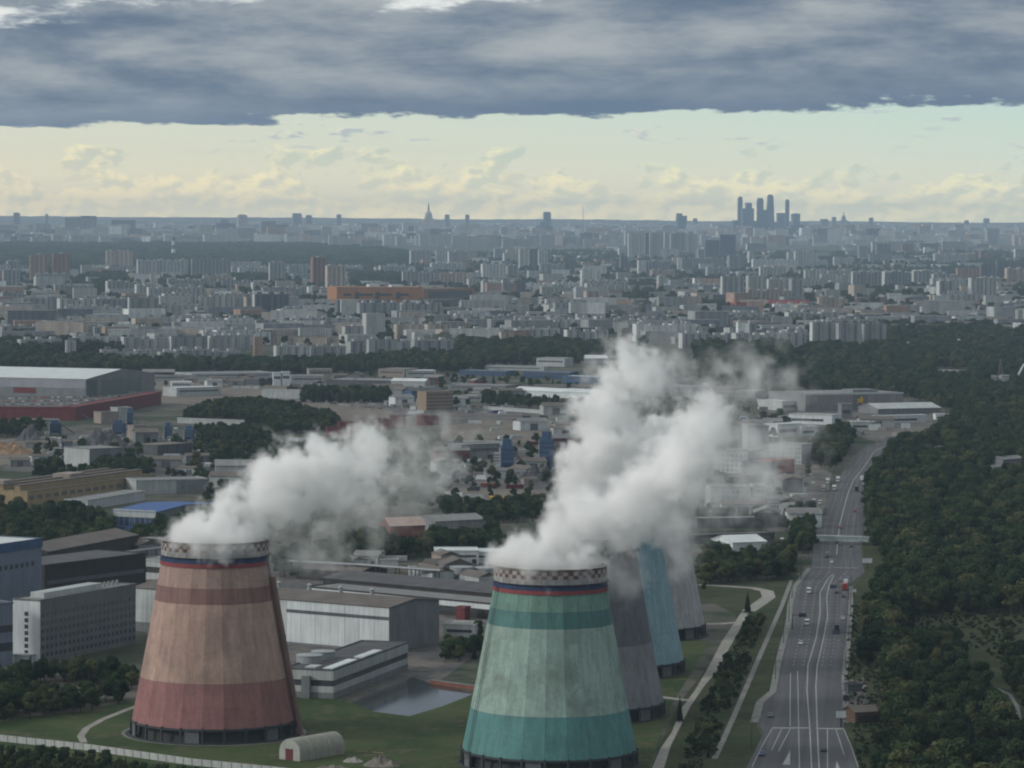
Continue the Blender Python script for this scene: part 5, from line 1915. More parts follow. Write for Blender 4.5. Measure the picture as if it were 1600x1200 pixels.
E = dict(endw=True)
N = dict(scallop=False)
A_ = [(300, 445, 178, 268, 'g', N), (375, 445, 170, 262, 'd', N), (515, 625, 190, 262, 'd', N), (870, 912, 215, 250, 'd', N), (935, 1005, 212, 250, 'd', N), (1020, 1058, 185, 240, 'd', N),
      (1205, 1275, 195, 280, 'g', N), (1270, 1335, 210, 275, 'd', N), (50, 160, 245, 283, 'p'), (160, 270, 230, 283, 'g'), (625, 662, 245, 288, 'p'), (700, 850, 240, 290, 'p'), (860, 1010, 250, 290, 'p', N),
      (1520, 1600, 262, 322, 'p'), (1400, 1500, 235, 300, 'g'),
      (135, 220, 350, 487, 'k', dict(sec=40)), (240, 322, 345, 487, 'k', dict(sec=40)), (28, 92, 378, 450, 'g'), (10, 92, 420, 520, 'g', E), (490, 612, 330, 428, 'b', dict(sec=30)), (635, 865, 372, 466, 'p', E),
      (885, 1065, 368, 466, 'g'), (1070, 1158, 400, 452, 'g', E), (1243, 1320, 384, 490, 'g', E), (1330, 1422, 402, 462, 'g'), (1437, 1507, 362, 502, 'r', dict(sec=30)), (1505, 1600, 400, 522, 'b', dict(sec=30)),
      (110, 250, 487, 522, 'b', N), (250, 428, 487, 552, 'g', E), (490, 650, 472, 547, 'g', E), (693, 720, 440, 528, 'p'), (722, 772, 460, 526, 'd'), (772, 960, 462, 512, 'g'), (965, 1160, 466, 512, 'g'), (1160, 1200, 478, 528, 'p', E),
      (1420, 1447, 497, 558, 'w', N), (1210, 1412, 502, 562, 'g'),
      (0, 100, 525, 590, 'g'), (100, 263, 542, 632, 'g'), (265, 428, 552, 634, 'p'), (430, 590, 547, 634, 'g'), (590, 735, 548, 642, 'g', E), (748, 905, 522, 628, 'p'), (915, 1085, 537, 628, 'p'), (1125, 1168, 546, 642, 'b'), (1168, 1337, 532, 652, 'd', E),
      (1300, 1402, 597, 662, 'g'),
      (0, 160, 627, 684, 'g'), (160, 320, 627, 692, 'g'), (320, 520, 632, 692, 'g'), (522, 720, 634, 692, 'p'), (722, 930, 637, 692, 'b', N), (925, 1140, 642, 694, 'g'), (1140, 1350, 652, 702, 'p'), (1360, 1480, 652, 718, 'p'), (1482, 1600, 655, 716, 'g'),
      (0, 200, 682, 742, 'g'), (200, 420, 678, 738, 'g'), (430, 700, 684, 748, 'g'), (700, 1000, 692, 744, 'p'), (1000, 1120, 700, 750, 'g'),
      (340, 560, 728, 792, 'p', E), (560, 780, 730, 794, 'p', E), (780, 960, 728, 794, 'g', E), (960, 1110, 726, 792, 'p', E), (80, 280, 742, 802, 'p'), (297, 352, 747, 842, 'p'), (460, 700, 788, 832, 'p'), (730, 1110, 788, 832, 'g'),
      (1170, 1216, 730, 822, 'k'), (1215, 1590, 727, 764, 'b', N), (1265, 1430, 772, 852, 'p', E), (1432, 1600, 775, 850, 'g'), (0, 80, 760, 805, 'g'), (140, 300, 745, 790, 'g')]
az_(A_, 0, 280)
B_ = [(325, 375, 330, 408, 'g', E), (375, 422, 335, 408, 'g'), (445, 502, 330, 408, 'p'), (502, 590, 335, 404, 'g', E), (505, 600, 382, 432, 'k', N), (715, 768, 322, 372, 'g', E), (770, 830, 325, 374, 'b'),
      (830, 880, 325, 422, 'p'), (876, 922, 322, 420, 'd'), (920, 965, 328, 422, 'p'), (655, 772, 392, 482, 'w', dict(sec=60)), (770, 830, 400, 470, 'g'), (655, 692, 470, 542, 'g', E), (748, 792, 467, 556, 'g', E), (800, 865, 470, 550, 'd'),
      (290, 440, 427, 502, 'g', E), (440, 592, 430, 502, 'b'), (590, 652, 462, 508, 'p'), (835, 985, 480, 526, 'w'), (985, 1132, 478, 526, 'w'), (1115, 1212, 422, 512, 'w', dict(sec=18)), (1130, 1212, 518, 598, 'b', N), (1207, 1252, 542, 602, 'k', N),
      (1335, 1412, 250, 372, 'p', dict(sec=40)), (1410, 1437, 248, 365, 'd'), (1435, 1502, 247, 372, 'p', dict(sec=40)), (1500, 1532, 245, 360, 'p', E), (1530, 1600, 250, 365, 'g'), (1380, 1418, 375, 452, 'w', N), (1415, 1535, 378, 452, 'g', E), (1295, 1337, 357, 432, 'd', N),
      (1565, 1600, 365, 442, 'g', E), (1470, 1512, 447, 522, 'p'), (1512, 1590, 455, 515, 'd', N), (1040, 1092, 390, 452, 'd', N), (925, 1040, 392, 452, 'g'), (1290, 1330, 320, 360, 'p', N),
      (220, 262, 210, 272, 'g'), (310, 356, 250, 302, 'B', N), (260, 312, 265, 308, 'p', N), (370, 520, 255, 312, 'p', N), (520, 700, 265, 312, 'p'), (0, 60, 275, 322, 'p'), (100, 200, 280, 330, 'g'), (940, 975, 215, 258, 'g', N), (720, 900, 268, 300, 'g'), (1000, 1100, 270, 305, 'g'), (1130, 1240, 275, 320, 'p'),
      (80, 280, 572, 662, 'g'), (280, 475, 570, 660, 'g'), (555, 592, 567, 622, 'p'), (640, 692, 605, 632, 'w', N), (710, 832, 557, 612, 'p', N), (950, 1132, 555, 612, 'p', N), (530, 720, 622, 684, 'p', E), (720, 905, 625, 684, 'g'), (900, 1180, 642, 708, 'p', E), (1180, 1460, 645, 710, 'p', E),
      (10, 112, 682, 742, 'p'), (250, 390, 672, 742, 'b'), (390, 522, 672, 742, 'b'), (530, 738, 692, 752, 'g', E), (738, 806, 707, 782, 'b'), (806, 1022, 692, 768, 'p', E), (1040, 1246, 697, 782, 'p', E), (1495, 1532, 667, 748, 'w', N), (1532, 1600, 670, 742, 'b', E),
      (125, 330, 742, 830, 'g'), (330, 530, 745, 832, 'g'), (30, 116, 752, 822, 'g'), (0, 90, 640, 700, 'p')]
az_(B_, 530, 280)
C_ = [(0, 42, 250, 362, 'p', dict(sec=40)), (42, 86, 252, 362, 'p', dict(sec=40)), (120, 190, 282, 372, 'd', N), (190, 265, 257, 372, 'B', N), (85, 121, 325, 378, 'g'), (225, 300, 350, 432, 'g'), (320, 346, 335, 402, 'p'), (535, 617, 335, 418, 'p', E), (635, 716, 355, 412, 'd', N),
      (715, 816, 360, 408, 'p'), (830, 892, 310, 372, 'g'), (910, 986, 300, 362, 'd', N), (865, 937, 228, 292, 'd', N), (1085, 1101, 245, 302, 'd', N), (1030, 1092, 300, 348, 'r', N), (1110, 1206, 297, 342, 'd', N), (1135, 1167, 315, 348, 'w', N), (1200, 1290, 330, 375, 'b', N), (1300, 1380, 345, 390, 'k', N), (1390, 1440, 335, 380, 'r', N),
      (0, 16, 365, 442, 'w'), (16, 80, 365, 442, 'g', E), (65, 126, 458, 512, 'w', N), (126, 241, 407, 462, 'g', E), (195, 306, 450, 578, 'g', E), (312, 406, 447, 552, 'p', dict(sec=40)), (410, 512, 462, 572, 'p', E), (510, 582, 462, 562, 'g'),
      (580, 690, 415, 502, 'p'), (690, 802, 418, 502, 'p'), (800, 942, 427, 517, 'g', E), (940, 1082, 427, 512, 'g', E), (1080, 1242, 422, 502, 'g', E), (1285, 1396, 412, 477, 'k', N), (1395, 1470, 395, 472, 'd', N), (1470, 1557, 380, 472, 'd', N), (1510, 1600, 412, 492, 'b'),
      (1195, 1281, 472, 582, 'g', E), (1340, 1476, 457, 582, 'p', N), (1005, 1047, 490, 532, 'p', N), (105, 302, 617, 652, 'p', N), (445, 682, 612, 642, 'p', N), (795, 962, 587, 617, 'w'), (1005, 1077, 582, 652, 'g', E), (0, 47, 665, 742, 'p'), (45, 267, 682, 742, 'p', E), (268, 310, 662, 772, 'w', dict(sec=12)), (310, 362, 667, 768, 'g'),
      (360, 480, 692, 752, 'g'), (480, 602, 695, 752, 'p'), (610, 730, 662, 792, 'g', E), (730, 850, 667, 794, 'g'), (850, 966, 670, 792, 'g'), (960, 1142, 752, 788, 'w', N), (1160, 1292, 672, 702, 'p', N), (1235, 1282, 737, 764, 'w', N), (1295, 1362, 742, 778, 'w', N), (1360, 1600, 702, 724, 'p', N),
      (1060, 1180, 545, 578, 'p', N), (640, 780, 545, 575, 'b', N), (820, 1000, 545, 578, 'k', N), (1480, 1600, 555, 580, 'p', N), (1390, 1500, 630, 655, 'p', N), (1500, 1600, 640, 680, 'b', N), (880, 990, 345, 395, 'g'), (400, 520, 380, 425, 'g'), (1220, 1330, 290, 330, 'g')]
az_(C_, 1060, 280)

# filler blocks between the measured ones
nf = 0
tries = 0
while len(BLOCKS) < 292 and tries < 2000:
    tries += 1
    y = rnd.uniform(388, 548)
    x = rnd.uniform(-40, 1640)
    if (x < 640 and 378 < y < 424) or (x > 1230 and y > 528) or (x > 1330 and y > 508) or (455 < x < 760 and 440 < y < 530) or (270 < x < 640 and y < 425):
        continue
    scale = (y - 344) / 180
    w = rnd.uniform(34, 84) * (0.5 + scale)
    hh = rnd.uniform(13, 25) * (0.5 + scale * .8)
    block(x, x + w, y - hh, y, rnd.choices('gpwbdk', [4, 6, 1.5, 2, .7, .5])[0], endw=rnd.random() < .4)

byk = {}
for t, (x, y), look in BLOCKS:
    byk.setdefault((look, zone(x, y)), []).append((x, t))
ORD = ['first', 'second', 'third', 'fourth', 'fifth', 'sixth', 'seventh', 'eighth', 'ninth', 'tenth', 'eleventh', 'twelfth', 'thirteenth', 'fourteenth', 'fifteenth', 'sixteenth', 'seventeenth', 'eighteenth']
for (look, zn), ls in byk.items():
    ls.sort(key=lambda q: q[0])
    for i, (x, t) in enumerate(ls):
        t['group'] = 'apartment blocks of the city'
        t['label'] = f'{look} {zn}'.replace('slab block', 'slab').replace('with white end', 'sunlit-ended') + ('' if len(ls) == 1 else f', {ORD[min(i, 17)]} from left')

# far city and small houses nobody could count
def mass(name, label, n, yr, xr, hr, wr, skip=None, seed=1):
    r_ = random.Random(seed)
    mb = MB()
    mats = [FAC[k] for k in 'gpbdwk'] + [M_ROOFG]
    k = 0
    while k < n:
        u = r_.random()
        y = yr[0] + (yr[1] - yr[0]) * u
        x = r_.uniform(*xr)
        if skip and skip(x, y):
            continue
        k += 1
        p = G(x, y)
        w = r_.uniform(*wr)
        d = r_.uniform(12, 30)
        h = r_.uniform(*hr) * (1.6 if r_.random() < .15 else 1)
        if y < 372 and name == 'far_city':
            h *= 0.14 + 0.86 * max(0.0, (y - 348) / 24)
        a = R(r_.uniform(-10, 35))
        c, s = math.cos(a), math.sin(a)
        q = [(p.x + c * i - s * j, p.y + s * i + c * j) for i, j in ((-w / 2, -d / 2), (w / 2, -d / 2), (w / 2, d / 2), (-w / 2, d / 2))]
        mi = r_.choices(range(6), [5, 5, 2, 1.2, .8, .8])[0]
        vs = [(a_, b_, p.z - 1) for a_, b_ in q] + [(a_, b_, p.z + h) for a_, b_ in q]
        mb.poly_faces(vs, [(0, 1, 5, 4), (1, 2, 6, 5), (2, 3, 7, 6), (3, 0, 4, 7)], mi)
        mb.poly_faces(vs[4:], [(0, 1, 2, 3)], 6)
    o = mb.build(name, mats)
    tag(o, label, 'city', None, 'stuff')


farwood = lambda x, y: (x < 640 and 378 < y < 424)
mass('far_city', 'hazy mass of city blocks out to the horizon', 4600, (348.5, 384), (-150, 1750), (14, 60), (30, 130), None, 3)
mass('mid_city', 'mass of lesser blocks and houses between the apartment blocks', 1300, (384, 540), (-150, 1750), (8, 24), (28, 76), lambda x, y: farwood(x, y) or (x > 1230 and y > 525), 4)


# orange complex
def orange():
    def ex(t, L, D, h):
        n = 12
        for i in range(n):
            MB().box(L * i / n + .3, L * (i + 1) / n - .3, -.4, 0, h * .55, h - .5).build('wall_panel', M_ORANGE, W_)
        for x0, x1 in ((.08, .17), (.26, .42), (.48, .64), (.73, .84)):
            MB().box(L * x0, L * x1, -.7, 0, h * .60, h * .71).build('window_strip', M_DSTEEL, W_)
        for x in (.21, .45, .69):
            MB().box(L * x, L * x + 9, -.8, 0, h * .45, h * .78).build('slot', M_DSTEEL, W_)
        MB().box(L * .4, L * .52, D * .2, D * .5, h + .4, h + 6).build('roof_housing', M_WHITE, R_)
        MB().box(L * .66, L * .8, D * .2, D * .5, h + .4, h + 5).build('roof_housing', M_WHITE, R_)
    hall('orange_complex', 'long orange complex with dark window slots amid grey blocks', 'large building', (526, 482), (660, 482), 449, 90, M_ORANGE, plain('orange_roof', (0.42, 0.20, 0.10), .2, .1), extras=ex)
    hall('orange_step', 'lower orange step in front of the orange complex', 'building', (519, 486), (562, 487), 468, 30, M_ORANGE, M_ORANGE)
    hall('glass_front_hall', 'dark glass-fronted hall with orange rim beside the orange complex', 'large building', (661, 480), (742, 478), 452, 90, plain('orange_dull', (0.34, 0.17, 0.10), .2, .1), M_ROOFB,
         strips=[('glass_front', .1, .94, .52, .88, M_GLASS), ('lower_wall', 0.1, .94, 0, .5, M_GREY)])
    hall('red_works', 'long dull red works building below the skyscraper cluster', 'works', (1160, 486), (1262, 487), 469, 40, FAC['R'], M_RED)
    hall('red_works', 'dull red works hall beside the longer red works', 'works', (1150, 488), (1185, 488), 473, 30, FAC['R'], M_RED)


orange()


# striped chimney
def chimney():
    p = G(271, 402)
    d = dist(p)
    h = Zat(271, 370, d) - p.z
    t = thing('striped_chimney', 'red and white striped chimney against the dark far wood', 'chimney', p)
    m = [M_RIMR, M_WHITE]
    n = 5
    w = 6.5 * p.length / F / 2
    for i in range(n):
        z0, z1 = h * i / n, h * (i + 1) / n
        MB().lathe([(w * (1.05 - .08 * i), z0), (w * (1.05 - .08 * (i + 1)), z1)], 16, cap=(i == n - 1)).build('band', M_WHITE if i % 2 else M_DGREY, t)


chimney()

# ------------------------------------------------------------------ skyline
SKY_B = plain('skyscraper_glass', (0.055, 0.095, 0.175), .12, .02, rough=.4, spec=.4)
SKY_B2 = plain('skyscraper_glass_light', (0.09, 0.135, 0.21), .12, .02, rough=.4, spec=.4)


def skyscraper(x0, x1, yt, yb, label, taper=1.0, crown=None, mat=None, steps=(), rot=12, name='skyscraper'):
    p = G((x0 + x1) / 2, yb)
    mpp = p.length / F
    w = (x1 - x0) * mpp
    h = Zat((x0 + x1) / 2, yt, dist(p)) - p.z
    t = thing(name, label, 'skyscraper', p, R(rot), None)
    q = w / 2 / (math.cos(R(rot)) + math.sin(R(rot))) * 1.12
    m = mat or SKY_B
    prof = [(1, -.002), (1, .35), (1 - (1 - taper) * .5, .7), (taper, 1)]
    hh = h * (0.95 if crown else 1)
    b = MB()
    vs = []
    for k, z in prof:
        vs += [(-q * k, -q * k, hh * z), (q * k, -q * k, hh * z), (q * k, q * k, hh * z), (-q * k, q * k, hh * z)]
    fs = [(i * 4 + j, i * 4 + (j + 1) % 4, i * 4 + 4 + (j + 1) % 4, i * 4 + 4 + j) for i in range(3) for j in range(4)] + [(12, 13, 14, 15)]
    b.poly_faces(vs, fs)
    b.build('shaft', m, t)
    f = MB()
    for i in range(1, int(hh / 12)):
        z = i * 12.0
        k = 1 if z < hh * .35 else 1 - (1 - taper) * (z / hh - .35) / .65
        f.box(-q * k - .4, q * k + .4, -q * k - .4, q * k + .4, z, z + 1.6)
    f.build('floor_bands', SKY_B2, t)
    if crown == 'round':
        r = q * taper
        MB().lathe([(r * 1.05, hh), (r * 1.12, hh + h * .02), (r * .9, hh + h * .045), (0, hh + h * .05)], 16, cap=False).build('crown', m, t)
    elif crown == 'box':
        MB().box(-q * taper * .8, q * taper * .8, -q * taper * .8, q * taper * .8, hh, h).build('crown', m, t)
    for (fx0, fx1, fz) in steps:
        MB().box(-q + 2 * q * fx0, -q + 2 * q * fx1, -q * .8, q * .8, hh, hh + h * fz).build('upper_block', m, t)
    return t


c6 = lambda x, y: (1120 + x / 6.667, 285 + y / 6.667)


def sk(x0, x1, yt, yb, *a, **k):
    (X0, Y0), (X1, Y1) = c6(x0, yt), c6(x1, yb)
    skyscraper(X0, X1, Y0, Y1, *a, **k)


sk(217, 262, 148, 545, 'slim tall skyscraper at the west edge of the cluster', crown='box')
sk(258, 376, 270, 560, 'broad stepped skyscraper beside the slim western one', steps=((.35, .82, .2),), rot=6)
sk(165, 260, 395, 555, 'lower dark skyscraper base west of the slim one', rot=6)
sk(417, 478, 163, 560, 'flat-topped tall skyscraper in the middle of the cluster', crown='box', rot=5)
sk(470, 530, 285, 560, 'lower skyscraper between the two tallest', rot=8)
sk(515, 592, 125, 560, 'tallest round-topped tapering skyscraper of the cluster', taper=.72, crown='round', mat=SKY_B2)
sk(628, 730, 318, 530, 'broad lower skyscraper near the cluster east end', mat=SKY_B, rot=4)
sk(712, 750, 178, 535, 'slim blade skyscraper at the cluster east end', crown='box', rot=8)
sk(782, 856, 322, 520, 'separate glassy skyscraper flaring at its top', taper=1.15, crown='round', mat=SKY_B2)
sk(380, 420, 400, 560, 'low dark skyscraper podium in the cluster', rot=5)
sk(590, 640, 420, 540, 'low dark skyscraper beside the blade tower', rot=5)
skyscraper(849, 860, 331, 366, 'lone square skyscraper midway between the spired tower and the cluster', mat=SKY_B2, crown='box')
skyscraper(844, 851, 346, 366, 'lower dark wing beside the lone square skyscraper', mat=SKY_B)
skyscraper(1057, 1072, 337, 368, 'dark skyscraper west of the main cluster', mat=SKY_B, steps=((0, .5, .12),))
skyscraper(371, 386, 335, 362, 'tower with reddish top on the western horizon', mat=FAC['b'], crown='box')
BUMPS = [(21, 31, 332, 'far west'), (71, 75, 334, 'west of the far wood'), (457, 471, 333, 'beside the domed block'), (478, 487, 336, 'east of the domed block'), (526, 533, 335, 'west of the spired tower'), (695, 702, 335, 'first east of the spired tower'),
         (727, 733, 335, 'second east of the spired tower'), (1282, 1293, 342, 'past the flared skyscraper'), (1300, 1306, 339, 'between flared skyscraper and far spire'), (1358, 1364, 340, 'east of the far spire'), (1507, 1513, 344, 'at the east horizon'), (1537, 1545, 341, 'farthest east'), (1083, 1089, 341, 'west of the cluster')]
for x0, x1, yt, wh in BUMPS:
    skyscraper(x0, x1, yt, 357, f'small high-rise on the horizon {wh}', mat=FAC['d'], crown='box' if x1 - x0 < 8 else 'round', name='horizon_tower')


def spired(x, yt, ys, yb, w, label, k=1.0):
    """stepped tower with a spire"""
    p = G(x, yb)
    mpp = p.length / F
    d = dist(p)
    Z = lambda y: Zat(x, y, d) - p.z
    t = thing('spired_tower', label, 'tower', p, R(8))
    m = FAC['b'] if k == 1 else FAC['g']
    H = Z(yt)
    W = w * mpp
    MB().box(-W * 1.0, W * 1.0, -W * .5, W * .5, -.3, Z(ys) * .55).build('wing', m, t)
    MB().box(-W * .55, W * .55, -W * .4, W * .4, Z(ys) * .55, Z(ys) * .8).build('shoulder', m, t)
    MB().box(-W * .33, W * .33, -W * .33, W * .33, Z(ys) * .8, Z(ys)).build('shaft', m, t)
    z0 = Z(ys)
    MB().lathe([(W * .33, z0), (W * .3, z0 + (H - z0) * .22), (W * .12, z0 + (H - z0) * .38), (W * .1, z0 + (H - z0) * .5)], 12, cap=False).build('drum', m, t)
    MB().lathe([(W * .1, z0 + (H - z0) * .5), (W * .015, H)], 8, cap=True).build('spire', M_DGREY, t)
    for s in (-1, 1):
        MB().box(s * W * .85 - W * .12, s * W * .85 + W * .12, -W * .14, W * .14, Z(ys) * .55, Z(ys) * .72).build('corner_turret', m, t)


spired(669.5, 316, 338, 360, 17, 'stepped stone tower with tall thin spire on the horizon')
spired(1318, 330, 340, 358, 9, 'far stepped tower with spire east of the skyscraper cluster', 2)
p = G(911, 353)
t = thing('radio_mast', 'hair-thin radio mast on the horizon', 'mast', p)
hm_ = Zat(911, 322, dist(p)) - p.z
MB().tube((0, 0, 0), (0, 0, hm_), 4, 1.5, n=5).build('mast', M_DGREY, t)
MB().tube((0, 0, 0), (0, 0, 8), 9, n=6).build('base', M_DGREY, t)

# ------------------------------------------------------------------ trees
def leaf_clumps(mb, centre, r, n, size, rr):
    for _ in range(n):
        while True:
            v = Vector((rr.uniform(-1, 1), rr.uniform(-1, 1), rr.uniform(-1, 1)))
            if 0.25 < v.length < 1:
                break
        v = v.normalized() * (0.55 + 0.5 * rr.random())
        c = centre + Vector((v.x * r.x, v.y * r.y, v.z * r.z))
        nrm = (v + Vector((rr.uniform(-.8, .8), rr.uniform(-.8, .8), rr.uniform(-.5, .9)))).normalized()
        q = nrm.to_track_quat('Z', 'Y')
        s = size * rr.uniform(.6, 1.4)
        a = rr.uniform(0, 6.28)
        ca, sa = math.cos(a) * s, math.sin(a) * s
        mb.face([c + q @ Vector(p) for p in ((ca, sa, 0), (-sa * .7, ca * .7, .12 * s), (-ca, -sa, 0), (sa * .7, -ca * .7, .1 * s))])


def tree_meshes(kind, seed):
    """meshes (trunk, crown) of a tree about 12 m high"""
    rr = random.Random(seed)
    tr, cr = MB(), MB()
    if kind == 'conifer':
        tr.tube((0, 0, -.3), (0, 0, 12.4), .22, .04, n=6)
        for k in range(15):
            z = 1.4 + k * .76
            rad = 2.5 * (1 - k / 15.5) + .15
            nb = max(4, int(10 - k * .4))
            for i in range(nb):
                a = 6.28 * i / nb + rr.uniform(-.3, .3)
                tip = Vector((math.cos(a) * rad, math.sin(a) * rad, z - .55))
                root = Vector((0, 0, z + .35))
                sd = Vector((-math.sin(a), math.cos(a), 0)) * rad * .32
                mid = root.lerp(tip, .55)
                cr.face([root, mid - sd, tip, mid + sd])
                cr.face([root + Vector((0, 0, -.1)), mid - sd * .8 + Vector((0, 0, -.5)), tip + Vector((0, 0, -.35)), mid + sd * .8 + Vector((0, 0, -.45))])
        return tr.mesh('trunk', M_BARK), cr.mesh('crown', M_CONIFER)
    h = 12.0
    bend = Vector((rr.uniform(-.5, .5), rr.uniform(-.5, .5), 0))
    top = Vector((0, 0, h * .62)) + bend
    tr.tube((0, 0, -.3), top * .5, .28, .2, n=7)
    tr.tube(top * .5, top, .2, .1, n=6)
    nl = rr.randint(8, 11)
    lobes = [(top + Vector((0, 0, h * .12)), Vector((2.3, 2.3, 2.3)))]
    for i in range(nl):
        a = 6.28 * i / nl + rr.uniform(-.4, .4)
        zz = rr.uniform(.32, .82) * h
        spread = (1.0 if zz < .65 * h else .65) * rr.uniform(1.7, 3.0)
        c = Vector((math.cos(a) * spread, math.sin(a) * spread, zz)) + bend * .6
        r = rr.uniform(1.15, 2.0)
        lobes.append((c, Vector((r * 1.1, r * 1.1, r * .95))))
        tr.tube(Vector((0, 0, zz * .6)) + bend * .4, c, .1, .04, n=4)
    for c, r in lobes:
        n = int(46 * r.x * r.x)
        leaf_clumps(cr, c, r, n, .42, rr)
        # inner mass of leaves so that the crown is not see-through everywhere
        leaf_clumps(cr, c, r * .62, int(n * .35), .6, rr)
    return tr.mesh('trunk', M_BARK), cr.mesh('crown', M_TREE)


PROT = {'tree': [tree_meshes('tree', s) for s in range(7)], 'conifer': [tree_meshes('conifer', s) for s in (21, 22)]}

rng = np.random.default_rng(5)
# outlines in the photograph, spacing, height range, share of conifers, place words
WOODS = [
    ('in the big wood right of the highway', [(1356, 800), (1362, 752), (1395, 712), (1450, 692), (1492, 652), (1640, 640), (1700, 860), (1700, 960), (1560, 962), (1450, 962), (1395, 990), (1392, 1030), (1345, 1040), (1350, 990), (1372, 950), (1372, 935), (1392, 905), (1378, 870), (1360, 845)], 6.6, (7, 17), .08),
    ('in the big wood right of the highway', [(1398, 1020), (1500, 1006), (1508, 1065), (1550, 1090), (1580, 1165), (1700, 1185), (1700, 1290), (1372, 1290), (1380, 1180), (1400, 1110), (1385, 1060)], 6.6, (6, 15), .1),
    ('in the big wood right of the highway', [(1565, 1030), (1700, 1015), (1700, 1150), (1612, 1150), (1600, 1100), (1570, 1075)], 7.5, (7, 11), .1),
    ('in the grassy clearing of the right wood', [(1400, 965), (1640, 965), (1640, 1020), (1560, 1030), (1510, 1008), (1400, 1012)], 15, (3, 7), .1),
    ('in the grassy clearing of the right wood', [(1510, 1060), (1570, 1080), (1590, 1110), (1590, 1165), (1560, 1165)], 11, (3, 7), .1),
    ('beyond the shopping centre', [(1236, 570), (1380, 552), (1640, 536), (1640, 642), (1500, 648), (1415, 622), (1250, 612)], 11, (10, 16), .1),
    ('in front of the panel office', [(-60, 1062), (40, 1055), (130, 1056), (212, 1058), (215, 1098), (120, 1116), (-60, 1140)], 5.6, (6, 10), .1),
    ('in front of the concrete panel fence', [(-40, 1176), (120, 1184), (190, 1196), (300, 1214), (420, 1226), (300, 1280), (-40, 1270)], 4.6, (3.0, 5.0), .05),
    ('between the ochre warehouse and the dark works', [(-40, 800), (60, 806), (150, 800), (180, 838), (262, 828), (330, 812), (335, 835), (260, 862), (100, 866), (-40, 872)], 7.5, (8, 13), .05),
    ('around the brick house below the plume', [(430, 885), (560, 850), (600, 848), (680, 838), (770, 832), (790, 862), (690, 866), (600, 882), (560, 905), (430, 905)], 7.0, (8, 12), .05),
    ('around the brick house below the plume', [(680, 792), (860, 792), (860, 815), (770, 820), (690, 806)], 7.5, (7, 11), 0),
    ('in the dark grove on the sandy ground', [(290, 650), (330, 636), (400, 630), (500, 649), (532, 661), (505, 676), (420, 679), (390, 665), (290, 656)], 7.5, (7, 11), 0),
    ('in the dark grove on the sandy ground', [(300, 672), (385, 672), (420, 684), (425, 692), (310, 694)], 8, (7, 10), 0),
    ('in the long belt below the apartment blocks', [(-60, 562), (200, 570), (470, 572), (560, 566), (700, 556), (940, 545), (945, 566), (720, 584), (480, 588), (200, 586), (-60, 582)], 12, (11, 17), .05),
    ('behind the light grey tower', [(1085, 895), (1105, 872), (1240, 868), (1240, 905), (1100, 915)], 6.5, (8, 12), .05),
    ('in the strip between plant road and footpath', [(1060, 1215), (1092, 1110), (1128, 1040), (1158, 990), (1178, 962), (1196, 965), (1165, 1060), (1132, 1130), (1104, 1215)], 4.2, (2.2, 4.2), .03),
    ('beside the turbine hall end', [(680, 1020), (700, 1008), (762, 992), (755, 1030), (700, 1040)], 5.5, (6, 9), .05),
    ('left of the highway bend', [(1262, 712), (1310, 672), (1335, 680), (1330, 700), (1300, 740), (1268, 722)], 8, (9, 13), .05),
    ('left of the footbridge', [(1245, 800), (1275, 812), (1266, 870), (1240, 862)], 7, (8, 12), .1),
    ('among the gravel works and sheds', [(60, 735), (130, 738), (200, 720), (240, 735), (200, 752), (60, 752)], 9, (8, 12), 0),
    ('among the gravel works and sheds', [(290, 700), (420, 700), (430, 722), (330, 724)], 10, (7, 11), 0),
    ('among the gravel works and sheds', [(-40, 662), (70, 664), (60, 684), (-40, 684)], 9, (8, 12), 0),
    ('in the dark hedge behind the storage rows', [(468, 616), (610, 618), (608, 630), (468, 630)], 8, (9, 14), .4),
    ('behind the buff brick building', [(700, 622), (900, 626), (900, 640), (710, 636)], 11, (8, 12), 0),
    ('scattered through the works yards', [(40, 700), (340, 690), (640, 700), (880, 690), (880, 780), (640, 800), (330, 790), (60, 745)], 24, (5, 11), 0),
    ('scattered through the works yards', [(200, 590), (950, 590), (1230, 620), (1230, 800), (1100, 800), (900, 650), (500, 610), (210, 605)], 30, (6, 12), .1),
    ('before the white offices', [(1090, 806), (1235, 806), (1235, 832), (1090, 836)], 8, (6, 10), .1),
]
CITYGREEN = [  # tree patches among the blocks, part of one uncounted mass
    ([(650, 536), (960, 538), (945, 556), (700, 560)], 16), ([(1080, 540), (1235, 545), (1235, 600), (1100, 600)], 16), ([(1070, 475), (1150, 475), (1150, 490), (1060, 492)], 22), ([(1280, 445), (1440, 450), (1440, 460), (1290, 458)], 26),
    ([(1360, 500), (1640, 495), (1640, 545), (1300, 560), (1240, 560)], 17), ([(1180, 505), (1360, 492), (1360, 512), (1190, 516)], 22), ([(540, 500), (660, 494), (670, 502), (560, 508)], 22), ([(0, 540), (120, 540), (200, 552), (0, 560)], 14),
    ([(840, 480), (1000, 478), (1010, 488), (850, 490)], 26), ([(330, 505), (520, 500), (520, 510), (330, 514)], 22), ([(780, 395), (960, 390), (960, 402), (800, 404)], 45), ([(1000, 440), (1070, 432), (1070, 450), (1000, 455)], 30),
    ([(540, 428), (640, 425), (640, 445), (560, 450)], 30), ([(1430, 405), (1580, 405), (1580, 425), (1430, 430)], 40), ([(30, 445), (120, 445), (120, 455), (30, 460)], 30), ([(-60, 478), (40, 478), (40, 490), (-60, 494)], 25),
    ([(100, 430), (640, 420), (640, 432), (100, 445)], 32), ([(-100, 400), (1700, 395), (1700, 540), (-100, 545)], 62)]
FARWOOD = [(-100, 385), (120, 380), (240, 377), (330, 379), (450, 383), (560, 388), (640, 396), (640, 410), (560, 414), (450, 417), (200, 424), (-100, 432)]


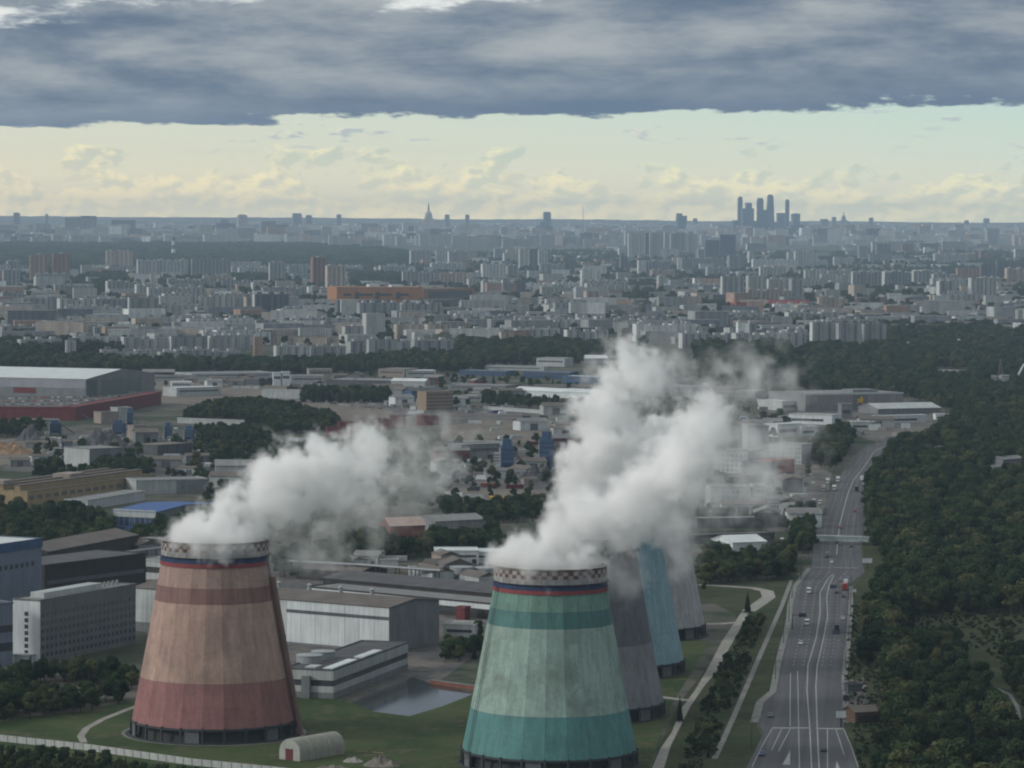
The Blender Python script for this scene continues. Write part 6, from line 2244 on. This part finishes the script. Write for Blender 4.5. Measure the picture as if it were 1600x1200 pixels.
def grid_in(poly, sp):
    gp = np.array([G(*q)[:2] for q in poly])
    x0, y0 = gp.min(0)
    x1, y1 = gp.max(0)
    xs, ys = np.arange(x0, x1, sp), np.arange(y0, y1, sp)
    X, Y = np.meshgrid(xs, ys)
    P = np.stack([X.ravel(), Y.ravel()], 1) + rng.uniform(-.42, .42, (X.size, 2)) * sp
    P3 = np.concatenate([P, np.zeros((len(P), 1))], 1)
    return P3[inside(P3[:, :2], [tuple(q) for q in gp])]


cands = []
for wi, (where, poly, sp, hr, con) in enumerate(WOODS):
    P = grid_in(poly, sp)
    # gaps: drop trees where a slow pattern says clearing
    keep = np.array([mnoise.noise(Vector((q[0] / 38, q[1] / 38, wi * 3.3))) > -.42 for q in P]) if len(P) else np.zeros(0, bool)
    P = P[keep]
    for q in P:
        h = rng.uniform(*hr) * (1 + .25 * mnoise.noise(Vector((q[0] / 25, q[1] / 25, 9.1))))
        cands.append((q[0], q[1], h, 'conifer' if rng.random() < con else 'tree', where))
# single conifers in front of the office
for px, py in [(62, 1052), (84, 1054), (104, 1056), (128, 1052), (150, 1054), (170, 1058), (192, 1054), (182, 1050), (4, 1050), (12, 1056), (118, 1060), (1062, 1128), (1168, 958)]:
    q = G(px, py)
    cands.append((q.x, q.y, rng.uniform(8, 11), 'conifer', 'in front of the panel office' if px < 300 else 'beside the plant road'))
# trees standing alone
for px, py, h in [(1300, 668, 12), (1312, 690, 12), (1370, 668, 14), (1385, 672, 14), (1205, 738, 12), (1262, 745, 11), (1172, 812, 12), (700, 1012, 7), (545, 905, 8), (430, 1042, 6), (1100, 925, 5), (660, 862, 9)]:
    q = G(px, py)
    cands.append((q.x, q.y, h, 'tree', 'standing apart between the works and the highway'))
base = project(np.array([(c[0], c[1], 0.0) for c in cands]))
drop = np.zeros(len(cands), bool)
hpx = np.array([c[2] for c in cands]) / np.hypot([c[0] for c in cands], [c[1] for c in cands]) * F
for bx0, bx1, byb in SEEN:
    drop |= (base[:, 0] > bx0 - 3) & (base[:, 0] < bx1 + 3) & (base[:, 1] > byb - 8) & (base[:, 1] < byb + hpx * .55)
cands = [c for c, d_ in zip(cands, drop) if not d_]
C3 = np.array([(c[0], c[1], c[2] * .5) for c in cands])
pp = project(C3)
size = np.array([c[2] for c in cands]) / np.hypot(C3[:, 0], C3[:, 1])
vis = (pp[:, 0] > -5) & (pp[:, 0] < 1605) & (pp[:, 1] < 1205)
order = np.argsort(-(size * vis))
single = set(order[:300].tolist())
def tree_label(kind, where, q, h):
    sz = 'tall ' if h > 12.5 else ('small ' if h < 6 else '')
    if 'big wood' in where:
        where = ('by the highway edge of the right wood ' + ('below' if q[1] > 950 else 'above') + ' the lay-by' if q[0] < 1400 else 'round the curved path in the big right wood' if q[0] > 1545 and q[1] > 1060 else
                 ('in the lowest corner of the right wood near the huts' if q[0] < 1480 else 'in the lowest corner of the right wood by the straight path') if q[1] > 1110 else 'behind the service building in the right wood' if q[1] > 1030 and q[0] < 1470 else 'by the grassy clearing in the right wood' if q[1] > 960 else 'deep in the right wood ' + ('beyond the footbridge' if q[1] < 800 else 'by the footbridge' if q[1] < 860 else 'by the far stop line' if q[1] < 905 else 'above the grassy clearing') + (', outer side' if q[0] > 1510 else ''))
    return f'{sz}{LABT[kind]} {where}'


LABT = {'tree': 'leafy green tree', 'conifer': 'dark pointed conifer'}
crown_o = {'tree': [], 'conifer': []}
protos_t = {}
mass_pts = []
for i, (x, y, h, kind, where) in enumerate(cands):
    k = int(rng.integers(len(PROT[kind])))
    s = h / 12.4
    rot = float(rng.uniform(0, 6.28))
    wd = float(rng.uniform(.75, 1.35))
    if i in single:
        label = tree_label(kind, where, pp[i], h)
        key = (kind, k)
        if key not in protos_t:
            t = thing('conifer_tree' if kind == 'conifer' else 'leafy_tree', label, 'tree', (x, y, 0), rot, label.replace('tree', 'trees').replace('conifer ', 'conifers '))
            t.scale = (s * wd, s * wd, s)
            put('trunk', PROT[kind][k][0], t)
            put('crown', PROT[kind][k][1], t)
            protos_t[key] = t
        else:
            dup(protos_t[key], (x, y, 0), rot, (s * wd, s * wd, s), label, label.replace('tree', 'trees').replace('conifer ', 'conifers '))
    else:
        mass_pts.append((x, y, s * wd, s, rot, k + (7 if kind == 'conifer' else 0)))


def scatter(name, label, pts, leafy=True):
    """uncounted trees: whole trees set on points, shared meshes"""
    me = bpy.data.meshes.new(name)
    me.from_pydata([(p[0], p[1], terrain(p[1])) for p in pts], [], [])
    for nm, typ, vals in (('tree_scale', 'FLOAT_VECTOR', [c for p in pts for c in (p[2], p[2], p[3])]), ('tree_turn', 'FLOAT', [p[4] for p in pts]), ('tree_kind', 'INT', [p[5] for p in pts])):
        at = me.attributes.new(nm, typ, 'POINT')
        at.data.foreach_set('vector' if typ == 'FLOAT_VECTOR' else 'value', vals)
    o = put(name, me)
    tag(o, label, 'trees', None, 'stuff')
    ng = bpy.data.node_groups.new(name, 'GeometryNodeTree')
    ng.interface.new_socket('Geometry', in_out='INPUT', socket_type='NodeSocketGeometry')
    ng.interface.new_socket('Geometry', in_out='OUTPUT', socket_type='NodeSocketGeometry')
    N_ = ng.nodes
    gi, go = N_.new('NodeGroupInput'), N_.new('NodeGroupOutput')
    join = N_.new('GeometryNodeJoinGeometry')
    # joined in reverse so that the first kind ends up first
    insts = []
    for key in [('tree', k) for k in range(7)] + [('conifer', k) for k in range(2)]:
        root = protos_t[key]
        j2 = N_.new('GeometryNodeJoinGeometry')
        for c in root.children:
            oi = N_.new('GeometryNodeObjectInfo')
            oi.inputs['Object'].default_value = c
            oi.transform_space = 'ORIGINAL'
            ng.links.new(oi.outputs['Geometry'], j2.inputs[0])
        g2 = N_.new('GeometryNodeGeometryToInstance')
        ng.links.new(j2.outputs[0], g2.inputs[0])
        insts.append(g2)
    for g2 in reversed(insts):
        ng.links.new(g2.outputs[0], join.inputs[0])
    iop = N_.new('GeometryNodeInstanceOnPoints')
    iop.inputs['Pick Instance'].default_value = True

    def attr(nm, typ):
        a = N_.new('GeometryNodeInputNamedAttribute')
        a.data_type = typ
        a.inputs['Name'].default_value = nm
        return a.outputs['Attribute']
    ng.links.new(gi.outputs[0], iop.inputs['Points'])
    ng.links.new(join.outputs[0], iop.inputs['Instance'])
    ng.links.new(attr('tree_kind', 'INT'), iop.inputs['Instance Index'])
    ng.links.new(attr('tree_scale', 'FLOAT_VECTOR'), iop.inputs['Scale'])
    cx = N_.new('ShaderNodeCombineXYZ')
    ng.links.new(attr('tree_turn', 'FLOAT'), cx.inputs[2])
    ng.links.new(cx.outputs[0], iop.inputs['Rotation'])
    ng.links.new(iop.outputs[0], go.inputs[0])
    md = o.modifiers.new('scatter', 'NODES')
    md.node_group = ng
    return o


for key in [('tree', k) for k in range(7)] + [('conifer', k) for k in range(2)]:
    if key not in protos_t:      # make sure each kind stands somewhere in the wood
        q = G(1450 + 9 * key[1], 1100)
        t = thing('leafy_tree', 'leafy green tree in the big wood right of the highway', 'tree', q, 0, 'leafy green trees in the big wood right of the highway')
        put('trunk', PROT[key[0]][key[1]][0], t)
        put('crown', PROT[key[0]][key[1]][1], t)
        protos_t[key] = t
scatter('woods', 'mass of further trees in the woods, belts and yards', mass_pts)
cg = []
for poly, sp in CITYGREEN:
    for q in grid_in(poly, sp):
        s = rng.uniform(.85, 1.5) * (1.0 if sp < 60 else 1.25)
        cg.append((q[0], q[1], s * 1.3, s, rng.uniform(0, 6.28), int(rng.integers(7))))
scatter('city_trees', 'dark trees filling the gaps between the apartment blocks', cg)
fw = []
for q in grid_in(FARWOOD, 52):
    s = rng.uniform(1.5, 2.1)
    fw.append((q[0], q[1], s * 3.2, s, rng.uniform(0, 6.28), int(rng.integers(7))))
scatter('far_woods', 'dark blue-green wood stretching across the far west', fw)

# low bushes along path and road edges, and weeds in the rough grass
def weeds():
    mb = MB()
    rr = random.Random(9)
    for poly, sp, sz in (([(1160, 985), (1195, 970), (1150, 1060), (1120, 1130), (1090, 1215), (1060, 1215), (1110, 1085)], 4.5, .45), ([(1330, 940), (1400, 990), (1400, 1200), (1345, 1215), (1320, 1060)], 4.5, .55), ([(-20, 1170), (200, 1190), (400, 1210), (-20, 1240)], 4, .5), ([(1400, 962), (1640, 962), (1640, 1030), (1560, 1030), (1510, 1010), (1400, 1010)], 6.0, .7)):
        for q in grid_in(poly, sp):
            leaf_clumps(mb, Vector((q[0], q[1], .35)), Vector((1.1, 1.1, .55)) * rr.uniform(.5, 1.5), 10, sz, rr)
    o = mb.build('weeds', M_BUSH)
    tag(o, 'low bushes and tall weeds in the rough grass', 'weeds', None, 'stuff')


weeds()

# ------------------------------------------------------------------ steam
def steam_material(dens):
    m, g = new_mat('steam')
    pv = g.n('ShaderNodeVolumePrincipled')
    pv.inputs['Color'].default_value = (0.99, 0.99, 0.99, 1)
    pv.inputs['Density'].default_value = dens
    pv.inputs['Anisotropy'].default_value = 0.0
    pv.inputs['Density Attribute'].default_value = 'density'
    o = g.n('ShaderNodeOutputMaterial')
    g.t.links.new(pv.outputs[0], o.inputs['Volume'])
    return m


M_STEAM = steam_material(1.0)
CLASSES = [3.5, 6.0, 9.5, 14.0, 19.0]


def steam_plume(label, tower, core, wisp, seed, drift=0.25, vox=1.05, far=0.0):
    """plume of puffs given by photograph position and radius at the tower's distance"""
    rr = random.Random(seed)
    T = TOWERS[tower][0]
    D = dist(T) + far
    k = math.hypot(D, CAMZ) / F
    if far:
        vox *= 2.5

    def puffs(chain, dense):
        out = []
        for j, e in enumerate(chain):
            px, py, r = e[:3]
            dz = e[3] if len(e) > 3 else 0
            d = ray(px, py)
            hd = D + dz + drift * max(0, px - chain[0][0] - 100) * k * .8
            s = hd / math.hypot(d.x, d.y)
            c = Vector((d.x * s, d.y * s, CAMZ + d.z * s))
            R0 = r * k
            out.append((c, R0 * .8))
            for _ in range(9 if dense else 6):
                v = Vector((rr.gauss(0, 1), rr.gauss(0, 1), rr.gauss(0, 1))).normalized()
                out.append((c + v * R0 * rr.uniform(.55, .95), R0 * rr.uniform(.25, .5)))
        return out
    pc, pw = puffs(core, True), puffs(wisp, False)
    allp = pc + pw
    mn = Vector((min(c.x - r for c, r in allp), min(c.y - r for c, r in allp), min(c.z - r for c, r in allp))) - Vector((9, 9, 6))
    mx = Vector((max(c.x + r for c, r in allp), max(c.y + r for c, r in allp), max(c.z + r for c, r in allp))) + Vector((9, 9, 6))
    org = Vector((T.x, T.y, 65))
    me = bpy.data.meshes.new('steam_plume')
    me.from_pydata([c - org for c, r in allp], [], [])
    cls = [min(range(5), key=lambda q: abs(CLASSES[q] - r)) + (10 if i >= len(pc) else 0) for i, (c, r) in enumerate(allp)]
    at = me.attributes.new('puff', 'INT', 'POINT')
    at.data.foreach_set('value', cls)
    me.materials.append(M_STEAM)
    o = put('steam_plume', me, None, org)
    tag(o, label, 'steam plume', 'steam plumes from the cooling towers', 'stuff')
    ng = bpy.data.node_groups.new('steam', 'GeometryNodeTree')
    ng.interface.new_socket('Geometry', in_out='INPUT', socket_type='NodeSocketGeometry')
    ng.interface.new_socket('Geometry', in_out='OUTPUT', socket_type='NodeSocketGeometry')
    N_, Lk = ng.nodes, ng.links
    gi, go = N_.new('NodeGroupInput'), N_.new('NodeGroupOutput')
    pos = N_.new('GeometryNodeInputPosition').outputs[0]

    def math_(op, a, b=None, clamp=False):
        nd = N_.new('ShaderNodeMath')
        nd.operation = op
        nd.use_clamp = clamp
        for i, v in enumerate((a, b)):
            if v is None:
                continue
            if isinstance(v, bpy.types.NodeSocket):
                Lk.new(v, nd.inputs[i])
            else:
                nd.inputs[i].default_value = v
        return nd.outputs[0]

    def sdf(base):
        res = None
        for q in range(5):
            if base + q not in cls:
                continue
            na = N_.new('GeometryNodeInputNamedAttribute')
            na.data_type = 'INT'
            na.inputs['Name'].default_value = 'puff'
            cmp_ = N_.new('FunctionNodeCompare')
            cmp_.data_type = 'INT'
            cmp_.operation = 'EQUAL'
            Lk.new(na.outputs['Attribute'], cmp_.inputs[2])
            cmp_.inputs[3].default_value = base + q
            sp = N_.new('GeometryNodeSeparateGeometry')
            sp.domain = 'POINT'
            Lk.new(gi.outputs[0], sp.inputs[0])
            Lk.new(cmp_.outputs[0], sp.inputs[1])
            pr = N_.new('GeometryNodeProximity')
            pr.target_element = 'POINTS'
            Lk.new(sp.outputs[0], pr.inputs[0])
            for i_ in pr.inputs:
                if 'Position' in i_.name:
                    Lk.new(pos, i_)
            d = math_('SUBTRACT', pr.outputs['Distance'], CLASSES[q])
            res = d if res is None else math_('SMOOTH_MIN', res, d)
            if res is not d:
                res.node.inputs[2].default_value = 1.5
        return res

    def nz(scale, detail, off):
        va = N_.new('ShaderNodeVectorMath')
        va.operation = 'ADD'
        Lk.new(pos, va.inputs[0])
        va.inputs[1].default_value = (off + seed * 13.7, off * 2, off)
        nn = N_.new('ShaderNodeTexNoise')
        Lk.new(va.outputs[0], nn.inputs['Vector'])
        nn.inputs['Scale'].default_value = scale
        nn.inputs['Detail'].default_value = detail
        nn.inputs['Roughness'].default_value = .64
        return nn.outputs[0]
    n1 = math_('SUBTRACT', nz(.12, 6, 0), .5)
    n2 = math_('SUBTRACT', nz(.055, 3, 50), .5)
    n3 = math_('SUBTRACT', nz(.33, 4, 90), .5)
    dens = None
    s1 = sdf(0)
    if s1 is None:
        s1 = math_('ADD', 1000.0, 0.0)
    e = math_('SUBTRACT', math_('ADD', math_('ADD', math_('MULTIPLY', n1, 26.0), math_('MULTIPLY', n3, 13.0)), math_('MULTIPLY', n2, 10.0)), math_('ADD', s1, -0.9))
    dens = math_('MULTIPLY', math_('MULTIPLY', e, .25, True), .32)
    s2 = sdf(10)
    if s2 is not None:
        e2 = math_('SUBTRACT', math_('ADD', math_('ADD', math_('MULTIPLY', n1, 52.0), math_('MULTIPLY', n3, 16.0)), math_('MULTIPLY', n2, 22.0)), math_('ADD', s2, -2.0))
        d2 = math_('MULTIPLY', math_('MULTIPLY', e2, .08 if not far else .03, True), .075 if not far else .012)
        dens = math_('MAXIMUM', dens, d2)
    # nothing below the rim inside the tower footprint's outside
    vc = N_.new('GeometryNodeVolumeCube')
    Lk.new(dens, vc.inputs['Density'])
    vc.inputs['Min'].default_value = mn - org
    vc.inputs['Max'].default_value = mx - org
    ext = mx - mn
    for ax, a in zip('XYZ', ext):
        vc.inputs['Resolution ' + ax].default_value = max(8, int(a / vox))
    sm = N_.new('GeometryNodeSetMaterial')
    sm.inputs['Material'].default_value = M_STEAM
    Lk.new(vc.outputs[0], sm.inputs[0])
    Lk.new(sm.outputs[0], go.inputs[0])
    md = o.modifiers.new('steam', 'NODES')
    md.node_group = ng
    return o


RIMR = [(268, 850, 11, -3), (285, 848, 13, 8), (290, 853, 12, -12), (315, 850, 15, 14), (320, 855, 13, -16), (345, 853, 15, 14), (345, 857, 13, -16), (370, 853, 15, 10), (375, 858, 13, -13), (398, 855, 14, 4)]
RIMR = [(x, y - 7, r * .72, d) for x, y, r, d in RIMR]
steam_plume('dense white steam plume drifting off the red cooling tower', 'red',
            RIMR + [(285, 836, 15), (300, 828, 19), (325, 829, 20), (350, 831, 22), (378, 832, 22), (405, 833, 24), (318, 824, 24), (345, 812, 32), (372, 796, 38), (405, 780, 42), (436, 758, 46), (466, 742, 46), (440, 800, 40), (475, 790, 42),
            (498, 745, 44), (530, 728, 40), (558, 735, 38), (575, 708, 32), (490, 716, 30), (520, 770, 38), (560, 765, 34)],
            [(590, 725, 44), (620, 740, 46), (650, 730, 46), (680, 712, 34), (600, 780, 42), (560, 795, 42), (530, 825, 42), (500, 850, 36), (478, 868, 26), (450, 848, 34), (640, 775, 36), (620, 700, 34), (685, 745, 32), (470, 820, 40), (435, 862, 24), (660, 690, 26), (700, 690, 20), (575, 690, 26)], 1)
RIMG = [(x * 1.03 + 514, y + 29, r, d) for x, y, r, d in RIMR]
steam_plume('dense white steam plume sweeping off the mint green cooling tower', 'green',
            RIMG + [(808, 868, 14), (830, 860, 19), (862, 860, 20), (895, 860, 22), (925, 856, 25), (850, 850, 28), (880, 838, 38), (910, 825, 44), (942, 808, 48), (975, 792, 50), (1008, 775, 50), (1038, 748, 48), (1062, 718, 46), (1082, 692, 44), (1098, 668, 38), (985, 825, 34), (1030, 800, 36), (1075, 760, 36)],
            [(1120, 700, 40), (1150, 692, 34), (1180, 722, 34), (1110, 765, 34), (1210, 712, 30), (1238, 706, 22), (968, 880, 28), (975, 905, 20), (1160, 775, 30), (1060, 835, 30), (1195, 785, 26), (1105, 642, 28), (960, 850, 30), (1215, 760, 24)], 2)
steam_plume('tall white steam plume rising from the dark slate cooling tower', 'slate',
            [(868, 838, 14, 8), (885, 832, 18), (915, 828, 24), (945, 830, 22), (890, 805, 34), (908, 768, 42), (928, 730, 46), (944, 690, 46), (960, 650, 44), (970, 612, 40), (982, 580, 34), (990, 552, 22), (1015, 580, 26), (1000, 690, 46), (990, 740, 46), (1030, 600, 22)],
            [(978, 530, 18), (983, 512, 12), (1022, 560, 28), (1048, 572, 24), (1045, 610, 28), (912, 650, 22), (1070, 605, 22), (1010, 630, 30), (935, 590, 20)], 3)
steam_plume('white steam plume from the sky blue cooling tower', 'blue',
            [(960, 790, 26), (990, 770, 34), (1020, 740, 38), (1050, 700, 40), (1075, 668, 36), (1098, 650, 30), (1118, 660, 26)],
            [(1125, 650, 28), (1142, 680, 28), (1110, 600, 24), (1150, 600, 34), (1185, 585, 34), (1212, 590, 30), (1145, 570, 28), (1172, 612, 26), (1232, 598, 16), (1010, 850, 26), (1038, 832, 26), (1195, 565, 22)], 4)
steam_plume('thin steam wisps from the light grey cooling tower', 'grey',
            [(1000, 775, 20), (1025, 765, 28), (1055, 750, 28)],
            [(1085, 750, 34), (1120, 750, 32), (1155, 742, 34), (1120, 790, 28), (1040, 805, 30), (1190, 745, 26), (1175, 700, 26), (1215, 690, 22), (660, 520, 1)][:-1], 5)
steam_plume('faint drifting scrap of steam over the apartment rows', 'grey', [], [(640, 515, 22), (670, 520, 26), (700, 528, 18), (690, 560, 14)], 6, far=3200.0)

# ------------------------------------------------------------------ haze
def haze():
    m, g = new_mat('haze_air')
    pv = g.n('ShaderNodeVolumePrincipled')
    pv.inputs['Color'].default_value = (0.62, 0.80, 1.0, 1)
    pv.inputs['Density'].default_value = 2.9e-5
    pv.inputs['Anisotropy'].default_value = 0.0
    pv.inputs['Density Attribute'].default_value = ''
    o = g.n('ShaderNodeOutputMaterial')
    g.t.links.new(pv.outputs[0], o.inputs['Volume'])
    b = MB().box(-28500, 28500, -5500, 41000, -3, 385)
    ob = b.build('haze', m)
    tag(ob, 'thin blue haze filling the air over the city', None, None, 'stuff')


haze()
